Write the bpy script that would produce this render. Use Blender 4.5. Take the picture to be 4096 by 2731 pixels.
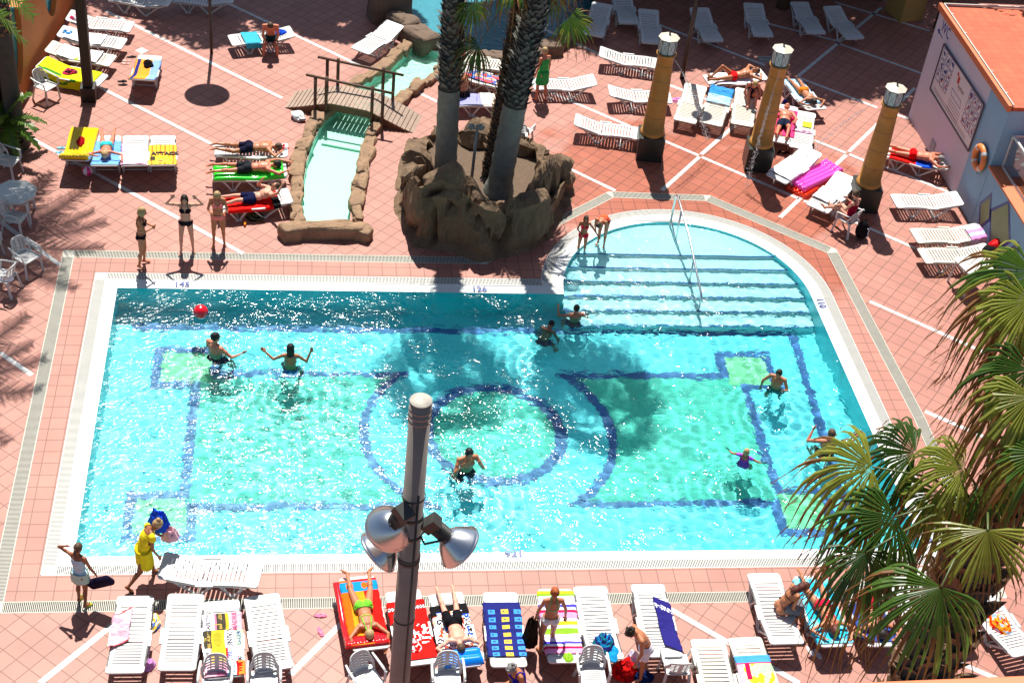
import bpy, bmesh, math, random
from math import sin, cos, pi, radians, sqrt, atan2, hypot
from mathutils import Vector, Matrix, noise
random.seed(7)
sc = bpy.context.scene
for o in list(bpy.data.objects): bpy.data.objects.remove(o)

# ---------------------------------------------------------------- camera, world, sun, exposure
F_PX, PITCH, ROLL, YAW, HCAM = 6015.0, 0.684, 0.124, -0.180, 22.0
RC = Matrix.Rotation(YAW, 3, 'Z') @ Matrix.Rotation(pi/2-PITCH, 3, 'X') @ Matrix.Rotation(ROLL, 3, 'Z')
cam = bpy.data.objects.new('camera', bpy.data.cameras.new('camera')); sc.collection.objects.link(cam)
cam.matrix_world = Matrix.Translation((0, 0, HCAM)) @ RC.to_4x4()
cam.data.sensor_width = 36; cam.data.lens = F_PX/4096*36; cam.data.clip_end = 600; cam.data.clip_start = .1
sc.camera = cam
SUN_EL, SUN_AZ = radians(61), radians(90)          # azimuth measured from +X towards +Y: the sun stands beyond the pool
w = bpy.data.worlds.new('World'); sc.world = w; w.use_nodes = True
nt = w.node_tree; bgn = nt.nodes['Background']
sky = nt.nodes.new('ShaderNodeTexSky'); sky.sky_type = 'NISHITA'; sky.sun_disc = False
sky.sun_elevation = SUN_EL; sky.sun_rotation = pi/2 - SUN_AZ + 0.0
nt.links.new(sky.outputs[0], bgn.inputs[0]); bgn.inputs[1].default_value = 0.058
sl = bpy.data.lights.new('sun', 'SUN'); sl.energy = 5.0; sl.angle = radians(.53); sl.color = (1, .96, .88)
sun = bpy.data.objects.new('sun', sl); sc.collection.objects.link(sun)
sdir = Vector((cos(SUN_EL)*cos(SUN_AZ), cos(SUN_EL)*sin(SUN_AZ), sin(SUN_EL)))
sun.rotation_euler = sdir.to_track_quat('Z', 'Y').to_euler()
vs = sc.view_settings; vs.view_transform = 'Standard'; vs.look = 'None'; vs.exposure = 0.70; vs.gamma = 1; vs.use_curve_mapping = False
sc.cycles.max_bounces = 12; sc.cycles.transparent_max_bounces = 16; sc.cycles.diffuse_bounces = 5
sc.cycles.use_denoising = True
sc.cycles.sample_clamp_indirect = 6

def G(u, v, z=0.0):
    "where the line of sight through a point of the 2352 px wide photograph meets height z"
    d = RC @ Vector((u*4096/2352-2048, -(v*4096/2352-1365.5), -F_PX)); t = (z-HCAM)/d.z
    return Vector((0, 0, HCAM)) + d*t
def GX(ox, oy, s, x, y, z=0.0):
    return G((ox+x*s)/1.741497, (oy+y*s)/1.741497, z)
def Gw(u, v, depth, zs=-.05):
    p = G(u, v, zs); d = (p-Vector((0, 0, HCAM))).normalized()
    e = 1/1.33; c = -d.z; t = e*d+(e*c-sqrt(1-e*e*(1-c*c)))*Vector((0, 0, 1))
    return p+t*((-depth-p.z)/t.z)
def hgt(p, u, v):
    "height above ground point p whose picture falls nearest to (u,v)"
    best = (1e9, 0)
    for i in range(800):
        z = i*.02; c = RC.transposed() @ (Vector((p.x, p.y, z))-Vector((0, 0, HCAM)))
        a = (2048-F_PX*c.x/c.z)/1.741497; b = (1365.5+F_PX*c.y/c.z)/1.741497
        e = hypot(a-u, b-v)
        if e < best[0]: best = (e, z)
    return best[1]

# ---------------------------------------------------------------- materials
MATS = {}
def srgb(c):
    return tuple((x/255/12.92 if x/255 <= .04045 else ((x/255+.055)/1.055)**2.4) for x in c)
def M(name, col=(.8, .8, .8), rough=.5, metal=0, var=.12, nscale=6, bump=0, bscale=30, coat=0, trans=0, spec=.5, sss=0):
    "procedural material: base colour broken up by noise, optional bump"
    if name in MATS: return MATS[name]
    m = bpy.data.materials.new(name); m.use_nodes = True; MATS[name] = m
    n = m.node_tree.nodes; l = m.node_tree.links; b = n['Principled BSDF']
    tc = n.new('ShaderNodeTexCoord'); no = n.new('ShaderNodeTexNoise'); no.inputs['Scale'].default_value = nscale; no.inputs['Detail'].default_value = 4
    l.new(tc.outputs['Object'], no.inputs['Vector'])
    mx = n.new('ShaderNodeMix'); mx.data_type = 'RGBA'
    mx.inputs[6].default_value = (*[max(0, c*(1-var)) for c in col], 1); mx.inputs[7].default_value = (*[min(1, c*(1+var)) for c in col], 1)
    l.new(no.outputs['Fac'], mx.inputs[0]); l.new(mx.outputs[2], b.inputs['Base Color'])
    b.inputs['Roughness'].default_value = rough; b.inputs['Metallic'].default_value = metal
    b.inputs['Specular IOR Level'].default_value = spec
    if coat: b.inputs['Coat Weight'].default_value = coat; b.inputs['Coat Roughness'].default_value = .1
    if trans: b.inputs['Transmission Weight'].default_value = trans
    if sss: b.inputs['Subsurface Weight'].default_value = sss; b.inputs['Subsurface Scale'].default_value = .02
    if bump:
        n2 = n.new('ShaderNodeTexNoise'); n2.inputs['Scale'].default_value = bscale; n2.inputs['Detail'].default_value = 6
        l.new(tc.outputs['Object'], n2.inputs['Vector'])
        bp = n.new('ShaderNodeBump'); bp.inputs['Strength'].default_value = 1; bp.inputs['Distance'].default_value = bump
        l.new(n2.outputs['Fac'], bp.inputs['Height']); l.new(bp.outputs[0], b.inputs['Normal'])
    return m
def tile_mat(name, c1, c2, mortar, angle, size, ms=.02, rough=.55, wet=False, bump=True, origin=(0, 0)):
    m = bpy.data.materials.new(name); m.use_nodes = True; MATS[name] = m
    n = m.node_tree.nodes; l = m.node_tree.links; b = n['Principled BSDF']
    tc = n.new('ShaderNodeTexCoord'); mp = n.new('ShaderNodeMapping'); mp.inputs['Rotation'].default_value = (0, 0, angle)
    mp.inputs['Location'].default_value = (origin[0], origin[1], 0)
    l.new(tc.outputs['Object'], mp.inputs['Vector'])
    br = n.new('ShaderNodeTexBrick'); br.offset = 0; br.squash = 1
    br.inputs['Scale'].default_value = 1; br.inputs['Brick Width'].default_value = size; br.inputs['Row Height'].default_value = size
    br.inputs['Mortar Size'].default_value = ms*size; br.inputs['Mortar Smooth'].default_value = .1
    br.inputs['Color1'].default_value = (*c1, 1); br.inputs['Color2'].default_value = (*c2, 1); br.inputs['Mortar'].default_value = (*mortar, 1)
    l.new(mp.outputs[0], br.inputs['Vector'])
    no = n.new('ShaderNodeTexNoise'); no.inputs['Scale'].default_value = .8; no.inputs['Detail'].default_value = 8; no.inputs['Roughness'].default_value = .65
    l.new(tc.outputs['Object'], no.inputs['Vector'])
    rp = n.new('ShaderNodeValToRGB'); rp.color_ramp.elements[0].position = .3; rp.color_ramp.elements[1].position = .72
    rp.color_ramp.elements[0].color = (.80, .77, .75, 1); rp.color_ramp.elements[1].color = (1.05, 1.05, 1.05, 1)
    l.new(no.outputs['Fac'], rp.inputs[0])
    mu = n.new('ShaderNodeMix'); mu.data_type = 'RGBA'; mu.blend_type = 'MULTIPLY'; mu.inputs[0].default_value = 1
    l.new(br.outputs['Color'], mu.inputs[6]); l.new(rp.outputs[0], mu.inputs[7])
    out = mu.outputs[2]
    if wet:
        # splashed water round the fountain columns and the pool: a darker, redder, glossier stain with ragged edges
        def blob(cx, cy, rx, ry):
            sub = n.new('ShaderNodeVectorMath'); sub.operation = 'SUBTRACT'; sub.inputs[1].default_value = (cx, cy, 0)
            l.new(tc.outputs['Object'], sub.inputs[0])
            dv = n.new('ShaderNodeVectorMath'); dv.operation = 'DIVIDE'; dv.inputs[1].default_value = (rx, ry, 1)
            l.new(sub.outputs[0], dv.inputs[0]); ln = n.new('ShaderNodeVectorMath'); ln.operation = 'LENGTH'; l.new(dv.outputs[0], ln.inputs[0])
            return ln.outputs['Value']
        v = None
        for bl in wet:
            s = blob(*bl)
            if v is None: v = s
            else:
                mn = n.new('ShaderNodeMath'); mn.operation = 'MINIMUM'; l.new(v, mn.inputs[0]); l.new(s, mn.inputs[1]); v = mn.outputs[0]
        n3 = n.new('ShaderNodeTexNoise'); n3.inputs['Scale'].default_value = 1.3; n3.inputs['Detail'].default_value = 7; l.new(tc.outputs['Object'], n3.inputs['Vector'])
        ad = n.new('ShaderNodeMath'); ad.operation = 'MULTIPLY_ADD'; ad.inputs[1].default_value = -1.5; l.new(n3.outputs['Fac'], ad.inputs[0])
        a2 = n.new('ShaderNodeMath'); a2.operation = 'ADD'; a2.inputs[1].default_value = .75; l.new(v, a2.inputs[0]); l.new(a2.outputs[0], ad.inputs[2])
        mr = n.new('ShaderNodeMapRange'); mr.inputs['From Min'].default_value = 1.15; mr.inputs['From Max'].default_value = .75; l.new(ad.outputs[0], mr.inputs['Value'])
        mw = n.new('ShaderNodeMix'); mw.data_type = 'RGBA'; mw.blend_type = 'MULTIPLY'; l.new(mr.outputs[0], mw.inputs[0]); l.new(out, mw.inputs[6]); mw.inputs[7].default_value = (.95, .74, .62, 1)
        out = mw.outputs[2]
        mr2 = n.new('ShaderNodeMapRange'); mr2.inputs['To Min'].default_value = rough; mr2.inputs['To Max'].default_value = .3; l.new(mr.outputs[0], mr2.inputs['Value']); l.new(mr2.outputs[0], b.inputs['Roughness'])
    else: b.inputs['Roughness'].default_value = rough
    l.new(out, b.inputs['Base Color'])
    if bump:
        bp = n.new('ShaderNodeBump'); bp.inputs['Strength'].default_value = .6; bp.inputs['Distance'].default_value = .004; bp.invert = True
        l.new(br.outputs['Fac'], bp.inputs['Height']); l.new(bp.outputs[0], b.inputs['Normal'])
    return m

# ---------------------------------------------------------------- mesh helpers
COL = sc.collection
class MB:
    def __init__(s): s.v = []; s.f = []; s.mi = []; s.k = 0; s.sm = []
    def add(s, vs, fs, smooth=False, mi=None):
        b = len(s.v); s.v += [tuple(x) for x in vs]; s.f += [tuple(i+b for i in f) for f in fs]
        s.mi += [s.k if mi is None else mi]*len(fs); s.sm += [smooth]*len(fs); return s
    def box(s, c, d, rz=0, M4=None):
        "box: centre c, full size d"
        x, y, z = d[0]/2, d[1]/2, d[2]/2; cr, sr = cos(rz), sin(rz)
        vs = [Vector((c[0]+a*x*cr-b*y*sr, c[1]+a*x*sr+b*y*cr, c[2]+e*z)) for e in (-1, 1) for a, b in ((-1, -1), (1, -1), (1, 1), (-1, 1))]
        if M4: vs = [M4 @ q for q in vs]
        return s.add(vs, [(3, 2, 1, 0), (4, 5, 6, 7), (0, 1, 5, 4), (1, 2, 6, 5), (2, 3, 7, 6), (3, 0, 4, 7)])
    def bar(s, a, b, w, h, up=(0, 0, 1)):
        "rectangular bar from a to b"
        a, b = Vector(a), Vector(b); d = (b-a).normalized(); x = d.cross(Vector(up))
        x = (x if x.length > 1e-4 else Vector((1, 0, 0))).normalized(); y = x.cross(d)
        vs = [p+x*i*w/2+y*j*h/2 for p in (a, b) for i, j in ((-1, -1), (1, -1), (1, 1), (-1, 1))]
        return s.add(vs, [(3, 2, 1, 0), (4, 5, 6, 7), (0, 1, 5, 4), (1, 2, 6, 5), (2, 3, 7, 6), (3, 0, 4, 7)])
    def tube(s, pts, rs, n=10, caps=True, smooth=True, flat=1):
        pts = [Vector(p) for p in pts]; rs = rs if isinstance(rs, (list, tuple)) else [rs]*len(pts)
        vs = []; x0 = None
        for i, p in enumerate(pts):
            d = (pts[min(i+1, len(pts)-1)]-pts[max(i-1, 0)]).normalized()
            if x0 is None:
                x0 = d.cross(Vector((0, 0, 1))); x0 = x0 if x0.length > .05 else d.cross(Vector((0, 1, 0)))
            x0 = (x0-d*x0.dot(d)).normalized(); y0 = d.cross(x0)
            vs += [p+(x0*cos(2*pi*k/n)+y0*sin(2*pi*k/n)*flat)*rs[i] for k in range(n)]
        fs = [(i*n+k, i*n+(k+1) % n, (i+1)*n+(k+1) % n, (i+1)*n+k) for i in range(len(pts)-1) for k in range(n)]
        if caps: fs += [tuple(range(n))[::-1], tuple((len(pts)-1)*n+k for k in range(n))]
        return s.add(vs, fs, smooth)
    def lathe(s, prof, c=(0, 0, 0), n=24, smooth=True, M4=None, ph=0):
        vs = [Vector((c[0]+r*cos(2*pi*k/n+ph), c[1]+r*sin(2*pi*k/n+ph), c[2]+z)) for r, z in prof for k in range(n)]
        if M4: vs = [M4 @ q for q in vs]
        return s.add(vs, [(i*n+k, i*n+(k+1) % n, (i+1)*n+(k+1) % n, (i+1)*n+k) for i in range(len(prof)-1) for k in range(n)], smooth)
    def ell(s, c, r, n=12, m=8, M4=None):
        vs = []; 
        for i in range(m+1):
            t = pi*i/m
            vs += [Vector((c[0]+r[0]*sin(t)*cos(2*pi*k/n), c[1]+r[1]*sin(t)*sin(2*pi*k/n), c[2]+r[2]*cos(t))) for k in range(n)]
        if M4: vs = [M4 @ q for q in vs]
        return s.add(vs, [((i+1)*n+k, (i+1)*n+(k+1) % n, i*n+(k+1) % n, i*n+k) for i in range(m) for k in range(n)], True)
    def poly(s, pts, z0, z1=None):
        "flat polygon at z0, or a prism from z0 to z1"
        n = len(pts)
        if z1 is None: return s.add([(p[0], p[1], z0) for p in pts], [tuple(range(n))])
        vs = [(p[0], p[1], z0) for p in pts]+[(p[0], p[1], z1) for p in pts]
        return s.add(vs, [tuple(range(n))[::-1], tuple(range(n, 2*n))]+[(i, (i+1) % n, n+(i+1) % n, n+i) for i in range(n)])
    def grid(s, fn, nu, nv, smooth=True):
        vs = [fn(i/nu, j/nv) for j in range(nv+1) for i in range(nu+1)]
        return s.add(vs, [(j*(nu+1)+i, j*(nu+1)+i+1, (j+1)*(nu+1)+i+1, (j+1)*(nu+1)+i) for j in range(nv) for i in range(nu)], smooth)
    def build(s, name, mats, parent=None, M4=None, bevel=0, solid=0, subd=0, fix=False, weld=False, up=False):
        me = bpy.data.meshes.new(name); me.from_pydata(s.v, [], s.f)
        for m in (mats if isinstance(mats, (list, tuple)) else [mats]): me.materials.append(m)
        me.polygons.foreach_set('material_index', s.mi); me.polygons.foreach_set('use_smooth', s.sm)
        if fix or weld:
            bm = bmesh.new(); bm.from_mesh(me)
            if weld: bmesh.ops.remove_doubles(bm, verts=bm.verts, dist=1e-4)
            bmesh.ops.recalc_face_normals(bm, faces=bm.faces); bm.to_mesh(me); bm.free()
        if up:
            me.update()
            if sum(p.normal.z for p in me.polygons) < 0: me.flip_normals()
        me.update(); o = bpy.data.objects.new(name, me); COL.objects.link(o)
        if parent: o.parent = parent
        if M4: o.matrix_local = M4
        if bevel:
            b = o.modifiers.new('bevel', 'BEVEL'); b.width = bevel; b.segments = 2; b.limit_method = 'ANGLE'
        if solid: q = o.modifiers.new('solid', 'SOLIDIFY'); q.thickness = solid; q.offset = 0
        if subd: q = o.modifiers.new('sub', 'SUBSURF'); q.levels = q.render_levels = subd
        return o
def tag(o, label, cat, group=None, kind=None):
    if label: o['label'] = label
    if cat: o['category'] = cat
    if group: o['group'] = group
    if kind: o['kind'] = kind
    return o
def struct(o): o['kind'] = 'structure'; return o
def empty(name, loc, rz=0):
    o = bpy.data.objects.new(name, None); COL.objects.link(o); o.location = loc; o.rotation_euler = (0, 0, rz); o.empty_display_size = .2; return o
def copy_tree(o, parent=None):
    c = o.copy(); COL.objects.link(c); c.parent = parent
    for k in ('label', 'group'):
        if parent is None and k in c: del c[k]
    for ch in list(o.children): copy_tree(ch, c)
    return c
MNEE = True
BUMPR = True
# ---------------------------------------------------------------- palette
TA = radians(40.6)                                # the diagonal paving runs at this angle to the pool
DECK1, DECK2, DECKM = (.365, .142, .104), (.425, .168, .122), (.15, .065, .048)
wetblobs = [(10.2, 34.0, 4.2, 2.6), (13.2, 33.0, 2.2, 2.4), (9.6, 32.6, 4.2, 1.2)]
m_deck = tile_mat('terracotta_paving', DECK1, DECK2, DECKM, TA, .338, ms=.028, wet=wetblobs)
m_band = tile_mat('terracotta_band', DECK1, (.43, .165, .118), DECKM, 0, .338, ms=.024, wet=[(9.6, 32.3, 4.6, 1.6), (12.9, 30.6, 1.6, 2.2)], origin=(.1, .09))
m_white = M('white_ceramic', (.60, .61, .60), .35, var=.04, nscale=2)
m_strip = tile_mat('white_tile_strip', (.56, .57, .57), (.62, .62, .61), (.28, .26, .25), TA, .338, ms=.02, rough=.4)
m_grey = M('dark_void', (.05, .05, .05), .9)

CX, CY, RI, RO = 9.42, 28.40, 3.12, 3.67
def arcpts(r, a0, a1, n=40): return [(CX+r*cos(a0+(a1-a0)*i/n), CY+r*sin(a0+(a1-a0)*i/n)) for i in range(n+1)]
XL, YB, YT = -4.25, 20.05, 28.40
# inner edge of the basin (counter-clockwise from bottom left)
INNER = [(XL, YB), (12.73, YB)] + arcpts(RI, 0, pi) + [(XL, YT)]
OUTER = [(-4.80, 19.56), (13.28, 19.56)] + arcpts(RO, 0, pi-.1503) + [(-4.80, 28.95)]
# middle line: grating outside, white coping inside
MID = [(-4.53, 19.80), (13.02, 19.80)] + arcpts(3.39, 0, pi-.0827) + [(-4.53, 28.68)]
DR_I = [(-5.36, 18.93), (13.76, 18.93), (13.76, 24.0), (13.42, 30.25), (10.66, 32.50), (8.16, 32.56), (6.75, 31.40), (4.50, 29.52), (-5.36, 29.52)]
DR_O = [(-5.64, 18.66), (14.04, 18.66), (14.04, 24.0), (13.72, 30.42), (10.82, 32.78), (8.06, 32.84), (6.58, 31.62), (4.36, 29.80), (-5.64, 29.80)]
def ring_tris(outer, inner):
    "faces of the flat ring between two outlines (tessellated)"
    from mathutils.geometry import tessellate_polygon
    a = [Vector((*p, 0)) for p in outer]; b = [Vector((*p, 0)) for p in inner]
    return a+b, tessellate_polygon([a, b])
def ring(outer, inner, z, name, mat, zi=None):
    vs, fs = ring_tris(outer, inner); no = len(outer)
    mb = MB(); mb.add([(p.x, p.y, z if i < no or zi is None else zi) for i, p in enumerate(vs)], fs); return struct(mb.build(name, mat, fix=True))
# the creek and splash pool are holes as well
CREEK_L = [(700, 518), (693, 470), (697, 420), (705, 370), (722, 320), (742, 280), (775, 250), (808, 215), (850, 185), (890, 160), (925, 130), (950, 108)]
CREEK_R = [(803, 516), (806, 470), (812, 420), (822, 370), (836, 320), (852, 288), (880, 262), (905, 238), (940, 205), (985, 178), (1010, 150), (1030, 125)]
cl = [G(*p) for p in CREEK_L]; cr = [G(*p) for p in CREEK_R]
CREEK = [(p.x, p.y) for p in cl]+[(p.x, p.y) for p in reversed(cr)]
BIG = [(-60, -30), (80, -30), (80, 110), (-60, 110)]
SPL = [(2.7, 45.5), (2.95, 41.75), (3.95, 40.35), (4.75, 39.65), (6.0, 39.75), (7.3, 40.45), (8.6, 42.1), (9.9, 45.5)]
from mathutils.geometry import tessellate_polygon
hs_ = [[Vector((*p, 0)) for p in q] for q in (BIG, DR_O, CREEK, SPL)]
mb = MB(); mb.add([p for q in hs_ for p in q], tessellate_polygon(hs_)); struct(mb.build('paving', m_deck, fix=True))
ring(DR_I, OUTER, 0, 'paving_band', m_band)
# gratings: a dark channel bed with real slats above it
def lerp(a, b, t): return (a[0]+(b[0]-a[0])*t, a[1]+(b[1]-a[1])*t)
m_slat = M('white_grating', (.60, .59, .55), .45, var=.08)
def grating(o_pts, i_pts, closed, name, z=0.0, pitch=.034, wd=.018, mat=None, corner=None, skip=()):
    ch = MB(); sl_ = MB(); n = len(o_pts)
    for k in range(n if closed else n-1):
        a, b, c, d = o_pts[k], o_pts[(k+1) % n], i_pts[(k+1) % n], i_pts[k]
        ch.add([(*a, z-.05), (*b, z-.05), (*c, z-.05), (*d, z-.05)], [(0, 1, 2, 3)])
        ch.add([(*a, z), (*b, z), (*b, z-.05), (*a, z-.05), (*d, z), (*c, z), (*c, z-.05), (*d, z-.05)], [(0, 1, 2, 3), (4, 7, 6, 5)])
        L = hypot(b[0]-a[0], b[1]-a[1]); L2 = hypot(c[0]-d[0], c[1]-d[1])
        if min(L, L2) < .02: continue
        ux, uy = (b[0]-a[0])/L, (b[1]-a[1])/L
        t0, t1 = 0, 1
        if L > 1.2:    # plain corner pieces, the slats sit between them
            pa = (d[0]-a[0])*ux+(d[1]-a[1])*uy; pb = (c[0]-a[0])*ux+(c[1]-a[1])*uy
            t0 = max(0, pa)/L; t1 = min(L, pb)/L
        ns = max(1, int(L*(t1-t0)/pitch))
        wv = ((d[0]-a[0]), (d[1]-a[1])); pe = wv[0]*uy*-1+wv[1]*ux   # signed perpendicular depth
        for i in range(ns):
            t = t0+(t1-t0)*(i+.5)/ns
            if L > 1.2:
                p = lerp(a, b, t); q = (p[0]-uy*pe, p[1]+ux*pe)
            else: p = lerp(a, b, t); q = lerp(d, c, t)
            h = wd/2
            sl_.add([(p[0]-ux*h, p[1]-uy*h, z), (p[0]+ux*h, p[1]+uy*h, z), (q[0]+ux*h, q[1]+uy*h, z), (q[0]-ux*h, q[1]-uy*h, z)], [(0, 1, 2, 3)])
        # edge rails
        for P, Q, sg in ((a, b, 1), (d, c, -1)):
            vx, vy = Q[0]-P[0], Q[1]-P[1]; ll = hypot(vx, vy); vx /= ll; vy /= ll; s = (1 if pe > 0 else -1)*sg*.018
            sl_.add([(P[0], P[1], z+.002), (Q[0], Q[1], z+.002), (Q[0]-vy*s, Q[1]+vx*s, z+.002), (P[0]-vy*s, P[1]+vx*s, z+.002)], [(0, 1, 2, 3)])
        if L > 1.2:
            for (A, t, D) in ((a, t0, d), (b, t1, c)):
                P = lerp(a, b, t); Q = (P[0]-uy*pe, P[1]+ux*pe)
                sl_.add([(*A, z+.001), (*P, z+.001), (*Q, z+.001), (*D, z+.001)], [(0, 1, 2, 3)])
    a = ch.build(name+'_channel', m_grey); struct(a)
    b = sl_.build(name, mat or m_slat, fix=False); struct(b)
grating(DR_O, DR_I, True, 'drain_grating', wd=.016, mat=M('beige_grating', (.46, .44, .37), .55, var=.15))
grating(OUTER, MID, True, 'overflow_grating', z=-.004)
# coping slopes gently to the water
vs_, fs_ = ring_tris(MID, INNER); mb = MB(); mb.add([(p.x, p.y, 0 if i < len(MID) else -.03) for i, p in enumerate(vs_)], fs_)
struct(mb.build('pool_coping', m_white, fix=True))

# ---------------------------------------------------------------- basin
DEP = 1.12
m_pool = M('pool_mosaic', (.30, .80, .86), .4, var=.06, nscale=1.5)
def mosaic(name, c1, c2, sz=.05):
    return tile_mat(name, c1, c2, tuple(x*.8 for x in c1), 0, sz, ms=.08, rough=.35, bump=False)
m_pool = mosaic('pale_mosaic', (.17, .84, .90), (.22, .88, .93))
m_wall = mosaic('wall_mosaic', (.08, .80, .88), (.12, .84, .92))
m_blue = mosaic('blue_mosaic', (.001, .09, .34), (.004, .13, .46))
m_step = mosaic('step_mosaic', (.84, .92, .93), (.88, .94, .95))
m_green = mosaic('green_mosaic', (.06, .66, .46), (.10, .72, .52))
m_lime = mosaic('lime_mosaic', (.33, .80, .34), (.40, .85, .38))
mb = MB(); n = len(INNER)
mb.add([(*p, -.03) for p in INNER]+[(*p, -DEP) for p in INNER], [(i, (i+1) % n, n+(i+1) % n, n+i) for i in range(n)])
struct(mb.build('pool_wall', m_wall))
mb = MB(); mb.poly(INNER, -DEP); struct(mb.build('pool_floor', m_pool))
def strip(pts, wd, z, closed=False, name='floor_line', mat=None):
    mb = MB(); n = len(pts); L = []; 
    for i in range(n):
        a = pts[(i-1) % n] if (closed or i > 0) else None; b = pts[i]; c = pts[(i+1) % n] if (closed or i < n-1) else None
        d1 = (Vector(b)-Vector(a)).normalized() if a else None; d2 = (Vector(c)-Vector(b)).normalized() if c else None
        d1 = d1 or d2; d2 = d2 or d1; t = (d1+d2).normalized(); nn = Vector((-t.y, t.x)); k = wd/2/max(.4, nn.dot(Vector((-d1.y, d1.x))))
        L.append((Vector(b)+nn*k, Vector(b)-nn*k))
    vs = [(*p, z) for q in L for p in q]
    mb.add(vs, [(2*i, 2*i+1, 2*((i+1) % n)+1, 2*((i+1) % n)) for i in range(n if closed else n-1)])
    return struct(mb.build(name, mat or m_blue))
# figure on the floor, read through the water
gx = lambda u, v: tuple(Gw(u, v, DEP)[:2])
C0 = (4.26, 24.2); R1 = 1.5; R2 = 2.66
yt, yb = 26.15, 22.02      # body of the figure
def seg(cx, cy, r, a0, a1, n=24): return [(cx+r*cos(a0+(a1-a0)*i/n), cy+r*sin(a0+(a1-a0)*i/n)) for i in range(n+1)]
at = math.asin((yt-C0[1])/R2); ab = math.asin((C0[1]-yb)/R2)
# right body with its two corner squares
rx = 10.35; sqx0, sqx1 = 9.95, 11.15
rightb = seg(C0[0], C0[1], R2, at, -ab)[::-1]
right = rightb + [(9.95, yt), (9.95, 26.95), (11.15, 26.95), (11.15, 25.75), (rx, 25.75), (rx, 22.35), (11.35, 22.35), (11.35, 21.15), (10.2, 21.15), (10.2, yb)]
mirror = lambda x: C0[0]-(x-C0[0])*(1.0 if x < 6 else 1.085)
left = [(mirror(x), y) for x, y in right]
for i, pl in enumerate((right, left)):
    mb = MB(); 
    from mathutils.geometry import tessellate_polygon
    vv = [Vector((*p, 0)) for p in pl]; mb.add([(p.x, p.y, -DEP+.004) for p in vv], tessellate_polygon([vv])); struct(mb.build('floor_panel', m_green, fix=True))
    strip(pl, .21, -DEP+.012, closed=True)
    for (a, b, c, d) in (((10.03, 25.86, 11.05, 26.86)), ((10.30, 21.25, 11.25, 22.26))):
        q = [(a, b), (c, b), (c, d), (a, d)]
        if i: q = [(mirror(x), y) for x, y in q]
        mb = MB(); mb.poly(q, -DEP+.008); struct(mb.build('floor_panel', m_lime, fix=True))
mb = MB(); mb.poly(seg(*C0, R1, 0, 2*pi, 48)[:-1], -DEP+.004); struct(mb.build('floor_panel', m_green))
strip(seg(*C0, R1, 0, 2*pi, 48)[:-1], .27, -DEP+.012, closed=True)
strip([(-3.9, 27.75), (12.0, 27.75), (11.7, 20.75)], .2, -DEP+.012)
# broad steps under the round end
import bisect
ys = [30.15, 29.68, 29.2, 28.72, 28.25, 27.78]
def chord(y, r=RI-.002): 
    h = sqrt(max(0, r*r-(y-CY)**2)) if y > CY else r
    return CX-h, CX+h
for i, y in enumerate(ys):
    zt = -.13-.135*i
    x0, x1 = chord(y); 
    nxt = 40 if i == 0 else ys[i-1]
    if i == 0:
        a = atan2(y-CY, x1-CX); pl = arcpts(RI-.002, a, pi-a, 24)
    else:
        xa, xb = chord(nxt); yy = y
        if y < CY: pl = [(x0 if y >= CY else CX-RI+.002, y), (CX+RI-.002, y)] + ([(CX+RI-.002, CY)] if nxt > CY else []) + [(xb, nxt), (xa, nxt)] + ([(CX-RI+.002, CY)] if nxt > CY else [])
        else: pl = [(x0, y), (x1, y), (xb, nxt), (xa, nxt)]
    mb = MB(); mb.poly(pl, zt, -DEP+.001 if False else zt-1.2 if zt-1.2 < -DEP else -DEP) if False else mb.poly(pl, -DEP+.002, zt)
    struct(mb.build('pool_step', m_step, fix=True))
    xx0, xx1 = (x0, x1)
    mb = MB(); mb.add([(xx0, y-.003, zt+.004), (xx1, y-.003, zt+.004), (xx1, y+.035, zt+.004), (xx0, y+.035, zt+.004), (xx0, y-.003, zt-.03), (xx1, y-.003, zt-.03)], [(0, 1, 2, 3), (4, 5, 1, 0)])
    struct(mb.build('step_edge', m_blue))

# ---------------------------------------------------------------- water
def water_mat(name, strength, scale, tint=(.93, .99, 1.0)):
    m = bpy.data.materials.new(name); m.use_nodes = True; n = m.node_tree.nodes; l = m.node_tree.links; n.clear()
    return m, n, l
WAMP = 2.3
RINGS = []
def wave_h(x, y):
    h = 0; am = .55+1.1*abs(noise.noise((x*.22, y*.3, 4.4)))+.35*noise.noise((x*.9, y*.9, 1.7))
    for (k, a, ang, ph) in WV:
        h += am*a*sin(k*(x*cos(ang)+y*sin(ang))+ph+2.2*noise.noise((x*.45, y*.45, k)))
    h += .008*noise.noise((x*1.6, y*1.6, 3.1))+.005*noise.noise((x*3.6, y*3.6, 9.1))
    for (rx_, ry_) in RINGS:
        d = hypot(x-rx_, y-ry_)
        if d < 2: h += .011*math.exp(-d/.55)*sin(d*24+rx_)
    return h
rr = random.Random(3)
WV = [(2*pi/l_, .0011*l_**.9*WAMP, rr.uniform(0, 2*pi), rr.uniform(0, 6)) for l_ in [.20*1.10**i for i in range(24)]]
# ---------------------------------------------------------------- text as geometry
def text_mesh(txt, size, mat, name, M4, parent=None, ext=.001, align='CENTER', sx=1, bold=.0):
    cu = bpy.data.curves.new('txt', 'FONT'); cu.body = txt; cu.size = size; cu.extrude = ext; cu.align_x = align; cu.align_y = 'CENTER'; cu.offset = bold; cu.resolution_u = 2
    t = bpy.data.objects.new('txt', cu); COL.objects.link(t); bpy.context.view_layer.update()
    me = bpy.data.meshes.new_from_object(t.evaluated_get(bpy.context.evaluated_depsgraph_get())); bpy.data.objects.remove(t); bpy.data.curves.remove(cu)
    me.transform(M4 @ Matrix.Diagonal((sx, 1, 1, 1))); me.materials.clear(); me.materials.append(mat); me.name = name
    o = bpy.data.objects.new(name, me); COL.objects.link(o)
    if parent: o.parent = parent
    return o
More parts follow.
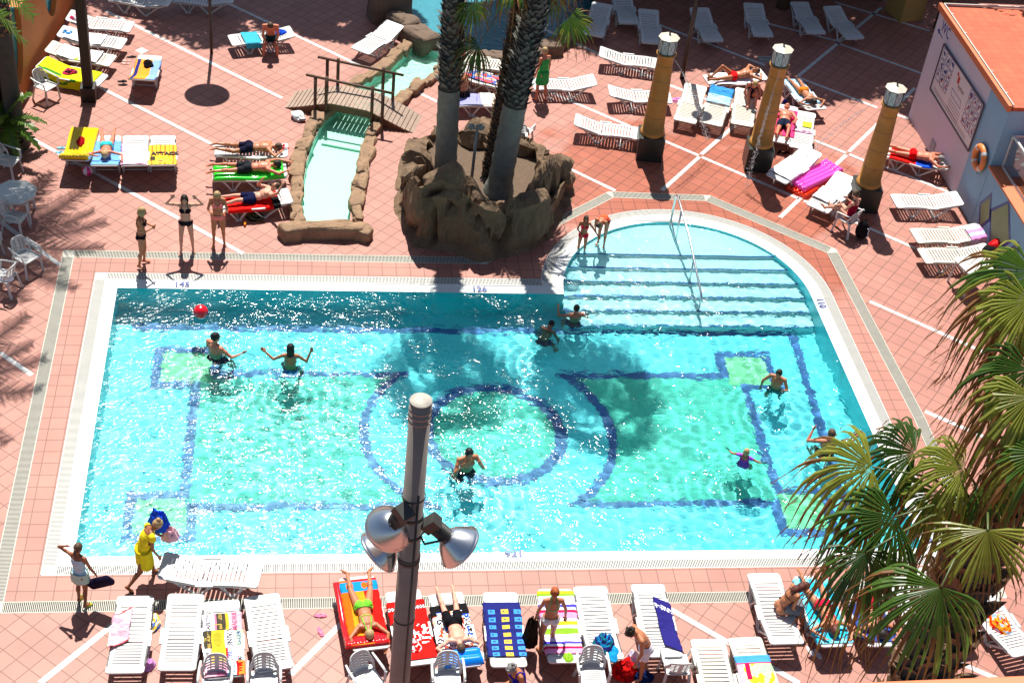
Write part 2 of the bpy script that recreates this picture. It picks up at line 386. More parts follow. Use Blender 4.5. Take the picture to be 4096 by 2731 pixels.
# ---------------------------------------------------------------- sun lounger
m_plastic = M('white_plastic', (.56, .56, .55), .38, var=.12, nscale=1.6)
m_plastic_old = M('aged_white_plastic', (.54, .51, .44), .45, var=.06, nscale=3)
PIV = .12
def S(s, ang):
    "surface of a lounger at arc position s: (x, z), tangent"
    base = .335
    if s <= PIV:
        x = s; z = base+.018*sin((s+.94)/1.06*pi*1.3)
    else:
        d = s-PIV; z0 = base+.018*sin(pi*1.3)
        # the back bends up over a short curve
        bend = min(1, d/.18); a = ang*bend*.5 if d < .18 else ang
        if d < .18: x = PIV+d*cos(a); z = z0+d*sin(a)
        else:
            a1 = ang*.5; x = PIV+.18*cos(a1)+(d-.18)*cos(ang); z = z0+.18*sin(a1)+(d-.18)*sin(ang)
        if d > .7: z += (d-.7)**2*.5
    return x, z
def slab(mb, s0, s1, y0, y1, th, ang, drop=0):
    n = max(1, int((s1-s0)/.09)); ps = [s0+(s1-s0)*i/n for i in range(n+1)]; vs = []
    for s in ps:
        x, z = S(s, ang); x2, z2 = S(s+.01, ang); tx, tz = x2-x, z2-z; l = hypot(tx, tz); nx_, nz_ = -tz/l, tx/l
        for y in (y0, y1): vs += [(x, y, z-drop), (x-nx_*th, y, z-drop-nz_*th)]
    fs = []
    for i in range(n):
        a = i*4; b = a+4
        fs += [(a, b, b+2, a+2), (a+1, a+3, b+3, b+1), (a, a+1, b+1, b), (a+2, b+2, b+3, a+3)]
    fs += [(0, 2, 3, 1), (n*4, n*4+1, n*4+3, n*4+2)]
    mb.add(vs, fs)
def end_cap(mb, sa, sb, hw, ang, th=.035, r=.07):
    "solid rounded end between sa (inner) and sb (outer)"
    sg = 1 if sb > sa else -1; out = []
    for k in range(7):
        a = pi/2*k/6; out.append((sb-sg*r+sg*r*sin(a), hw-r+r*cos(a)))
    pts = [(sa, hw)]+out; pts = pts+[(s, -y) for s, y in reversed(pts)]
    top = []; bot = []
    for s, y in pts:
        x, z = S(s, ang); top.append((x, y, z)); bot.append((x, y, z-th))
    n = len(pts); f = [tuple(range(n)) if sg < 0 else tuple(range(n))[::-1]]; f.append(tuple(range(n, 2*n)))
    f += [(i, (i+1) % n, n+(i+1) % n, n+i) for i in range(n)]
    mb.add(top+bot, f)
def lounger(ang=0.0, mat=None, seed=0):
    mat = mat or m_plastic; root = empty('sun_lounger', (0, 0, 0)); hw = .33; iw = .235
    def bed(name, s0, s1, cap0, cap1):
        mb = MB()
        for sg in (-1, 1):
            a, b = sorted((sg*iw, sg*hw)); slab(mb, s0, s1, a, b, .022, ang)
            a, b = sorted((sg*(hw-.025), sg*hw)); slab(mb, s0, s1, a, b, .055, ang)
        if cap0 is not None: end_cap(mb, s0, cap0, hw, ang)
        if cap1 is not None: end_cap(mb, s1, cap1, hw, ang)
        n = int(round((s1-s0)/.084)); p = (s1-s0)/n
        for i in range(n): slab(mb, s0+i*p+.012, s0+(i+1)*p-.012, -iw-.003, iw+.003, .018, ang)
        mb.build(name, mat, root, fix=True)
    bed('seat', -.74, PIV-.005, -.94, None); bed('backrest', PIV+.005, .76, None, .94)
    for sg in (-1, 1):
        mb = MB(); y = sg*(hw+.012); slab(mb, -.12, .22, min(y-.03, y+.03), max(y-.03, y+.03), .03, 0, drop=-.018); mb.build('armrest', mat, root, fix=True)
        for (ta, bx, tb) in ((-.70, -.44, -.22), (-.10, .20 if ang < .5 else .15, .66)):
            mb = MB(); y = sg*(hw-.02); xa, za = S(ta, ang); xb, zb = S(tb, ang)
            if ang > .3 and tb > .3: xb, zb = S(.42, ang)
            mb.bar((xa, y, za-.02), (bx-.035, y, .035), .03, .05, (0, 1, 0)); mb.bar((bx+.035, y, .035), (xb, y, zb-.02), .03, .05, (0, 1, 0))
            mb.box((bx, y, .02), (.16, .035, .04)); mb.build('leg', mat, root)
    for bx in (-.44, .20):
        mb = MB(); mb.tube([(bx, -hw+.03, .03), (bx, hw-.03, .03)], .015, 8); mb.build('stretcher', mat, root)
    return root
LP = {}
LOUNGERS = {}
def put_lounger(key, head, foot, label, ang=12, aged=False, z=.33, group='white plastic sun loungers on the terrace', lift=0, tilt=0):
    k = (ang, aged)
    a = G(*head, z+.94*.75*sin(radians(ang))*1.0); b = G(*foot, z)
    d = a-b; rz = atan2(d.y, d.x); mid = b+Vector((cos(rz), sin(rz), 0))*.94
    if k in LP: o = copy_tree(LP[k])
    else: o = lounger(radians(ang), m_plastic_old if aged else m_plastic); LP[k] = o
    o.location = (mid.x, mid.y, lift); o.rotation_euler = (0, tilt, rz); tag(o, label, 'sun lounger', group)
    LOUNGERS[key] = (Matrix.Translation((mid.x, mid.y, lift)) @ Matrix.Rotation(rz, 4, 'Z'), radians(ang)); return o
# ---------------------------------------------------------------- cloth
def cloth_mat(name, c, rough=.9, var=.10): return M('cloth_'+name, srgb(c), rough, var=var, nscale=14, bump=.03, bscale=9, spec=.1)
def towel(key, label, mats, pat=None, s0=-.6, s1=.75, y0=-.36, y1=.36, nu=48, nv=24, wr=.012, seed=1, skew=0, name='towel', cat='towel', hang=.16, group=None, lump=0, up=0):
    M4, ang = LOUNGERS[key]
    def fn(a, b):
        s = s0+(s1-s0)*a+skew*(b-.5); y = y0+(y1-y0)*b+.02*noise.noise((a*4, seed, 0)); e = noise.noise((s*3, b*2, seed))*.02*a*(1-a)*4
        s += e; sc_ = max(-.95, min(.95, s)); x, z = S(sc_, ang); off = .014+wr*(.5+.5*noise.noise((s*7, y*5, seed*3.3)))+wr*.7*abs(noise.noise((s*16, y*4, seed)))+lump*max(0, noise.noise((s*4, y*4, seed*7)))
        over = s-sc_; x += over*.2; z -= abs(over)
        yy = y
        if abs(y) > .335:
            ex = abs(y)-.335; yy = (.335+.018+.006*sin(s*30+seed))*(1 if y > 0 else -1); z -= ex
            off *= .5
        return (x, yy, z+off+up)
    mb = MB()
    vs = [fn(i/nu, j/nv) for j in range(nv+1) for i in range(nu+1)]; fs = []; mi = []
    for j in range(nv):
        for i in range(nu):
            fs.append((j*(nu+1)+i, j*(nu+1)+i+1, (j+1)*(nu+1)+i+1, (j+1)*(nu+1)+i)); mi.append(pat((i+.5)/nu, (j+.5)/nv) if pat else 0)
    mb.v = vs; mb.f = fs; mb.mi = mi; mb.sm = [True]*len(fs)
    o = mb.build(name, mats, solid=.006); o.matrix_world = M4; tag(o, label, cat, group); return o, fn
def heap(loc, r, mats, label, name='towel', cat='towel', seed=1, flat=.35, rz=0, M4=None, group=None, freq=5):
    "crumpled cloth: a folded, creased sheet gathered in a pile"
    mb = MB(); n, m = 34, 16; vs = []
    for j in range(m+1):
        q = j/m
        for i in range(n):
            a = 2*pi*i/n; cx_, cy_ = cos(a), sin(a)
            rad = r[0]*(q**.8)*(1+.32*noise.noise((cx_*1.3, cy_*1.3, seed))+.10*noise.noise((cx_*5, cy_*5, seed+q*2)))
            h = r[2]*(1-q**2.2)*(1+.5*noise.noise((cx_*q*3, cy_*q*3, seed)))+.30*r[2]*abs(noise.noise((cx_*q*freq, cy_*q*freq, seed*2.1)))+.22*r[2]*(1-3*abs(noise.noise((cx_*q*4+cy_, cy_*q*7, seed+3))))*(1-q)
            vs.append((rad*cx_, rad*cy_*r[1]/r[0], max(.004, h) if q < 1 else .003))
    fs = [(j*n+i, j*n+(i+1) % n, (j+1)*n+(i+1) % n, (j+1)*n+i) for j in range(m) for i in range(n)]
    fs = [f[::-1] for f in fs]
    mi = []
    for j in range(m):
        for i in range(n): mi.append(int((noise.noise((i*.16*cos(seed), j*.25, seed*5))+.5)*len(mats)*.999) % len(mats) if len(mats) > 1 else 0)
    mb.v = vs; mb.f = fs; mb.mi = mi; mb.sm = [True]*len(fs); o = mb.build(name, mats)
    o.matrix_world = (M4 or Matrix()) @ Matrix.Translation(loc) @ Matrix.Rotation(rz, 4, 'Z'); tag(o, label, cat, group); return o
def on_lounger(key, s, y, up=.0):
    M4, ang = LOUNGERS[key]; x, z = S(s, ang); x2, z2 = S(s+.05, ang); return M4 @ Matrix.Translation((x, y, z+.002+up)) @ Matrix.Rotation(-atan2(z2-z, x2-x), 4, 'Y')
# ---------------------------------------------------------------- plastic armchair
def armchair():
    root = empty('armchair', (0, 0, 0)); W = .25
    mb = MB()   # seat: faces +x
    for i in range(9): mb.box((-.17+i*.043, 0, .425), (.034, .30, .018))
    for sg in (-1, 1): mb.box((.0, sg*.19, .425), (.42, .09, .02))
    mb.box((.215, 0, .422), (.06, .46, .03)); mb.box((-.20, 0, .425), (.05, .40, .02)); mb.build('seat', m_plastic, root, bevel=.006)
    mb = MB(); nu, nv = 28, 14
    def bk(a, b):
        t = (a-.5)*2; ht = .43+.40*b; wtop = .25*(1+.12*b)*(1-.25*max(0, b-.6)**1.2*4*abs(t)**3)
        lim = .43+.40*b*(1-.35*abs(t)**3)
        return (-.20-.10*b+.11*abs(t)**2.2, t*wtop, lim)
    vs = [bk(i/nu, j/nv) for j in range(nv+1) for i in range(nu+1)]; fs = []
    for j in range(nv):
        for i in range(nu):
            t = abs((i+.5)/nu-.5)*2
            hole = (.14 < t < .68) and j in (3, 5, 7, 9, 11) and not (.36 < t < .42)
            if j < 5 and t > .62 and t < .86: hole = True
            if not hole: fs.append((j*(nu+1)+i, j*(nu+1)+i+1, (j+1)*(nu+1)+i+1, (j+1)*(nu+1)+i))
    mb.add(vs, fs, True); mb.build('backrest', m_plastic, root, solid=.014)
    mb = MB(); mb.tube([bk(i/20, 1) for i in range(21)], .014, 8); mb.build('back_rim', m_plastic, root)
    for sg in (-1, 1):
        mb = MB(); mb.tube([(-.24, sg*.27, .70), (-.1, sg*.285, .66), (.10, sg*.285, .645), (.20, sg*.28, .63)], [.02, .026, .028, .022], 8, flat=.55)
        mb.bar((.20, sg*.28, .635), (.23, sg*.25, .42), .05, .028); mb.build('armrest', m_plastic, root)
        for fx in (1, -1):
            mb = MB(); x0, x1 = (.20, .25) if fx > 0 else (-.19, -.27)
            mb.bar((x0, sg*.21, .42), (x1, sg*.25, .0), .05, .038); mb.build('leg', m_plastic, root)
    return root
CH = None
def put_chair(u, v, face, label, z=0, group='white plastic armchairs'):
    "face: world heading in degrees that the sitter looks to"
    global CH
    if CH is None: CH = armchair(); o = CH
    else: o = copy_tree(CH)
    p = G(u, v); o.location = (p.x, p.y, z); o.rotation_euler = (0, 0, radians(face)); tag(o, label, 'chair', group); return o
# ---------------------------------------------------------------- people
import numpy as np
def capsule(mb, a, b, ra, rb, n=10, flat=1):
    a, b = Vector(a), Vector(b); d = (b-a); L = d.length; d = d.normalized() if L > 1e-6 else Vector((0, 0, 1)); pts = []; rs = []
    for k in range(4): t = pi/2*(k+.35)/4; pts.append(a-d*ra*cos(t)); rs.append(ra*sin(t))
    pts += [a, (a+b)/2, b]; rs += [ra, (ra+rb)/2, rb]
    for k in range(3, -1, -1): t = pi/2*(k+.35)/4; pts.append(b+d*rb*cos(t)); rs.append(rb*sin(t))
    mb.tube(pts, rs, n, flat=flat)
def ellm(mb, M3, c, off, r):
    M4 = Matrix.Translation(Vector(c)+M3 @ Vector(off)) @ M3.to_4x4(); mb.ell((0, 0, 0), r, 12, 8, M4)
Rx = lambda a: Matrix.Rotation(-a, 3, 'X')       # positive bends forward
def N(v): return Vector(v).normalized()
SKIN = {'fair': (.62, .30, .20), 'pink': (.66, .32, .22), 'tan': (.44, .165, .075), 'brown': (.28, .10, .045), 'red': (.56, .185, .105), 'dark': (.2, .08, .04)}
HAIR = {'blond': (.42, .28, .13), 'brown': (.09, .05, .03), 'dark': (.025, .018, .014), 'black': (.012, .011, .011), 'red': (.34, .08, .02), 'grey': (.22, .21, .20), 'auburn': (.10, .025, .015), 'wet': (.03, .02, .014)}
VOX = .0095
def hand(mb, w, d, s, up, curl=.35):
    "palm, four fingers of different lengths and a thumb from the side of the palm"
    d = N(d); up = Vector(up); side = d.cross(up); side = N(side) if side.length > .05 else N(d.cross(Vector((0, 1, .3)))); nrm = side.cross(d)
    capsule(mb, w, w+d*.035*s, .024*s, .028*s, 8); 
    for i, (o, l) in enumerate(((-.030, .070), (-.010, .082), (.010, .076), (.030, .060))):
        b = w+d*.055*s+side*o*s; k = b+d*l*.5*s-nrm*.008*s; t = k+N(d*cos(curl)-nrm*sin(curl))*l*.5*s
        capsule(mb, w+d*.02*s+side*o*.7*s, b, .013*s, .011*s, 6); capsule(mb, b, k, .0105*s, .0095*s, 6); capsule(mb, k, t, .0095*s, .008*s, 6)
    tb = w+d*.02*s-side*.028*s; tk = tb+N(d-side*.9)*.035*s; capsule(mb, tb, tk, .013*s, .011*s, 6); capsule(mb, tk, tk+N(d*1.2-side*.35)*.03*s, .011*s, .009*s, 6)
    return w+d*.15*s
def figure(label, H=1.66, sex='f', skin='tan', hair=('brown', 'short'), bend=0, neck=0, turn=0, tilt=0, roll=0,
           larm=((-.25, .1, -1), (-.15, .25, -1)), rarm=((.25, .1, -1), (.15, .25, -1)), lleg=((-.08, 0, -1), (-.02, -.05, -1), None), rleg=((.08, 0, -1), (.02, -.05, -1), None),
           wear=(), M4=None, ground=0.0, at=None, yaw=0, fat=1.0, rest=None, group='people'):
    """a person: skeleton -> limbs, torso and head solids fused into one skin. Body frame: x right, y forward, z up."""
    s = H/1.69; m = sex == 'm'; mb = MB(); f = fat
    hipw = .088*s; P = Vector((0, 0, 0)); Rp = Matrix.Identity(3); Rb = Rx(bend) @ Matrix.Rotation(roll, 3, 'Y'); Rh = Rx(bend*.5)
    W = P+Rh @ Vector((0, 0, .16*s)); U = W+Rb @ Vector((0, 0, .26*s)); sw = (.185 if m else .158)*s
    NB = U+Rb @ Vector((0, -.005, .085*s)); Rn = Rb @ Matrix.Rotation(turn, 3, 'Z') @ Rx(neck) @ Matrix.Rotation(tilt, 3, 'Y'); HC = NB+Rb @ Rx(neck*.5) @ Vector((0, .015*s, .075*s))+Rn @ Vector((0, .02*s, .085*s))
    e = lambda M3, c, off, r: ellm(mb, M3, c, Vector(off)*s, Vector(r)*s)
    e(Rp, P, (0, 0, -.01), ((.155 if m else .168)*f, .108*f, .115))
    for sg in (-1, 1): e(Rp, P, (sg*.075, -.045, -.055), (.088*f, .085*f, .092))
    e(Rh, W, (0, 0, -.01), ((.142 if m else .125)*f, .098*f, .15))
    e(Rb, U, (0, 0, -.10), ((.165 if m else .142)*f, .112*f, .175))
    e(Rb, U, (0, .0, .0), ((.168 if m else .14), .10, .10))
    if not m:
        for sg in (-1, 1): e(Rb, U, (sg*.068, .085, -.085), (.058, .052, .055))
    else:
        for sg in (-1, 1): e(Rb, U, (sg*.075, .06, -.06), (.08, .055, .065))
    sh = {}
    for sg in (-1, 1):
        p = U+Rb @ Vector((sg*sw, 0, .045*s)); sh[sg] = p
        capsule(mb, NB, p, .046*s, (.058 if m else .048)*s)
        capsule(mb, U+Rb @ Vector((sg*.06*s, 0, 0)), p, .07*s, (.056 if m else .046)*s)
    capsule(mb, NB-Rb @ Vector((0, 0, .03*s)), HC-Rn @ Vector((0, .015*s, .04*s)), (.058 if m else .050)*s, (.052 if m else .046)*s)
    e(Rn, HC, (0, -.005, .012), (.077, .098, .108)); e(Rn, HC, (0, .022, -.055), (.056, .066, .062)); e(Rn, HC, (0, .052, -.088), (.026, .028, .022))
    e(Rn, HC, (0, .100, -.018), (.013, .020, .028))
    for sg in (-1, 1): e(Rn, HC, (sg*.079, -.008, -.012), (.010, .020, .032))
    bones = [('pelvis', P, P+Rp @ Vector((0, 0, .02)), .13*s), ('belly', P, W, .12*s), ('chest', W, U, .12*s), ('neck', NB, HC, .05*s), ('head', HC, HC+Rn @ Vector((0, 0, .05*s)), .09*s)]
    joints = {}
    for sg, (d1, d2) in ((-1, larm), (1, rarm)):
        a = sh[sg]; b = a+Rb @ N(d1)*.285*s; c = b+Rb @ N(d2)*.235*s
        capsule(mb, a, b, (.050 if m else .041)*s*f, (.037 if m else .032)*s); capsule(mb, b, c, (.039 if m else .033)*s, .023*s); ellm(mb, Rb, (a*.55+b*.45), (0, 0, 0), Vector((.046, .046, .06))*s*(1 if m else .85))
        capsule(mb, c, c+Rb @ N(d2)*.02*s, .023*s, .022*s, 8); hand(mb, c+Rb @ N(d2)*.015*s, Rb @ N(d2), s, Rb @ Vector((sg*.6, .8, 0)), .4)
        bones += [('upper_arm%d' % sg, a, b, .045*s), ('forearm%d' % sg, b, c+Rb @ N(d2)*.17*s, .03*s)]; joints['hand%d' % sg] = c+Rb @ N(d2)*.08*s; joints['elbow%d' % sg] = b
    low = []
    for sg, (d1, d2, d3) in ((-1, lleg), (1, rleg)):
        a = P+Vector((sg*hipw, 0, -.05*s)); b = a+N(d1)*.40*s; c = b+N(d2)*.40*s
        capsule(mb, a, b, (.086 if m else .088)*s*f, .052*s*min(f, 1.1), 12); capsule(mb, b, c, .050*s, .031*s, 10)
        q = b*.68+c*.32; bk = N(d2).cross(Vector((1, 0, 0))); ellm(mb, N(d2).to_track_quat('Z', 'Y').to_matrix(), q+N(bk)*(-.012*s if bk.y > 0 else .012*s), (0, 0, 0), Vector((.052, .052, .11))*s)
        fd = N(d3) if d3 else N(Vector((sg*.22, 1, 0)) - N(d2)*Vector((sg*.22, 1, 0)).dot(N(d2)) + N(d2)*.12)
        hl = c+N(d2)*.035*s; capsule(mb, c, hl-fd*.035*s, .032*s, .030*s, 8); capsule(mb, hl-fd*.03*s, hl+fd*.10*s+N(d2)*.012*s, .033*s, .028*s, 8, flat=.95)
        sd = N(fd.cross(N(d2)))
        for i in range(5): 
            o_ = (i-2)*.0155*s; capsule(mb, hl+fd*.09*s+sd*o_*.8+N(d2)*.012*s, hl+fd*(.155-.010*abs(i-(1 if sg > 0 else 3)))*s+sd*o_+N(d2)*.018*s, .013*s, .010*s, 6)
        low += [(hl+N(d2)*.03*s), hl+fd*.12*s+N(d2)*.03*s]; bones += [('thigh%d' % sg, a, b, .075*s), ('shin%d' % sg, b, c, .045*s), ('foot%d' % sg, c, hl+fd*.15*s, .04*s)]
        joints['knee%d' % sg] = b; joints['ankle%d' % sg] = c
    # fuse
    me = bpy.data.meshes.new('tmp'); me.from_pydata(mb.v, [], mb.f); t = bpy.data.objects.new('tmp', me); COL.objects.link(t)
    r = t.modifiers.new('r', 'REMESH'); r.mode = 'VOXEL'; r.voxel_size = VOX*max(1, s); r.use_smooth_shade = True
    sm = t.modifiers.new('s', 'SMOOTH'); sm.factor = .5; sm.iterations = 3
    dg = bpy.context.evaluated_depsgraph_get(); dg.update(); bme = bpy.data.meshes.new_from_object(t.evaluated_get(dg)); bpy.data.objects.remove(t); bpy.data.meshes.remove(me)
    # placement
    if M4 is None:
        B = Matrix.Rotation(yaw, 4, 'Z'); zmin = min((B @ p).z for p in low)-.012*s if rest is None else rest
        T = Matrix.Translation((at[0], at[1], ground-zmin)) @ B
    else: T = M4
    root = bpy.data.objects.new('person', bme); bme.name = 'person'; COL.objects.link(root); root.matrix_world = T
    skm = M('skin_'+skin, SKIN[skin], .48, var=.07, nscale=9, spec=.4, bump=.0015, bscale=90)
    bme.materials.clear(); bme.materials.append(skm); bme.materials.append(M('eye_dark', (.03, .02, .015), .3)); bme.materials.append(M('lips', (.42, .12, .10), .4))
    nv = len(bme.vertices); co = np.empty(nv*3); bme.vertices.foreach_get('co', co); co = co.reshape(-1, 3); no_ = np.empty(nv*3); bme.vertices.foreach_get('normal', no_); no_ = no_.reshape(-1, 3)
    npoly = len(bme.polygons); ctr = np.empty(npoly*3); bme.polygons.foreach_get('center', ctr); ctr = ctr.reshape(-1, 3)
    mi = np.zeros(npoly, dtype=np.int32)
    hl_ = (ctr-np.array(HC)) @ np.array(Rn) / s
    for sg in (-1, 1): mi[(np.hypot(hl_[:, 0]-sg*.031, (hl_[:, 2]-.005)*1.5) < .013) & (hl_[:, 1] > .04)] = 1
    mi[(np.abs(hl_[:, 0]) < .024) & (np.abs(hl_[:, 2]+.058) < .008) & (hl_[:, 1] > .04)] = 2
    bme.polygons.foreach_set('material_index', mi); bme.polygons.foreach_set('use_smooth', [True]*npoly)
    tag(root, label, 'person', group)
    # nearest bone for every vertex
    best = np.full(nv, 1e9); bi = np.zeros(nv, int); bt = np.zeros(nv)
    for i, (nm, a, b, rr_) in enumerate(bones):
        a_, b_ = np.array(a), np.array(b); ab = b_-a_; tt = np.clip(((co-a_) @ ab)/max(1e-9, ab @ ab), 0, 1); d = np.linalg.norm(co-(a_+tt[:, None]*ab), axis=1)-rr_
        k = d < best; best[k] = d[k]; bi[k] = i; bt[k] = tt[k]
    nmz = [b[0] for b in bones]; isb = lambda *names: np.isin(bi, [i for i, n_ in enumerate(nmz) if any(n_.startswith(x) for x in names)])
    pl = co/s; tl = (co-np.array(U)) @ np.array(Rb)/s
    polys = [tuple(p.vertices) for p in bme.polygons]
    def garment(name, mask, mat, off=.007, lab=None):
        k = [p for p in polys if all(mask[v] for v in p)]
        if len(k) < 4: return
        used = sorted({v for p in k for v in p}); mp = {v: i for i, v in enumerate(used)}
        g = MB(); g.add([tuple(co[v]+no_[v]*off) for v in used], [tuple(mp[v] for v in p) for p in k], True)
        o = g.build(name, mat, root, solid=.004)
        if lab: o['label'] = lab
    legs_up = isb('thigh') & (bt < .16)
    for wn, col in wear:
        mt = cloth_mat(wn+'_%d_%d_%d' % tuple(col), col)
        ax = np.abs(pl[:, 0])
        brief = (isb('pelvis', 'belly') | legs_up | (isb('thigh') & (bt < .22) & (pl[:, 1] < -.02))) & (pl[:, 2] < .035) & (pl[:, 2] > -.155+.85*np.maximum(0, ax-.035))
        if wn == 'bikini_bottom': garment('bikini_bottom', brief, mt)
        elif wn == 'trunks': garment('swimming_trunks', (isb('pelvis', 'belly') | legs_up | (isb('thigh') & (bt < .25))) & (pl[:, 2] < .06), mt, .008)
        elif wn == 'shorts': garment('shorts', ((isb('pelvis', 'belly') & (pl[:, 2] < .07)) | (isb('thigh') & (bt < .62))), mt, .016)
        elif wn == 'bikini_top':
            fr = isb('chest', 'belly') & (tl[:, 1] > .03) & (np.hypot((np.abs(tl[:, 0])-.068), (tl[:, 2]+.085)) < .062)
            band = isb('chest', 'belly') & (np.abs(tl[:, 2]+.125) < .011)
            strap = isb('chest', 'neck', 'belly') & (tl[:, 2] > -.09) & (np.abs(np.abs(tl[:, 0])-(.075-.25*np.clip(tl[:, 2]+.0, 0, 1))) < .010)
            garment('bikini_top', fr | band | strap, mt)
        elif wn == 'swimsuit': garment('swimsuit', (isb('chest', 'belly', 'pelvis') & (tl[:, 2] < -.02) & (pl[:, 2] > -.02)) | brief | (isb('chest') & (np.abs(np.abs(tl[:, 0])-.085) < .016)), mt)
        elif wn == 'top': garment('top', isb('chest', 'belly', 'pelvis') & (tl[:, 2] < .02) & (pl[:, 2] > .0), mt)
        elif wn == 'dress':
            garment('dress_top', isb('chest', 'belly', 'pelvis') & (tl[:, 2] < .035), mt, .014)
        elif wn == 'dress_straps':
            for q_ in ('-1', '1'): garment('dress_sleeve', (isb('upper_arm'+q_)) & (bt < .35), mt, .012)
        elif wn == 'flip_flops' or wn == 'sandals':
            for q_ in ('-1', '1'): garment('sandal', isb('foot'+q_) & (co[:, 2] < (min(p.z for p in low)+.035*s)), mt, .012)
        elif wn == 'cap':
            g = MB(); Mh = Matrix.Translation(HC+Rn @ Vector((0, -.008*s, .035*s))) @ Rn.to_4x4(); g.ell((0, 0, 0), (.088*s, .108*s, .098*s), 14, 8, Mh); g.ell((0, .115*s, .01*s), (.065*s, .07*s, .010*s), 12, 6, Mh); g.build('cap', mt, root)
        if wn in ('dress', 'skirt', 'sarong'):
            L = {'dress': .33, 'skirt': .22, 'sarong': .5}[wn]*s; g = MB(); k1, k2 = joints['knee-1'], joints['knee1']; mid = (k1+k2)/2; dr = mid-P; T_ = min(1, L/.42)
            end = P+dr*T_; hw_ = max(.19*s, (k2-k1).length/2*T_+.11*s); wst = .04 if wn != 'dress' else .06
            ax_ = N(end-P); sx_ = N(Vector((1, 0, 0))-ax_*ax_.x); sy_ = ax_.cross(sx_); vs_ = []
            for j in range(9):
                q = j/8; cc = (P+Vector((0, 0, wst*s)))*(1-q)+end*q; rx_ = (.165*f*s)*(1-q)+hw_*q+.01; ry_ = (.125*f*s)*(1-q)+(.15*s)*q+.01
                vs_ += [cc+(sx_*cos(2*pi*k/28)*rx_+sy_*sin(2*pi*k/28)*ry_)*(1+.05*q*sin(k*2.7)) for k in range(28)]
            g.add(vs_, [(j*28+k, j*28+(k+1) % 28, (j+1)*28+(k+1) % 28, (j+1)*28+k) for j in range(8) for k in range(28)], True); g.build('skirt' if wn != 'sarong' else 'sarong', mt, root, solid=.005)
    # hair
    hc, hs = hair
    if hs != 'none':
        g = MB(); hm = M('hair_'+hc, HAIR[hc], .55, var=.35, nscale=30, bump=.006, bscale=60, spec=.3)
        Mh = Matrix.Translation(HC) @ Rn.to_4x4(); S3 = lambda v: tuple(x*s for x in v)
        g.ell(S3((0, -.018, .030)), S3((.086, .100, .100)), 18, 12, Mh)
        if hs == 'long':
            g.ell(S3((0, -.065, -.05)), S3((.085, .055, .13)), 14, 10, Mh); g.ell(S3((0, -.075, -.16)), S3((.075, .04, .12)), 14, 10, Mh); g.ell(S3((.06, -.02, -.06)), S3((.03, .05, .11)), 10, 8, Mh); g.ell(S3((-.06, -.02, -.06)), S3((.03, .05, .11)), 10, 8, Mh)
        if hs == 'bob':
            g.ell(S3((0, -.05, -.02)), S3((.092, .075, .10)), 14, 10, Mh)
            for q in (-1, 1): g.ell(S3((q*.07, .0, -.04)), S3((.028, .055, .08)), 10, 8, Mh)
        if hs == 'pony': g.ell(S3((0, -.12, .02)), S3((.03, .035, .03)), 10, 8, Mh); g.ell(S3((0, -.13, -.07)), S3((.032, .035, .10)), 10, 8, Mh)
        if hs == 'bun': g.ell(S3((0, -.08, .10)), S3((.045, .045, .045)), 12, 8, Mh)
        if hs == 'curly':
            for k in range(16):
                a_ = k*2.4; q = (k+.5)/16; g.ell(S3((.075*cos(a_)*(1-.3*q), -.03+.08*sin(a_), -.02+.13*q)), S3((.035, .035, .035)), 8, 6, Mh)
        g.v = [tuple(Vector(v)+Vector((noise.noise(Vector(v)*40), noise.noise(Vector(v)*40+Vector((9, 0, 0))), 0))*.008) for v in g.v]
        g.build('hair', hm, root)
    root['_'] = 0; del root['_']
    return root, {k: T @ v for k, v in joints.items()} | {'head': T @ HC, 'pelvis': T @ P}
def lying(key, label, face='down', s=-.05, y=0, head_at_head=True, dz=0, twist=0, **kw):
    "lay a figure on a lounger, head towards its raised end (or the foot end)"
    Ml, ang = LOUNGERS[key]; x, z = S(s, ang); sg = 1 if head_at_head else -1
    up = Vector((sg, 0, 0)); fwd = Vector((0, 0, -1 if face == 'down' else 1)); rt = fwd.cross(up)
    R4 = Matrix((rt, fwd, up)).transposed().to_4x4(); H = kw.get('H', 1.66); f = kw.get('fat', 1)
    M4 = Ml @ Matrix.Translation((x, y, z+.085*f*H/1.69+.03+dz)) @ Matrix.Rotation(twist, 4, 'Z') @ R4
    if 'bend' not in kw and head_at_head: kw['bend'] = (-ang if face == 'down' else ang)*.9
    return figure(label, M4=M4, **kw)
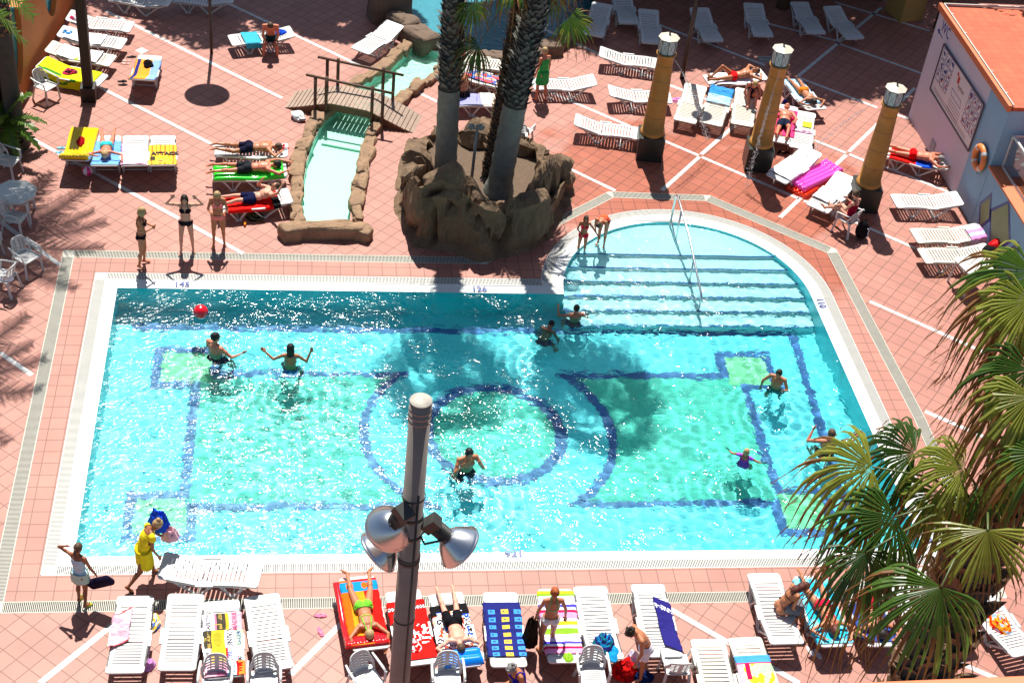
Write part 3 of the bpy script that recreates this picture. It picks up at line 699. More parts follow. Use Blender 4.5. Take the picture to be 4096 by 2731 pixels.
# ---------------------------------------------------------------- white tile lines in the paving
k4 = 1.741497
def wline(a, b, wd=.115, z=.004):
    p, q = G(a[0]/k4, a[1]/k4), G(b[0]/k4, b[1]/k4); d = (q-p).normalized(); n = Vector((-d.y, d.x, 0))*wd/2
    mb = MB(); mb.add([(p-n), (q-n), (q+n), (p+n)], [(0, 1, 2, 3)]); mb.v = [(v[0], v[1], z) for v in mb.v]; struct(mb.build('white_tile_line', m_strip))
for a, b in (((424, 45), (1128, 393)), ((96, 270-74), (862, 585)), ((96, 538), (384, 694)), ((386, 695), (973, 1015)), ((870, -5), (1449, 268)), ((2050, 62), (2434, 234)), ((2060, 310), (2795, 623)), ((2805, 628), (2963, 696)),
             ((1640, 355), (1760, 412)), ((1880, 460), (2080, 548)), ((2215, 645), (2461, 763)), ((2434, 234), (2620, 316)), ((2680, 342), (2870, 415)), ((2963, 696), (3195, 795)), ((3215, 803), (3330, 850)), ((3195, 312), (3508, 431)), ((3530, 440), (3633, 475)), ((3258, 562), (3383, 612)), ((3397, 618), (3470, 648)), ((3520, 660), (3810, 775)),
             ((3400, 880), (3700, 1010)), ((3478, 1205), (4096, 1480)), ((3700, 1645), (3990, 1770)), ((2560, 70), (2700, 125)), ((2700, 125), (3060, 262)), ((3010, 80), (3526-180, 165)), ((3346, 172), (3700, 300)), ((3340, 10), (3720, 125)),
             ((0, 885), (240, 1060)), ((0, 1410), (128, 1500)),
             ((2648, 762), (2798, 628)), ((2805, 618), (3000, 450)), ((3187, 310), (3526, 31)), ((3120, 870), (3385, 620)), ((3395, 608), (3660, 353)), ((159, 2731), (434, 2511)), ((1161, 2696), (1366, 2492)), ((1683, 2457), (1949, 2631)), ((2666, 2426), (3197, 2731)), ((3700, 2590), (4096, 2760)), ((1366, 2492), (1440, 2420)), ((434, 2511), (560, 2400))):
    if abs(a[0]-b[0]) > 5: wline(a, b)
# depth figures set into the coping
m_navy = M('navy_figures', (.02, .04, .22), .4)
def figure_text(t, u, v, rz, size=.25):
    p = G(u, v, -.004); tag(text_mesh(t, size, m_navy, 'depth_marking', Matrix.Translation((p.x, p.y, .0)) @ Matrix.Rotation(rz, 4, 'Z'), bold=.006), {'145': 'navy depth figures 145 on the white pool coping at the far left', '126': 'navy depth figures 126 on the white coping beside the rock planter', '921': 'navy depth figures upside down on the near pool coping', '110': 'navy depth figures 110 turned sideways on the curved right coping', '11O': 'navy depth figures 110 on the near right pool corner behind the palm leaves'}[t], 'marking', 'depth markings on the pool coping')
figure_text('145', 418, 653, 0); figure_text('126', 1101, 664, 0); figure_text('921', 1181, 1271, 0); figure_text('110', 1886, 696, -pi/2); figure_text('11O', 2125, 1228, -pi/2)
# small grates and a service hatch in the paving
def floor_grate(pts, label, bars=10):
    P = [G(p[0]/k4, p[1]/k4) for p in pts]; mb = MB()
    mb.add([(p.x, p.y, .003) for p in P], [(0, 1, 2, 3)]); o = mb.build('floor_grate', m_grey); mb = MB()
    for i in range(bars+1):
        t = i/bars; a = P[0].lerp(P[1], t); b = P[3].lerp(P[2], t); mb.bar((a.x, a.y, .008), (b.x, b.y, .008), .012, .008)
    for t in (0, .5, 1): a = P[0].lerp(P[3], t); b = P[1].lerp(P[2], t); mb.bar((a.x, a.y, .0095), (b.x, b.y, .0095), .014, .008)
    mb.build('bars', m_slat, o); tag(o, label, 'grate')
floor_grate([(3030, 228), (3082, 228), (3094, 254), (3044, 252)], 'white floor grate set in the paving near the middle lantern column')
mb = MB(); mb.poly([tuple(GX(0, 0, .4464, *p)[:2]) for p in ((1205, 455), (1270, 490), (1335, 458), (1270, 424))], .004); tag(mb.build('drain_cover', M('grey_metal', (.38, .37, .36), .5)), 'grey square drain cover in the paving beside the blue towel lounger', 'drain cover')

# ---------------------------------------------------------------- rocks
m_rock = M('artificial_rock', (.27, .165, .095), .85, var=.5, nscale=2.6, bump=.06, bscale=5)
m_rock_p = M('planter_rock', (.15, .092, .050), .85, var=.8, nscale=1.6, bump=.09, bscale=4)
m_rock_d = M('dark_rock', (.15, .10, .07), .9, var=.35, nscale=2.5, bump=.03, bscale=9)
def rockify(p, seed, amp):
    q = Vector(p); r = noise.noise(q*1.3+Vector((seed, 0, 0)))*amp*1.3+noise.noise(q*3.3+Vector((0, seed, 0)))*amp*.8+abs(noise.noise(q*6+Vector((0, 0, seed))))*amp*.6; return r
def blk_(q):
    dd, pp = noise.voronoi(q); return (noise.cell(pp[0]*7.3))*.07+noise.noise_vector(pp[0]*5.7).dot(q-pp[0])*.16-.10*max(0, 1-(dd[1]-dd[0])/.16)
def rock(p, size, rz, label, seed, mat=None, group='sandy rocks edging the water channel', z=0):
    mb = MB(); n, m = 30, 16; vs = []; L, W, Hh = size
    for j in range(m+1):
        t = pi*j/m
        for i in range(n):
            a = 2*pi*i/n; c = lambda x: math.copysign(abs(x)**.42, x)
            q = Vector((c(sin(t)*cos(a))*L/2, c(sin(t)*sin(a))*W/2, c(cos(t))*Hh/2)); d = q.normalized()*(rockify(q+Vector((seed*3, seed, 0)), seed, .06)+blk_(q*2.2+Vector((seed*3, seed, 0)))*.6)
            vs.append(q+d)
    mb.add(vs, [((j+1)*n+i, (j+1)*n+(i+1) % n, j*n+(i+1) % n, j*n+i) for j in range(m) for i in range(n)], True)
    o = mb.build('rock', mat or m_rock); o.location = (p[0], p[1], z+Hh*.22); o.rotation_euler = (0, 0, rz); tag(o, label, 'rock', group); return o
ORD = ['first', 'second', 'third', 'fourth', 'fifth', 'sixth', 'seventh', 'eighth', 'ninth', 'tenth', 'eleventh', 'twelfth', 'thirteenth', 'fourteenth', 'fifteenth', 'sixteenth']
def edging(pts, label, w_=.32, h_=.25, seed=1, step=.62, skip=None, off=0, side=1, mat=None):
    P = [Vector((p.x, p.y)) for p in pts]; L = [0]
    for a, b in zip(P, P[1:]): L.append(L[-1]+(b-a).length)
    n = max(1, int(L[-1]/step)); 
    for i in range(n):
        t = (i+.5)*L[-1]/n; k = max(0, bisect.bisect(L, t)-1); k = min(k, len(P)-2); f = (t-L[k])/(L[k+1]-L[k]); p = P[k].lerp(P[k+1], f); d = (P[k+1]-P[k]).normalized(); nn = Vector((-d.y, d.x))*side
        r_ = random.Random(seed*100+i)
        q = p+nn*(off+r_.uniform(-.03, .03)); rock(q, (L[-1]/n*r_.uniform(1.08, 1.3), w_*r_.uniform(.85, 1.2), h_*r_.uniform(.8, 1.3)), atan2(d.y, d.x)+r_.uniform(-.15, .15), ORD[i]+' '+label, seed*7+i, mat)
E1 = 'sandy rock up the left bank of the channel from the pool end'
E2 = 'sandy rock up the right bank of the channel from the pool end'
edging(cl[:7], E1, off=.17, seed=1, w_=.34)
edging(cl[6:], 'sandy rock on the left channel bank beyond the bridge', off=.15, seed=2)
edging(cr[:6], E2, off=-.17, seed=3, w_=.34)
edging(cr[5:], 'sandy rock on the right channel bank beyond the bridge', off=-.15, seed=4)
rock(G(752, 542), (2.0, .38, .52), .02, 'long low rock slab closing the near end of the water channel', 55, group=None)
rock(G(668, 545), (.5, .42, .5), .4, 'rounded rock at the left end of the channel slab', 56); rock(G(835, 548), (.45, .42, .46), -.4, 'rounded rock at the right end of the channel slab', 57)
spp = [Vector((x, y, 0)) for x, y in SPL]
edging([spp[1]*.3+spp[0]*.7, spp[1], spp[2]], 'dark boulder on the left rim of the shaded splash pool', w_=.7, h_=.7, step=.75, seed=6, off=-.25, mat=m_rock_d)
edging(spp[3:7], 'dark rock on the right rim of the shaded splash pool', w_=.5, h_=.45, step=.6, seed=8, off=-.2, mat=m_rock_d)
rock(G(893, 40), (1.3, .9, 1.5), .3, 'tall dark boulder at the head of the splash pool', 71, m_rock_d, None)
# channel: pale floor, low walls, thin sheet of water
m_mint = M('mint_lining', (.34, .62, .50), .4, var=.05, nscale=2)
m_mint2 = M('mint_lining_dark', (.36, .70, .60), .4, var=.08)
mb = MB(); vs_ = [Vector((*p, 0)) for p in CREEK]; mb.add([(*p, -.22) for p in CREEK], tessellate_polygon([vs_])); struct(mb.build('channel_floor', m_mint, fix=True))
mb = MB(); n = len(CREEK); mb.add([(*p, .01) for p in CREEK]+[(*p, -.22) for p in CREEK], [(i, (i+1) % n, n+(i+1) % n, n+i) for i in range(n)]); struct(mb.build('channel_wall', m_mint2))
a, b = GX(900, 0, .4464, 868, 1232), GX(900, 0, .4464, 1220, 1300); mb = MB(); mb.bar((a.x, a.y, -.19), (b.x, b.y, -.19), .07, .06); struct(mb.build('channel_step', m_mint))
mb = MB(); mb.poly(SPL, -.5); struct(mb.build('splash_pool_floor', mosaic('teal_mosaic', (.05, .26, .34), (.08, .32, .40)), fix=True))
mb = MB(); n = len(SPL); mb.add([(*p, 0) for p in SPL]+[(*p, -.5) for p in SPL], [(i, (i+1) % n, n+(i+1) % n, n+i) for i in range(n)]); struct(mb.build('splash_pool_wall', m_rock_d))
def thin_water(name, bumpd, scale, tint):
    m = bpy.data.materials.new(name); m.use_nodes = True; n = m.node_tree.nodes; l = m.node_tree.links; n.remove(n['Principled BSDF']); out = n['Material Output']
    tr = n.new('ShaderNodeBsdfTransparent'); tr.inputs[0].default_value = (*tint, 1); gl = n.new('ShaderNodeBsdfGlossy'); gl.inputs['Roughness'].default_value = .08
    fr = n.new('ShaderNodeFresnel'); fr.inputs[0].default_value = 1.33; mx = n.new('ShaderNodeMixShader'); tc = n.new('ShaderNodeTexCoord'); no = n.new('ShaderNodeTexNoise'); no.inputs['Scale'].default_value = scale; no.inputs['Detail'].default_value = 3
    l.new(tc.outputs['Object'], no.inputs['Vector']); bp = n.new('ShaderNodeBump'); bp.inputs['Distance'].default_value = bumpd; l.new(no.outputs['Fac'], bp.inputs['Height'])
    l.new(bp.outputs[0], gl.inputs['Normal']); l.new(bp.outputs[0], fr.inputs['Normal']); l.new(fr.outputs[0], mx.inputs[0]); l.new(tr.outputs[0], mx.inputs[1]); l.new(gl.outputs[0], mx.inputs[2]); l.new(mx.outputs[0], out.inputs[0]); return m
cu = [i for i in range(len(CREEK_L))]
up = [(p.x, p.y) for p in cl[6:]]+[(p.x, p.y) for p in reversed(cr[6:])]
mb = MB(); mb.poly([(p.x, p.y) for p in cl[:7]]+[(p.x, p.y) for p in reversed(cr[:7])], -.13); struct(mb.build('channel_water', thin_water('still_water', .002, 3, (.93, 1, .98)), fix=True, up=True))
mb = MB(); mb.poly(up, -.09); struct(mb.build('running_water', thin_water('running_water', .06, 9, (.90, 1, .96)), fix=True, up=True))
mb = MB(); mb.poly(SPL, -.08); struct(mb.build('splash_pool_water', thin_water('splash_water', .05, 5, (.80, .96, .97)), fix=True, up=True))
# rock planter round the palms
pc = Vector((4.85, 32.75)); pout = [G(*p) for p in ((905, 400), (918, 345), (935, 318), (1040, 303), (1160, 320), (1268, 352), (1300, 400), (1318, 432), (1300, 500), (1245, 560), (1180, 585), (1100, 603), (1040, 578), (950, 570), (918, 520), (906, 450))]
pa = sorted([(atan2(p.y-pc.y, p.x-pc.x), hypot(p.x-pc.x, p.y-pc.y)) for p in pout]); pa = [(pa[-1][0]-2*pi, pa[-1][1])]+pa+[(pa[0][0]+2*pi, pa[0][1])]
def prad(a):
    for (a0, r0), (a1, r1) in zip(pa, pa[1:]):
        if a0 <= a <= a1: return r0+(r1-r0)*(a-a0)/(a1-a0)
    return 2.4
hts = [(-180, .95), (-155, 1.15), (-135, 1.75), (-122, 2.15), (-108, 1.95), (-95, 1.5), (-78, 1.25), (-60, 1.15), (-40, 1.05), (-22, 1.2), (-8, 1.15), (8, .8), (40, .62), (70, .55), (110, .6), (150, .75), (180, .95)]
def phgt(a):
    d = math.degrees(a)
    for (a0, r0), (a1, r1) in zip(hts, hts[1:]):
        if a0 <= d <= a1: return r0+(r1-r0)*(d-a0)/(a1-a0)
    return 1
mb = MB(); n = 260; prof = [(0.0, -.02), (.02, .08), (.05, .2), (.08, .33), (.07, .46), (.03, .58), (-.03, .70), (-.10, .80), (-.20, .89), (-.32, .95), (-.45, .99), (-.58, 1.0), (-.70, .98), (-.80, .92), (-.86, .8), (-.89, .6), (-.91, .4), (-.93, .2), (-.94, 0)]
def blocky(q, sd):
    dd, pp = noise.voronoi(q*.62+Vector((sd, sd*2, 0))); e = dd[1]-dd[0]; blk = noise.cell(pp[0]*7.3)*.5+.5+noise.noise_vector(pp[0]*5.7).dot(q*.62+Vector((sd, sd*2, 0))-pp[0])*1.3
    dd2, pp2 = noise.voronoi(q*1.9+Vector((0, sd, 5))); e2 = dd2[1]-dd2[0]
    return (blk-.5)*.52-.26*max(0, 1-e/.12)-.04*max(0, 1-e2/.12)+(noise.cell(pp2[0]*5.1)*.5)*.06+.03*noise.noise(q*6)
vs = []
for k_, (dr_, fz) in enumerate(prof):
    for i in range(n):
        a = -pi+2*pi*i/n; r = prad(a); h = phgt(a); tk = 1 if dr_ > -.4 else 1
        rr_ = r+dr_*(1.0 if h < 1.3 else 1+(h-1.3)*.35); q = Vector((cos(a)*rr_, sin(a)*rr_, h*fz)); d = blocky(q, 3.0)*(1 if 0 < k_ < len(prof)-2 else .2)
        o_ = Vector((cos(a), sin(a), 0)); wz_ = min(1, max(0, (fz-.6)/.35)) if dr_ < .02 else 0; inn = -1 if dr_ < -.83 else 1
        q = q+o_*(d-.27*(1 if dr_ > -.2 and k_ > 0 else 0))*(1-wz_*.8)*inn+Vector((0, 0, 1))*d*wz_*1.2
        vs.append((q.x, q.y, max(-.02, q.z)))
mb.add(vs, [(j*n+i, j*n+(i+1) % n, (j+1)*n+(i+1) % n, (j+1)*n+i) for j in range(len(prof)-1) for i in range(n)], False)
pl = mb.build('rock_planter', m_rock_p); pl.location = (pc.x, pc.y, 0); tag(pl, 'big ring of brown artificial rock holding the palm trunks beside the pool', 'planter')
mb = MB(); mb.add([(0, 0, .22)]+[((prad(-pi+2*pi*i/60)-.5)*cos(-pi+2*pi*i/60), (prad(-pi+2*pi*i/60)-.5)*sin(-pi+2*pi*i/60), .15) for i in range(60)], [(0, i+1, (i+1) % 60+1) for i in range(60)], True)
mb.build('soil', M('soil', (.13, .085, .055), .95, var=.4, nscale=12, bump=.03, bscale=25), pl)
for i, (u, v) in enumerate(((1045, 428), (1110, 490), (1185, 470))):
    rock(G(u, v, .2), (.35, .3, .2), i, ['small rock on the planter soil by the first palm', 'small rock on the planter soil by the thin lamp post', 'small rock on the planter soil right of the leaning palm'][i], 90+i, group=None, z=.16)

# ---------------------------------------------------------------- wooden bridge
m_plank = M('weathered_planks', (.33, .235, .18), .8, var=.25, nscale=5, bump=.004, bscale=40)
m_log = M('dark_stained_wood', (.10, .05, .03), .7, var=.3, nscale=8)
m_beam = M('brown_beam', (.16, .07, .03), .7, var=.3, nscale=6)
A_, B_ = G(694, 232), G(930, 281); A2, B2 = G(660, 212+20), G(976, 272)
br = empty('footbridge', ((A_.x+B_.x)/2, (A_.y+B_.y)/2, 0)); cN = (G(636, 248)+G(694, 210))/2; cE = (G(942, 300)+G(979, 273))/2
bd = (cE-cN); BL = bd.length; brz = atan2(bd.y, bd.x); bc = (cN+cE)/2; br.location = (bc.x, bc.y, 0); br.rotation_euler = (0, 0, brz)
BW = 1.05; arch = lambda t: .06+.42*max(0, min(1, (1-abs(t))/.42))
def bzz(t): return .06+.40*(1-max(0, (abs(t)-.30)/.70)**1.0)-.06*t*t
npk = 30; mb = MB()
for i in range(npk):
    t0 = -1+2*i/npk; t1 = -1+2*(i+1)/npk; x0 = t0*BL/2+.009; x1 = t1*BL/2-.009; z0, z1 = bzz(t0), bzz(t1); w0 = BW/2*(1-.10*max(0, abs(t0)-.8)/.2)
    vs = [(x, y, z-dz_) for dz_ in (.03, 0) for x, y, z in ((x0, -w0, z0), (x1, -w0, z1), (x1, w0, z1), (x0, w0, z0))]
    mb.add(vs, [(3, 2, 1, 0), (4, 5, 6, 7), (0, 1, 5, 4), (1, 2, 6, 5), (2, 3, 7, 6), (3, 0, 4, 7)])
mb.build('deck', m_plank, br)
for sg in (-1, 1):
    mb = MB(); N_ = 24; vs = []
    for i in range(N_+1):
        t = -1+2*i/N_; z = bzz(t)-.032
        for y in (sg*(BW/2-.03), sg*(BW/2-.09)): vs += [(t*BL/2*.985, y, z), (t*BL/2*.985, y, max(.0, z-.22))]
    fs = []
    for i in range(N_): a = i*4; b_ = a+4; fs += [(a, b_, b_+1, a+1), (a+2, a+3, b_+3, b_+2), (a+1, b_+1, b_+3, a+3), (a, a+2, b_+2, b_)]
    mb.add(vs, fs); mb.build('side_beam', m_beam, br, fix=True)
    for x in (-.95, -.64, .66, .96):
        z = bzz(x/(BL/2)); mb = MB(); mb.tube([(x, sg*(BW/2+.02), z-.30), (x, sg*(BW/2+.02), z+.83)], .047, 12); mb.build('post', m_log, br)
    mb = MB(); mb.tube([(-1.22, sg*(BW/2-.0), 1.20), (1.24, sg*(BW/2), 1.14)], .038, 12); mb.build('handrail', m_log, br)
tag(br, 'small arched wooden footbridge with log handrails crossing the water channel', 'bridge')
# grey box by the bridge
p = G(688, 275); rb = rock(p, (.34, .42, .14), .5, 'light grey plastic lid lying by the bridge foot', 5, M('grey_plastic', (.5, .5, .5), .5), None, z=.03); rb.name = 'box_lid'; rb['category'] = 'lid'; rb.data.name = 'box_lid'

# ---------------------------------------------------------------- lantern columns
m_ochre = M('ochre_render', (.43, .195, .035), .65, var=.28, nscale=4, bump=.006, bscale=12)
m_black = M('black_stone', (.018, .022, .018), .35, var=.4, nscale=20)
m_lead = M('lead_strip', (.06, .06, .055), .5); m_pane = M('frosted_pane', (.50, .55, .55), .25, var=.12, nscale=10); m_cap = M('cream_cap', (.50, .46, .37), .5, var=.2)
def column():
    r = empty('lantern_column', (0, 0, 0)); mb = MB(); mb.box((0, 0, .36), (.72, .72, .72)); mb.build('plinth', m_black, r, bevel=.015)
    mb = MB(); pr = [(.33, .72), (.34, .76), (.32, .80), (.30, .86)]+[(.30-.085*t, .86+2.22*t) for t in (0, .25, .5, .75, 1)]+[(.22, 3.08), (.265, 3.14), (.265, 3.19), (.0, 3.19)]; mb.lathe(pr, n=32); mb.build('shaft', m_ochre, r)
    for z in (1.3, 1.85, 2.4, 2.85):
        rr_ = .30-.085*(z-.86)/2.22+.0015; mb = MB(); mb.lathe([(rr_-.003, z-.006), (rr_, z-.005), (rr_, z+.005), (rr_-.003, z+.006)], n=32); mb.build('joint', m_lead, r)
    mb = MB(); mb.lathe([(.21, 3.19), (.235, 3.21), (.25, 3.62), (.0, 3.62)], n=8, smooth=False); ln = mb.build('lantern', m_pane, r)
    mb = MB()
    for k in range(8):
        a = 2*pi*k/8; b_ = 2*pi*(k+1)/8; p0 = (cos(a)*.237, sin(a)*.237, 3.20); p1 = (cos(a)*.252, sin(a)*.252, 3.60); q0 = (cos(b_)*.237, sin(b_)*.237, 3.20); q1 = (cos(b_)*.252, sin(b_)*.252, 3.60)
        mb.tube([p0, p1], .008, 6); mb.tube([p0, q1], .004, 5); mb.tube([q0, p1], .004, 5); mb.tube([p1, q1], .009, 6); mb.tube([p0, q0], .009, 6)
    mb.build('leading', m_lead, ln)
    mb = MB(); mb.lathe([(.285, 3.62), (.285, 3.635), (.0, 3.73)], n=8, smooth=False); mb.build('lantern_cap', m_cap, r)
    mb = MB(); mb.lathe([(.0, 3.71), (.024, 3.72), (.024, 3.76), (.034, 3.78), (.0, 3.83)], n=12); mb.build('finial', m_lead, r); return r
c0 = None
for (x, y), lab in (((9.47, 34.70), 'leftmost of the three ochre lantern columns, on a black plinth beside a white lounger'), ((12.46, 34.3), 'middle ochre lantern column spraying water beside the white towel lounger'), ((15.0, 32.45), 'rightmost ochre lantern column behind the reading woman in a chair')):
    c = column() if c0 is None else copy_tree(c0); c0 = c0 or c; c.location = (x, y, 0); c.rotation_euler = (0, 0, radians(-8)); tag(c, lab, 'column', 'ochre lantern columns spraying water')
m_jet = M('water_jet', (.9, .95, 1), .1, trans=.6, var=.02)
def jet(a, b, sag, lab, r0=.006, r1=.02):
    a, b = Vector(a), Vector(b); n = 60; mb = MB(); rnd = random.Random(4); pts = [a.lerp(b, i/n)+Vector((0, 0, sag*4*(i/n)*(1-i/n))) for i in range(n+1)]
    k = 14; mb.tube(pts[:k], [r0*.8]*k, 6)
    for i in range(k, n):
        for q in range(4+i//6):
            s = r1*(i/n)*2.2; c = pts[i]+Vector((rnd.gauss(0, s), rnd.gauss(0, s), rnd.gauss(0, s*1.5))); mb.ell(c, (.006, .006, .016), 5, 4)
    tag(mb.build('water_jet', m_jet), lab, 'water jet', 'water jets from the columns')
jet((9.55, 34.50, 3.22), (11.1, 34.75, .45), .25, 'thin water jet from the leftmost column falling on an empty lounger')
jet((12.42, 34.06, 3.22), (11.85, 33.0, .1), .25, 'white water jet running down in front of the middle column')
jet((14.85, 32.62, 3.22), (13.2, 33.6, .1), .35, 'fine water jet spraying left from the rightmost column')

# ---------------------------------------------------------------- posts and lamps
m_blk = M('black_metal', (.012, .011, .010), .45)
p = G(349/k4*1.0, 372/k4); bp_ = Vector((-5.80, 36.75, 0))
r = empty('square_post', bp_); mb = MB(); mb.box((0, 0, .22), (.40, .40, .44)); mb.build('base_box', m_blk, r, bevel=.01)
mb = MB(); mb.box((0, 0, 3.2), (.26, .26, 5.6)); 
for sx in (-.05, .05): mb.box((sx, -.135, 3.2), (.02, .02, 5.5))
mb.build('post', m_blk, r, bevel=.01); tag(r, 'thick black square post on a box base by the yellow green towel lounger', 'post')
r = empty('disc_lamp', (-2.66, 39.52, 0)); mb = MB(); mb.tube([(0, 0, 0), (0, 0, 4.2)], .045, 12); mb.build('pole', m_blk, r); mb = MB(); mb.lathe([(0, 4.2), (.60, 4.22), (.62, 4.26), (.3, 4.34), (0, 4.37)], n=40); mb.build('shade', m_blk, r); tag(r, 'slim black lamp pole whose round flat shade casts a disc shadow', 'lamp')
r = empty('slim_lamp', (11.26, 39.02, 0)); mb = MB(); mb.tube([(0, 0, 0), (0, 0, 5.2)], .075, 12); mb.build('pole', m_blk, r); mb = MB(); mb.lathe([(.1, 5.2), (.3, 5.25), (.1, 5.5), (0, 5.52)], n=24); mb.build('lamp_head', m_blk, r); tag(r, 'slim black lamp pole between the lounger rows in the tree shade', 'lamp')
m_galv = M('galvanised', (.24, .25, .24), .55, metal=.3)
p = G(1080, 440, .2); r = empty('garden_lamp', (p.x, p.y, .15)); mb = MB(); mb.tube([(0, 0, 0), (.03, 0, 2.05)], .04, 10); mb.build('pole', m_galv, r)
for sg in (-1, 1):
    mb = MB(); mb.ell((sg*.12, 0, 2.0), (.10, .08, .09)); mb.tube([(0, 0, 1.95), (sg*.1, 0, 1.95)], .015, 8); mb.build('spotlight', m_galv, r)
tag(r, 'thin grey garden lamp with two spotlights standing in the rock planter', 'lamp')
# tall floodlight mast in the foreground
m_mast = M('grey_painted_steel', (.24, .215, .19), .55, metal=.1, var=.25, nscale=5); m_alu = M('spun_aluminium', (.66, .67, .69), .26, metal=1.0, var=.04, nscale=2); m_dk = M('cast_housing', (.035, .035, .033), .5, var=.3)
def camray(u, v, d): return Vector((0, 0, HCAM))+(RC @ Vector((u*k4-2048, -(v*k4-1365.5), -F_PX))).normalized()*d
mt = camray(967, 920, 14.6); r = empty('floodlight_mast', (mt.x, mt.y, 0)); zt = mt.z; mb = MB()
mb.tube([(0, 0, 0), (0, 0, 3), (0, 0, 7), (0, 0, zt)], [.135, .13, .12, .108], 28); mb.build('mast', m_mast, r)
mb = MB()
for dz_ in (.10, .17, .24): mb.lathe([(.104, -.012), (.116, -.01), (.116, .01), (.104, .012)], (0, 0, zt-dz_), 28)
mb.build('band', m_mast, r); mb = MB(); mb.lathe([(.11, -.01), (.113, .0), (.11, .004), (0, .008)], (0, 0, zt+.004), 28); mb.build('mast_cap', M('pale_mast_cap', (.36, .33, .28), .6, var=.45, nscale=12), r)
mb = MB()
def floodlight(pos, aim, lab):
    # pos: centre of the reflector mouth; aim: direction in which it throws
    pos = Vector(pos); aim = N(aim); Q = aim.to_track_quat('-Z', 'Y').to_matrix().to_4x4(); fl = empty('floodlight', (0, 0, 0)); fl.parent = r; fl.matrix_local = Matrix.Translation(pos) @ Q; fl['label'] = lab
    mb = MB(); pr = [(.255, .0), (.262, -.008), (.262, .008), (.25, .014)]+[(.07+.18*(1-t)**.62, .015+.20*t) for t in (0, .12, .25, .4, .55, .7, .85, .95, 1)]; mb.lathe(pr, n=40); mb.lathe([(.245, .012)]+[(.065+.175*(1-t)**.62, .015+.19*t) for t in (0, .3, .6, .9, 1)]+[(0, .2)], n=40); mb.build('reflector', m_alu, fl)
    mb = MB(); mb.lathe([(.0, .004), (.25, .004)], n=40); mb.build('glass', M('lamp_glass', (.5, .55, .55), .05, var=.02), fl)
    mb = MB(); mb.lathe([(.075, .205), (.085, .22)]+[q_ for i in range(8) for q_ in ((.088, .225+i*.02), (.088, .235+i*.02), (.074, .237+i*.02), (.074, .243+i*.02))]+[(.0, .385)], n=24); mb.box((0, 0, .44), (.15, .18, .12)); mb.build('housing', m_dk, fl)
    return fl, pos
def mast_pt(z, a, rr_): return Vector((cos(a)*rr_, sin(a)*rr_, z))
rightc = RC @ Vector((1, 0, 0)); rh = Vector((rightc.x, rightc.y, 0)).normalized(); fw = Vector((-rh.y, rh.x, 0))
def px_local(u, v, off):
    r1 = camray(u, v, 1)-Vector((0, 0, HCAM)); hr = hypot(mt.x, mt.y); return camray(u, v, (hr+off)/hypot(r1.x, r1.y))-Vector((mt.x, mt.y, 0))
spec = [((893, 1214), -.05, -rh*.35+fw*.35+Vector((0, 0, -1)), 'upper left floodlight on the mast, tilted down to the pool'), ((868, 1268), .15, -rh*.75-fw*.25+Vector((0, 0, -.75)), 'lower left floodlight on the mast, facing away to the left'), ((1056, 1256), -.05, rh*.75-fw*.05+Vector((0, 0, -.72)), 'right floodlight on the mast, tilted down to the right')]
for (uv, dd, aim, lab) in spec:
    q = px_local(*uv, dd); fl, pos = floodlight(q, aim, lab); back = pos-N(aim)*.36; base = Vector((0, 0, back.z-.05)); hd = Vector((back.x, back.y, 0)); hd = hd.normalized()*.1 if hd.length > 0 else rh*.1
    mb = MB(); s_ = N(N(aim).cross(Vector((0, 0, 1))))
    for sg in (-1, 1):
        e_ = pos-N(aim)*.26+s_*sg*.10; mb.tube([base+hd+Vector((0, 0, -.10)), base+hd*1.6+s_*sg*.10+Vector((0, 0, -.12)), e_], .014, 8)
    mb.tube([base+hd+Vector((0, 0, .02)), back+Vector((0, 0, -.06))], .02, 8); mb.lathe([(.112, -.02), (.122, -.02), (.122, .02), (.112, .02)], (0, 0, base.z-.1), 28); mb.build('bracket', m_dk, r)
mb = MB(); mb.tube([rh*.05-fw*.105+Vector((0, 0, z_)) for z_ in (0, 4, 8, zt-1.2)], .012, 6)
for z_ in (zt-1.3, zt-2.2, zt-3.2): mb.lathe([(.118, -.012), (.124, -.01), (.124, .01), (.118, .012)], (0, 0, z_), 24)
mb.build('cable', m_dk, r)
tag(r, 'tall grey steel mast with three silver floodlights rising in the foreground', 'floodlight mast')
# ---------------------------------------------------------------- toilet block on the right
WX = 17.82; m_wall_w = M('pale_lilac_render', (.56, .53, .62), .7, var=.07, nscale=1.5, bump=.003); m_wall_b = M('blue_render', (.24, .42, .58), .7, var=.08, nscale=1.5, bump=.003)
m_roof = tile_mat('roof_tile', (.50, .085, .03), (.56, .11, .04), (.28, .055, .03), 0, .26, ms=.02, rough=.7); m_trim = M('pale_metal_trim', (.55, .52, .46), .4); m_orange = M('orange_coping', (.62, .16, .06), .6, var=.15)
bld = empty('toilet_block', (WX, 34, 0)); L_ = lambda x, y, z: (x-WX, y-34, z)
mb = MB(); mb.add([L_(WX, 32.97, 0), L_(WX, 37.2, 0), L_(WX, 37.2, 3.5), L_(WX, 32.97, 3.5), L_(27, 37.2, 0), L_(27, 37.2, 3.5)], [(0, 3, 2, 1), (1, 2, 5, 4)]); mb.build('white_wall', m_wall_w, bld)
mb = MB(); mb.add([L_(WX, 31.7, 0), L_(WX, 32.97, 0), L_(WX, 32.97, 3.5), L_(WX, 31.7, 3.5), L_(27, 31.7, 0), L_(27, 31.7, 3.5)], [(0, 3, 2, 1), (0, 4, 5, 3)]); mb.build('blue_wall', m_wall_b, bld)
mb = MB(); mb.box(L_((WX+27)/2+.08, 34.45, 3.56), (9.18, 5.5, .10)); mb.build('roof', m_roof, bld)
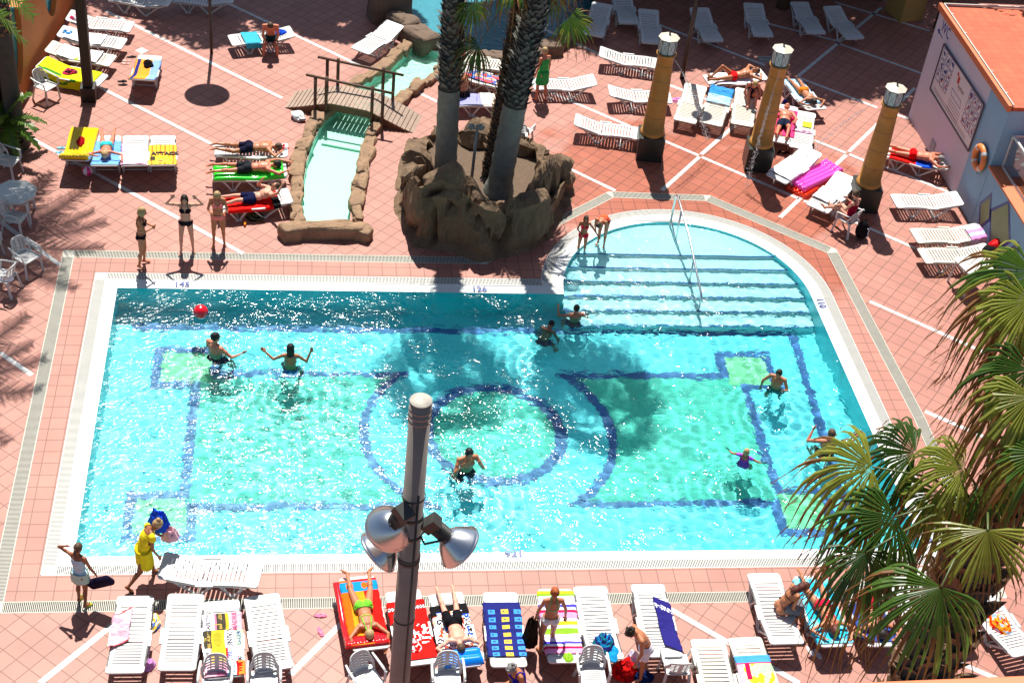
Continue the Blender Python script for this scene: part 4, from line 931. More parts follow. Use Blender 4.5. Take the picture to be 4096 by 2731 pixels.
mb = MB(); mb.bar(L_(WX-.03, 31.66, 3.59), L_(WX-.03, 37.26, 3.59), .10, .18); mb.build('roof_edge', m_orange, bld)
mb = MB(); mb.bar(L_(WX+.06, 31.7, 3.66), L_(WX+.06, 37.2, 3.66), .035, .06); mb.bar(L_(WX+.05, 37.22, 3.66), L_(27, 37.22, 3.66), .035, .06)
for y in (32.3, 33.4, 34.4, 35.5, 36.6): mb.box(L_(WX+.10, y, 3.66), (.05, .04, .07))
mb.build('edge_rail', m_trim, bld)
Mw = Matrix(((0, 0, -1, 0), (-1, 0, 0, 0), (0, 1, 0, 0), (0, 0, 0, 1)))          # wall frame: text x runs towards -Y, y is up, faces -X
onw = lambda y, z, off=.004: Matrix.Translation((-off, y-34, z)) @ Mw
text_mesh('WC', .46, m_navy, 'lettering', onw(36.5, 3.22), bld, sx=.8)
mb = MB(); 
def wq(mb, pts, off=.006): mb.add([(-off, y-34, z) for y, z in pts], [tuple(range(len(pts)))])
wq(mb, [(36.55, 2.93), (36.85, 2.96), (36.85, 2.99), (36.55, 2.96)][::-1]); wq(mb, [(36.85, 2.90), (37.02, 2.99), (36.85, 3.06)]); mb.build('arrow', m_navy, bld)
mb = MB(); mb.box(L_(WX-.01, 35.12, .29), (.03, .34, .32)); vt = mb.build('vent', M('vent_grey', (.35, .36, .38), .5), bld); mb = MB()
for i in range(7): mb.box(L_(WX-.03, 35.12, .16+i*.042), (.012, .32, .012))
mb.build('slat', M('vent_slat', (.55, .55, .58), .5), vt)
tag(bld, 'pale lilac and blue toilet block with a flat orange tiled roof', 'building')
# notice board
nb = empty('notice_board', (WX-.02, 34.62, 2.21)); NB_ = lambda y, z, o=.0: (-o, y-34.62, z-2.21); y0_, y1_, z0_, z1_ = 32.98, 36.27, 1.48, 2.92
mb = MB(); mb.box((0, 0, 0), (.03, y1_-y0_, z1_-z0_)); mb.build('panel', M('notice_white', (.66, .64, .66), .4, var=.03), nb)
mb = MB()
for a, b in (((y0_, z0_), (y1_, z0_)), ((y1_, z0_), (y1_, z1_)), ((y1_, z1_), (y0_, z1_)), ((y0_, z1_), (y0_, z0_))): mb.bar(NB_(*a, .02), NB_(*b, .02), .04, .04)
mb.build('frame', M('board_frame', (.06, .06, .09), .4), nb)
m_red = M('sign_red', (.5, .05, .03), .5)
def picto(yc, zc, w_, h_, strike, seed):
    mb = MB(); X = -.018; rnd = random.Random(seed)
    for a, b in (((yc-w_, zc-h_), (yc+w_, zc-h_)), ((yc+w_, zc-h_), (yc+w_, zc+h_)), ((yc+w_, zc+h_), (yc-w_, zc+h_)), ((yc-w_, zc+h_), (yc-w_, zc-h_))): mb.bar(NB_(*a, .018), NB_(*b, .018), .014, .004, (1, 0, 0))
    for j in range(3): 
        y, z = yc+rnd.uniform(-.5, .5)*w_, zc+rnd.uniform(-.5, .5)*h_; mb.box(NB_(y, z, .018), (.004, rnd.uniform(.03, .09), rnd.uniform(.03, .12)))
    o = mb.build('pictogram', m_navy, nb)
    if strike: mb = MB(); mb.bar(NB_(yc+w_, zc-h_, .021), NB_(yc-w_, zc+h_, .021), .016, .004, (1, 0, 0)); mb.build('strike', m_red, o)
for i in range(3):
    for j in range(3): picto(36.05-i*.32, 2.72-j*.34, .125, .145, (i+j) >= 3, i*3+j); picto(33.80-i*.30, 2.70-j*.36, .125, .15, True, 20+i*3+j)
mb = MB()
for j in range(7): 
    mb.bar(NB_(36.1 if j > 4 else 35.0, 1.60+j*.085 if j < 5 else 1.60+(j-5)*.06, .018), NB_(34.1 if j < 5 else 33.4, 1.60+j*.085 if j < 5 else 1.60+(j-5)*.06, .018), .012, .004, (1, 0, 0))
mb.build('small_print', M('print_brown', (.25, .16, .14), .6), nb)
mb = MB(); 
for a, b in (((35.0, 2.25), (34.3, 2.25)), ((34.3, 2.25), (34.2, 2.06)), ((34.2, 2.06), (34.95, 2.06)), ((34.95, 2.06), (35.0, 2.25))): mb.bar(NB_(*a, .018), NB_(*b, .018), .012, .004, (1, 0, 0))
mb.build('map_outline', m_navy, nb)
mb = MB(); mb.box(NB_(34.78, 2.62, .018), (.004, .14, .2)); mb.ell(NB_(34.9, 2.74, .018), (.003, .06, .06)); mb.build('emblem', m_red, nb)
text_mesh('aymar', .2, M('logo_brown', (.30, .18, .06), .6), 'logo_text', Matrix.Translation(NB_(34.48, 2.50, .02)) @ Mw, nb)
tag(nb, 'large white notice board with small pictograms and red strikes on the toilet block wall', 'notice board')
# low blue terrace wall with painted diamonds
tw = empty('terrace', (WX, 29, 0)); T_ = lambda x, y, z: (x-WX, y-29, z)
mb = MB(); mb.box(T_(WX+.15, 28.35, .91), (.30, 6.65, 1.82)); mb.build('low_wall', m_wall_b, tw)
mb = MB(); mb.box(T_(WX+.17, 28.33, 1.845), (.46, 6.7, .05)); mb.build('coping', m_orange, tw)
mb = MB(); mb.box(T_(23, 28.35, .80), (10, 6.6, 1.5)); mb.build('terrace_floor', m_roof, tw)
m_olive = M('olive_paint', (.27, .30, .15), .7); m_lb = M('light_blue_paint', (.30, .50, .66), .7)
def diamond(yc, zc, w_, h_, mat, name='diamond', par=tw, rim=.07, x=-.004):
    P_ = [(yc-w_, zc), (yc, zc-h_), (yc+w_, zc), (yc, zc+h_)]; P_ = [(y, min(1.80, max(.01, z))) for y, z in P_]
    for k_, (s_, m_, o_) in enumerate(((1, m_navy, .003), (1-rim/w_*1.6, mat, .006))):
        mb = MB(); q_ = [(yc+(y-yc)*s_, zc+(z-zc)*s_) for y, z in P_]; mb.add([(x-o_, y-29, z) for y, z in q_], [(0, 1, 2, 3)]); mb.build(name, m_, par)
diamond(31.15, .78, .42, .62, m_olive); diamond(30.2, 1.0, .75, 1.05, m_olive); diamond(29.1, .45, .6, .85, m_lb)
mb = MB(); mb.box(T_(WX+.3, 28.4, 2.35), (.02, 6.4, .9)); gl_ = mb.build('glass_panel', M('railing_glass', (.75, .88, .85), .03, trans=1, var=.02), tw)
mb = MB()
for x_, z_ in ((WX+.3, 2.83), (WX+.3, 1.9)): mb.bar(T_(x_, 25.2, z_), T_(x_, 31.6, z_), .05, .05)
for i in range(5): mb.bar(T_(WX+.3, 25.2+i*1.6, 1.86), T_(WX+.3, 25.2+i*1.6, 2.85), .05, .05)
mb.bar(T_(WX+.3, 31.6, 2.83), T_(21, 31.6, 2.83), .05, .05); mb.bar(T_(WX+1.2, 31.4, 3.1), T_(WX+.9, 28, 3.1), .07, .07); mb.build('railing', M('white_railing', (.72, .72, .68), .4), tw)
mb = MB(); mb.grid(lambda a, b: (.62+.05*sin(a*20)+.25*b, 2.4-.6*a-.1, 3.0-b*.95+.03*sin(a*14)), 24, 12); mb.build('banner', cloth_mat('magenta', (200, 0, 60)), tw, solid=.01)
tag(tw, 'blue terrace wall with olive diamonds, orange coping and glass railing above', 'terrace wall')
# life ring
lr = empty('life_ring', (WX-.09, 32.2, 1.78)); mb = MB(); n1, n2 = 36, 12; mo = M('life_ring_orange', (.78, .22, .05), .5)
def tor(mb, a0, a1, R_, r_, k): 
    mb.add([(r_*sin(2*pi*j/12), (R_+r_*cos(2*pi*j/12))*cos(a0+(a1-a0)*i/k), (R_+r_*cos(2*pi*j/12))*sin(a0+(a1-a0)*i/k)) for i in range(k+1) for j in range(12)], [(i*12+j, i*12+(j+1) % 12, (i+1)*12+(j+1) % 12, (i+1)*12+j) for i in range(k) for j in range(12)], True)
tor(mb, 0, 2*pi, .29, .085, 40); mb.build('ring', mo, lr, fix=True)
for a in range(4): mb = MB(); tor(mb, a*pi/2+.6, a*pi/2+.85, .29, .089, 4); mb.build('white_band', m_white, lr, fix=True)
mb = MB(); mb.tube([(0.02, .40*cos(t*.3), .40*sin(t*.3)-.04*abs(sin(t*.6*2))) for t in range(22)], .009, 6); mb.build('rope', M('green_rope', (.05, .25, .18), .8), lr); tag(lr, 'orange life ring with white bands hanging on the blue wall', 'life ring')

# ---------------------------------------------------------------- orange wall with round glazed openings on the left
m_ow = M('orange_render', (.48, .155, .03), .7, var=.18, nscale=1.6, bump=.004); m_ot = M('orange_top', (.66, .30, .10), .6)
wp = [G(2, 338), G(14, 292), G(52, 195), G(96, 118), G(145, 24), G(172, -24)]; ow = empty('curved_orange_wall', wp[2]); WH = 2.4; TH = .20
wl = [0]
for a, b in zip(wp, wp[1:]): wl.append(wl[-1]+(b-a).length)
def wpt(t):
    k = min(len(wp)-2, max(0, bisect.bisect(wl, t)-1)); p = wp[k].lerp(wp[k+1], (t-wl[k])/(wl[k+1]-wl[k])); d0 = (wp[k+1]-wp[k]).normalized(); return p-wp[2], Vector((-d0.y, d0.x, 0))
notch = [(wl[2]-.95, .85, .6), (wl[3]+.85, .80, .7)]
def wz(t):
    z = WH
    for c_, hr, zb in notch:
        if abs(t-c_) < hr: z = min(z, zb+(WH-zb)*(1-sqrt(1-((t-c_)/hr)**2)))
    return z
ts = sorted([wl[-1]*i/90 for i in range(91)]+[c_+s_*hr*q for c_, hr, zb in notch for s_ in (-1, 1) for q in (1.001, .999, .985, .95)]); mb = MB()
for t0, t1 in zip(ts, ts[1:]):
    if t1-t0 < 1e-6: continue
    p, n0 = wpt(t0+1e-6); q, n1 = wpt(t1-1e-6); n1 = n0; za, zb_ = wz(t0), wz(t1); U_ = Vector((0, 0, 1))
    mb.add([p-n0*TH, q-n1*TH, q-n1*TH+U_*zb_, p-n0*TH+U_*za, p+n0*TH, q+n1*TH, q+n1*TH+U_*zb_, p+n0*TH+U_*za], [(0, 1, 2, 3), (5, 4, 7, 6), (3, 2, 6, 7)])
mb.build('wall', m_ow, ow)
for c_, hr, zb in notch:
    arc_ = []
    for i in range(25):
        a = -pi+pi*i/24; t = c_+hr*.97*cos(a); p, n_ = wpt(t); arc_.append(p+Vector((0, 0, WH+(WH-zb-.05)*sin(a))))
    mb = MB(); mb.tube(arc_, .06, 8); mb.build('steel_rim', M('teal_rim', (.05, .22, .22), .25, metal=.6), ow)
    mb = MB(); mb.add(arc_, [tuple(range(25))]); mb.build('glass', M('green_glass', (.25, .55, .50), .05, var=.3, nscale=2), ow)
tag(ow, 'orange rendered wall with round glazed cut-outs along the left edge', 'wall')
# shaded building and hedge along the top edge
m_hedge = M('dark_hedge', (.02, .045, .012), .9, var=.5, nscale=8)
def leafmass(name, boxc, boxd, nleaf, ls, mat, label, cat, seed=1, round_=False, core=True):
    rnd = random.Random(seed); mb = MB()
    for i in range(nleaf):
        if round_:
            while True:
                q = Vector((rnd.uniform(-1, 1), rnd.uniform(-1, 1), rnd.uniform(-1, 1)))
                if q.length < 1 and (q.length > .55 or rnd.random() < .3) and noise.noise(q*2.2+Vector((seed, 0, 0))) > -.22: break
            c = Vector((q.x*boxd[0]/2, q.y*boxd[1]/2, q.z*boxd[2]/2))*(1+.25*noise.noise(q*1.7+Vector((0, seed, 0))))
        else: c = Vector((rnd.uniform(-.5, .5)*boxd[0], rnd.uniform(-.5, .5)*boxd[1], rnd.uniform(-.5, .5)*boxd[2]))
        a = Vector((rnd.gauss(0, 1), rnd.gauss(0, 1), rnd.gauss(0, .5))).normalized()*ls*rnd.uniform(.7, 1.4); b = a.cross(Vector((rnd.gauss(0, 1), rnd.gauss(0, 1), rnd.gauss(0, 1)))).normalized()*ls*.42
        mb.add([c-a*.5, c+b*.5, c+a*.5, c-b*.5], [(0, 1, 2, 3)])
    o = mb.build(name, mat); o.location = boxc; return o
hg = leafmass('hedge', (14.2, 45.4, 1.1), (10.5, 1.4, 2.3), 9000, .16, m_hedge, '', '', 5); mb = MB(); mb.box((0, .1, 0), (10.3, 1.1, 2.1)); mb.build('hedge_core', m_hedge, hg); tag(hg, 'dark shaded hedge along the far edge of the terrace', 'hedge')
pb = empty('pillar', (19.7, 43.7, 0)); mb = MB(); mb.box((0, 0, 1.6), (.9, .9, 3.2), .3); mb.build('shaft', M('ochre_pillar', (.35, .22, .06), .7), pb, bevel=.02); tag(pb, 'square ochre pillar in the shade at the top right', 'pillar')
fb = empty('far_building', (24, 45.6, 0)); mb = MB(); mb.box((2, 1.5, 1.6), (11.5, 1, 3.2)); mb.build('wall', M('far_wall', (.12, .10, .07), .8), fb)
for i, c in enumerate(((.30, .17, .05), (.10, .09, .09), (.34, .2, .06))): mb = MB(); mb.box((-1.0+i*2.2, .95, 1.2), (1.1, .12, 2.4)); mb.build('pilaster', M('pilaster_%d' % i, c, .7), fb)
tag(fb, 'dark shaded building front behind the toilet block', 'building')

# ---------------------------------------------------------------- trees beyond the frame that shade the far terrace
m_leaf = M('tree_leaf', (.06, .11, .03), .6, var=.4, nscale=3); m_bark = M('bark', (.12, .08, .05), .9, var=.3, bump=.02, bscale=12)
def tree(x, y, h, r_, n, seed, label, ls=.30):
    n = int(n*1.5)
    t = empty('broadleaf_tree', (x, y, 0)); o = leafmass('crown', (0, 0, h), (2*r_, 2*r_, 1.5*r_), n, ls, m_leaf, '', '', seed, True); o.parent = t
    mb = MB(); mb.tube([(0, 0, 0), (.1, .05, h*.35), (0, 0, h*.75)], [.22, .17, .10], 12)
    rnd = random.Random(seed)
    for k in range(7): a = rnd.uniform(0, 6.28); mb.tube([(0, 0, h*(.45+.04*k)), (cos(a)*r_*.35, sin(a)*r_*.35, h*(.7+.03*k)), (cos(a)*r_*.75, sin(a)*r_*.75, h*(.85+.03*k))], [.08, .05, .02], 8)
    mb.build('trunk', m_bark, t); tag(t, label, 'tree', 'broadleaf trees beyond the far terrace')
for a in ((-2.3, 47.0, 8.2, 2.5, 8000, 1), (1.4, 47.7, 8.6, 2.3, 8000, 2), (6.6, 47.3, 8.6, 2.3, 8000, 13), (9.3, 47.8, 8.5, 2.5, 6000, 3), (13.2, 46.9, 8.4, 2.8, 6500, 4), (17.2, 46.0, 8.6, 3.0, 8000, 5), (20.7, 42.9, 8.8, 3.0, 9000, 6), (14.8, 49.2, 9.5, 3.0, 7000, 7), (-5.5, 49.2, 8.5, 2.6, 6000, 8), (20.5, 47.8, 9.2, 3.2, 8000, 9), (.2, 49.6, 10.0, 2.6, 6000, 10), (11.4, 45.6, 7.6, 1.9, 3000, 11), (15.6, 43.9, 7.6, 1.8, 3000, 12)):
    tree(*a, 'leafy tree outside the photo, its shadow falling on the '+{1: 'far left terrace', 2: 'terrace behind the sitting man', 3: 'loungers at the top', 4: 'middle of the far right terrace', 5: 'white loungers in the shade', 6: 'toilet block roof', 7: 'hedge', 8: 'top left corner', 9: 'far building', 10: 'top edge near the disc lamp', 11: 'loungers by the slim lamp', 12: 'paving north of the middle column', 13: 'splash pool'}[a[5]])

# ---------------------------------------------------------------- palms
def leafmat(name, c, tr=.35, rough=.38, tip=None):
    m = bpy.data.materials.new(name); m.use_nodes = True; MATS[name] = m; n = m.node_tree.nodes; l = m.node_tree.links; b = n['Principled BSDF']; b.inputs['Base Color'].default_value = (*c, 1); b.inputs['Roughness'].default_value = rough
    tc = n.new('ShaderNodeTexCoord'); no = n.new('ShaderNodeTexNoise'); no.inputs['Scale'].default_value = 3; l.new(tc.outputs['Object'], no.inputs['Vector']); mx = n.new('ShaderNodeMix'); mx.data_type = 'RGBA'
    mx.inputs[6].default_value = (*[x*.7 for x in c], 1); mx.inputs[7].default_value = (*[x*1.35 for x in c], 1); l.new(no.outputs['Fac'], mx.inputs[0]); l.new(mx.outputs[2], b.inputs['Base Color'])
    t = n.new('ShaderNodeBsdfTranslucent'); t.inputs[0].default_value = (*[min(1, x*1.6) for x in c], 1); mi = n.new('ShaderNodeMixShader'); mi.inputs[0].default_value = tr; l.new(b.outputs[0], mi.inputs[1]); l.new(t.outputs[0], mi.inputs[2]); l.new(mi.outputs[0], n['Material Output'].inputs[0]); return m
m_pg = leafmat('palm_green', (.08, .17, .022), .4, .3); m_py = leafmat('palm_yellow_green', (.24, .27, .04), .4, .35); m_pt = leafmat('palm_dry_tip', (.19, .085, .02), .2, .6); m_pet = M('petiole', (.085, .11, .03), .5); m_pd = leafmat('palm_dark', (.04, .09, .014), .3, .28)
def fan(mb, hub, A, Nn, size, seed, droop=.25, spread=98, nseg=34, dry=.25, mats=(0, 1, 2)):
    "fan leaf: folded segments, joined near the hub, splitting into drooping tips; material slots 0 green 1 yellow 2 dry"
    rnd = random.Random(seed); A = N(A); Nn = N(Vector(Nn)-A*A.dot(Vector(Nn))); B = Nn.cross(A); hub = Vector(hub); Z = Vector((0, 0, 1)); rr_ = [.03, .22, .42, .58, .72, .85, 1.0]
    for k in range(nseg):
        th = radians(-spread+2*spread*(k+.5)/nseg); dth = radians(2*spread/nseg); th += rnd.uniform(-.5, .5)*dth; L = size*(.78+.22*cos(th*.7))*rnd.uniform(.82, 1.08); dr = droop*rnd.uniform(.6, 1.6)*(1.9 if rnd.random() < .12 else 1); isdry = rnd.random() < dry; yel = rnd.random() < dry*.8
        vs = []
        for j, q in enumerate(rr_):
            half = dth/2 if q < .6 else dth/2*max(.05, (1-(q-.6)/.4*.93)); 
            for s_, up in ((-1, -.0), (0, 1), (1, 0)):
                t_ = th+s_*half*1.0; d = A*cos(t_)+B*sin(t_); fold = .010*size*(1 if s_ == 0 else -1)*min(1, q*2.5)*(1 if q < .8 else .5)
                p = hub+d*L*q+Nn*(fold-.10*size*q*q*0)+Nn*(-.28*size*abs(sin(th*.5))**2*q)-Z*dr*size*(max(0, q-.38)/.62)**2.0*1.25-d*(dr*L*.32*(max(0, q-.5)/.5)**2)
                vs.append(p)
        fs = []; mi = []
        for j in range(len(rr_)-1):
            a = j*3; fs += [(a, a+1, a+4, a+3), (a+1, a+2, a+5, a+4)]; m_ = mats[0]
            if yel and rr_[j] >= .4: m_ = mats[1]
            if (isdry and rr_[j] >= .55) or rr_[j] >= .85: m_ = mats[2]
            mi += [m_, m_]
        b = len(mb.v); mb.v += [tuple(p) for p in vs]; mb.f += [tuple(i+b for i in f) for f in fs]; mb.mi += mi; mb.sm += [False]*len(fs)
        if rnd.random() < .9:       # hanging threads
            e = vs[-2]; w_ = Vector((rnd.uniform(-1, 1), rnd.uniform(-1, 1), 0)); ln = size*rnd.uniform(.12, .38); o_ = A*cos(th)+B*sin(th); q1 = e+o_*ln*.35-Z*ln*.6+w_*.02; q2 = e+o_*ln*.4-Z*ln*1.1+w_*.06; s_ = (A*(-sin(th))+B*cos(th))*.005
            b = len(mb.v); mb.v += [tuple(x) for x in (e-s_*1.6, e+s_*1.6, q1+s_, q1-s_, q2)]; mb.f += [(b, b+1, b+2, b+3), (b+3, b+2, b+4)]; mb.mi += [mats[2]]*2; mb.sm += [False]*2
def petiole(mb, a, b, up, r=.018, sl_=4):
    a, b = Vector(a), Vector(b); m_ = (a+b)/2+Vector(up)*(b-a).length*.12; mb.k = sl_ if sl_ is not None else 0; mb.tube([a, (a*.5+m_*.5)+Vector(up)*.01, m_, (m_+b)/2, b], [r*1.8, r*1.4, r*1.1, r, r*.8], 7); mb.k = 0
def trunk(mb, base, top, r0, r1, boots_from, seed, n=1, lean=None, flare=1.25, bs=1.0, dens=1.0):
    rnd = random.Random(seed); base = Vector(base); top = Vector(top); H_ = (top-base).length; ns = 16; pts = []; rs = []
    for i in range(ns+1):
        t = i/ns; p = base.lerp(top, t)+((lean or Vector((0, 0, 0)))*sin(pi*t)); pts.append(p); rs.append((r0+(r1-r0)*t)*(1+(flare-1)*max(0, 1-t*H_/.5)))
    mb.tube(pts, rs, 18)
    if boots_from is not None:
        z = boots_from; k = 0
        while z < H_-.1:
            t = z/H_; i = min(ns-1, int(t*ns)); c = pts[i].lerp(pts[i+1], t*ns-i); rr_ = rs[i]; a = k*2.399+rnd.uniform(-.15, .15); o = Vector((cos(a), sin(a), 0)); s_ = Vector((-sin(a), cos(a), 0))
            w_ = .075*bs*rnd.uniform(.8, 1.3); l_ = .17*bs*rnd.uniform(.7, 1.4); out = .05*bs*rnd.uniform(.6, 2.0)
            p0 = c+o*(rr_-.02); A1 = p0-s_*w_; B1 = p0+s_*w_; A2 = p0+o*out-s_*w_*.75+Vector((0, 0, l_*.6)); B2 = p0+o*out+s_*w_*.75+Vector((0, 0, l_*.6)); T1 = p0+o*out*1.9+Vector((0, 0, l_))+s_*rnd.uniform(-.02, .02); th = Vector((0, 0, -.03))+o*(-.02)
            mb.k = 1; mb.add([A1, B1, B2, A2, T1, A2+th*1.5-o*.03, B2+th*1.5-o*.03], [(0, 1, 2, 3), (3, 2, 4), (3, 4, 5), (2, 6, 4), (5, 4, 6), (0, 3, 5), (1, 6, 2)]); mb.k = 0
            z += .014/dens*bs*bs*(.25/max(.15, rr_)); k += 1
m_tr_d = M('palm_trunk_dark', (.055, .055, .048), .9, var=.35, nscale=5, bump=.01, bscale=20); m_boot = M('old_leaf_base', (.13, .13, .115), .85, var=.5, nscale=4); m_boot_b = M('brown_leaf_base', (.17, .10, .055), .85, var=.5, nscale=4)
m_wash = M('whitewashed_trunk', (.21, .215, .185), .9, var=.45, nscale=4, bump=.03, bscale=9)
def palm(name, base, top, r0, r1, label, seed, leaves=None, wash=None, boots=.3, bootmat=None, nleaf=26, lsize=.9, pet=1.1, lean=None, bs=1.0, dens=1.0, flare=1.3, cam_leaves=(), filt=None):
    root = empty(name, base); base = Vector(base); rel = lambda p: Vector(p)-base; top = Vector(top); rnd = random.Random(seed)
    mb = MB(); trunk(mb, (0, 0, 0), rel(top), r0, r1, boots if wash is None else wash, seed, lean=lean, bs=bs, dens=dens, flare=1.0 if wash else flare); mb.build('trunk', [m_tr_d, bootmat or m_boot], root)
    if wash:
        mb = MB(); tt = rel(top)*(wash/rel(top).length); ln_ = (lean or Vector((0, 0, 0))); pts = [rel(top)*(wash/rel(top).length)*i/20+ln_*sin(pi*(wash/rel(top).length)*i/20) for i in range(21)]; rs = [(r0+(r1-r0)*(wash/rel(top).length)*i/20)*(1+.45*max(0, 1-i/20*wash/.6)**2)+.012+.009*((i*7) % 3) for i in range(21)]; mb.tube(pts, rs, 22, caps=False); mb.build('painted_base', m_wash, root)
    i = 0
    for c in cam_leaves:
        hub, A_, Nn, sz, dr, dry, mset = c; mb = MB(); petiole(mb, rel(top)+Vector((0, 0, -.05)), rel(hub), (0, 0, 1), .011); fan(mb, rel(hub), A_, Nn, sz, seed*50+i, dr, dry=dry); mats_ = {'g': [m_pg, m_py, m_pt], 'y': [m_py, m_py, m_pt], 'd': [m_pd, m_pg, m_pt]}[mset]; mb.build('leaf', mats_+[m_pt, m_pet], root); i += 1
    for k in range(nleaf):
        a = k*2.399+rnd.uniform(-.2, .2); el = radians(75-135*(k/nleaf)**.8)+rnd.uniform(-.1, .1); d = Vector((cos(a)*cos(el), sin(a)*cos(el), sin(el))); L = pet*rnd.uniform(.8, 1.1); hub = top+d*L-Vector((0, 0, .15*L)); A_ = (d+Vector((0, 0, -.45))).normalized(); Nn = Vector((0, 0, 1))*cos(el)+Vector((cos(a), sin(a), 0))*.3
        if abs(A_.z) > .9: Nn = Vector((cos(a), sin(a), 0))
        if filt and not filt(hub): continue
        mb = MB(); petiole(mb, rel(top), rel(hub), (0, 0, 1), .014); fan(mb, rel(hub), A_, Nn, lsize*rnd.uniform(.85, 1.1), seed*90+k, .3+.35*(k/nleaf), dry=.15+.4*(k/nleaf)); mb.build('leaf', [m_pg, m_py, m_pt, m_pt, m_pet], root)
    tag(root, label, 'palm tree', 'palm trees'); return root
palm('palm_tree', (3.70, 33.05, .12), (3.35, 33.1, 12.6), .27, .22, 'left palm trunk in the rock planter with a whitewashed foot', 11, wash=2.75, nleaf=26, lsize=1.0, pet=1.1, dens=1.25, bs=1.05)
palm('palm_tree', (5.05, 32.45, .12), (6.7, 32.6, 12.9), .30, .21, 'right palm trunk in the rock planter, leaning, with a whitewashed foot', 12, wash=2.7, nleaf=26, lsize=1.0, pet=1.1, lean=Vector((-.25, 0, 0)), dens=1.25, bs=1.05)
Rt = rightc.normalized(); Up = (RC @ Vector((0, 1, 0))).normalized(); Bk = (RC @ Vector((0, 0, 1))).normalized()
P3t = Vector((5.30, 33.5, 5.55)); cL = lambda u, v, d, du, dv, nr, sz, dr, dry, ms: (camray(u, v, d), Rt*du-Up*dv+Vector((0, 0, -.001)), Bk*nr[0]+Vector((0, 0, 1))*nr[1]+Rt*nr[2], sz, dr, dry, ms)
d3 = (P3t-Vector((0, 0, HCAM))).length
palm('palm_tree', (4.85, 33.2, .12), P3t, .17, .17, 'thin short palm with brown leaf bases between the two whitewashed trunks', 13, boots=.2, bootmat=m_boot_b, nleaf=24, lsize=.95, pet=.95, bs=.8, dens=1.3, flare=1.1,
     cam_leaves=[cL(1308, 42, d3-.9, .6, .55, (1, .35, 0), .78, .2, .15, 'g'), cL(1098, 105, d3-.3, -.7, .4, (.8, .5, 0), .78, .35, .2, 'd'), cL(1085, 8, d3-.8, .05, 1, (1, .2, 0), .62, .3, .15, 'g'), cL(1250, -30, d3, .3, .3, (.9, .4, 0), .8, .3, .2, 'g')], filt=lambda h: h.z > 5.65)
# foreground palms
P1 = camray(2252, 1165, 15.0)
palm('palm_tree', (P1.x, P1.y, 0), P1, .20, .16, 'foreground fan palm in the lower right corner, in front of the pool', 21, boots=.3, bootmat=m_boot_b, nleaf=5, lsize=.9, pet=1.2, bs=1.15, dens=.9,
     cam_leaves=[cL(2103, 1039, 14.6, -.8, -.25, (.6, .75, 0), .72, .62, .1, 'd'), cL(2216, 1075, 14.4, -1, -.1, (.75, .6, 0), .70, .70, .15, 'y'), cL(2004, 1072, 14.2, -1, .12, (.6, .8, 0), .82, .45, .5, 'y'), cL(2055, 1187, 14.0, -.95, .45, (.7, .6, .1), .80, .60, .5, 'd'),
                 cL(2269, 1217, 13.9, -.05, 1, (1, .3, .0), .60, .15, .05, 'y'), cL(2162, 1347, 13.6, -.5, 1, (1, .1, .25), .82, .30, .15, 'g'), cL(1990, 1268, 13.8, -.15, 1, (.9, .2, .5), .72, .5, .35, 'd'), cL(2160, 1130, 14.5, -.5, .9, (.8, .5, .1), .62, .7, .25, 'g'),
                 cL(2262, 1105, 14.6, .5, .4, (.7, .7, 0), .65, .7, .2, 'g')], filt=lambda h: False)
P2 = camray(2455, 830, 15.2)
palm('palm_tree', (P2.x, P2.y, 0), P2, .27, .19, 'second foreground fan palm at the right edge with brown hanging tips', 22, boots=.3, bootmat=m_boot_b, nleaf=6, lsize=.95, pet=1.2, bs=1.6, dens=.8, flare=1.6,
     cam_leaves=[cL(2372, 625, 15.0, -1, .30, (.6, .75, 0), .88, .5, .55, 'g'), cL(2368, 690, 14.8, -.9, .6, (.7, .6, 0), .80, .65, .8, 'y'), cL(2366, 850, 14.5, -.9, .45, (.7, .6, 0), .78, .6, .5, 'd'), cL(2372, 910, 14.2, -.6, .9, (.8, .4, 0), .80, .7, .9, 'y'), cL(2395, 1040, 14.2, -.7, .6, (.8, .4, 0), .66, .6, .4, 'g')], filt=lambda h: h.x > P2.x+.2)
# feather palms on the left
def feather_palm(base, h, r_, label, seed, nf=20, fl=2.3, crown_low=False, vis=None):
    root = empty('feather_palm', base); rnd = random.Random(seed); mb = MB(); trunk(mb, (0, 0, 0), (0, 0, h), r_, r_*.75, .15 if h < 2 else 3.2, seed, bs=.8, dens=.8, flare=1.4); mb.build('trunk', [m_tr_d, m_boot_b], root)
    for k in range(nf):
        a = k*2.399; el = radians(70-95*(k/nf)); mb = MB(); pts = []; p = Vector((0, 0, h)); dd = Vector((cos(a)*cos(el), sin(a)*cos(el), sin(el))); n_ = 14
        for i in range(n_+1): pts.append(p.copy()); p = p+dd*fl/n_; dd = (dd+Vector((0, 0, -.10))).normalized()
        mb.k = 1; mb.tube(pts, [.022*(1-i/n_*.8) for i in range(n_+1)], 6); mb.k = 0
        for i in range(2, n_+1):
            for sub in (0, .33, .66):
                q = pts[i-1].lerp(pts[i], sub); t = (pts[i]-pts[i-1]).normalized(); s_ = t.cross(Vector((0, 0, 1))).normalized(); l_ = fl*.21*(1-abs((i+sub)/n_-.45)*1.1)*rnd.uniform(.8, 1.15)
                for sg in (-1, 1):
                    e = q+(s_*sg*.85+t*.55+Vector((0, 0, rnd.uniform(-.35, .25)))).normalized()*l_; w_ = t*.030; mb.add([q-w_, q+w_, e+w_*.5, e-w_*.3], [(0, 1, 2, 3)])
        mb.build('frond', [m_pg, m_pet], root)
    tag(root, label, 'palm tree', 'feather palms by the left edge')
feather_palm((-7.35, 34.35, 0), 7.4, .24, 'ringed feather palm trunk rising beside the orange wall at the left edge', 31, nf=26, fl=3.0)
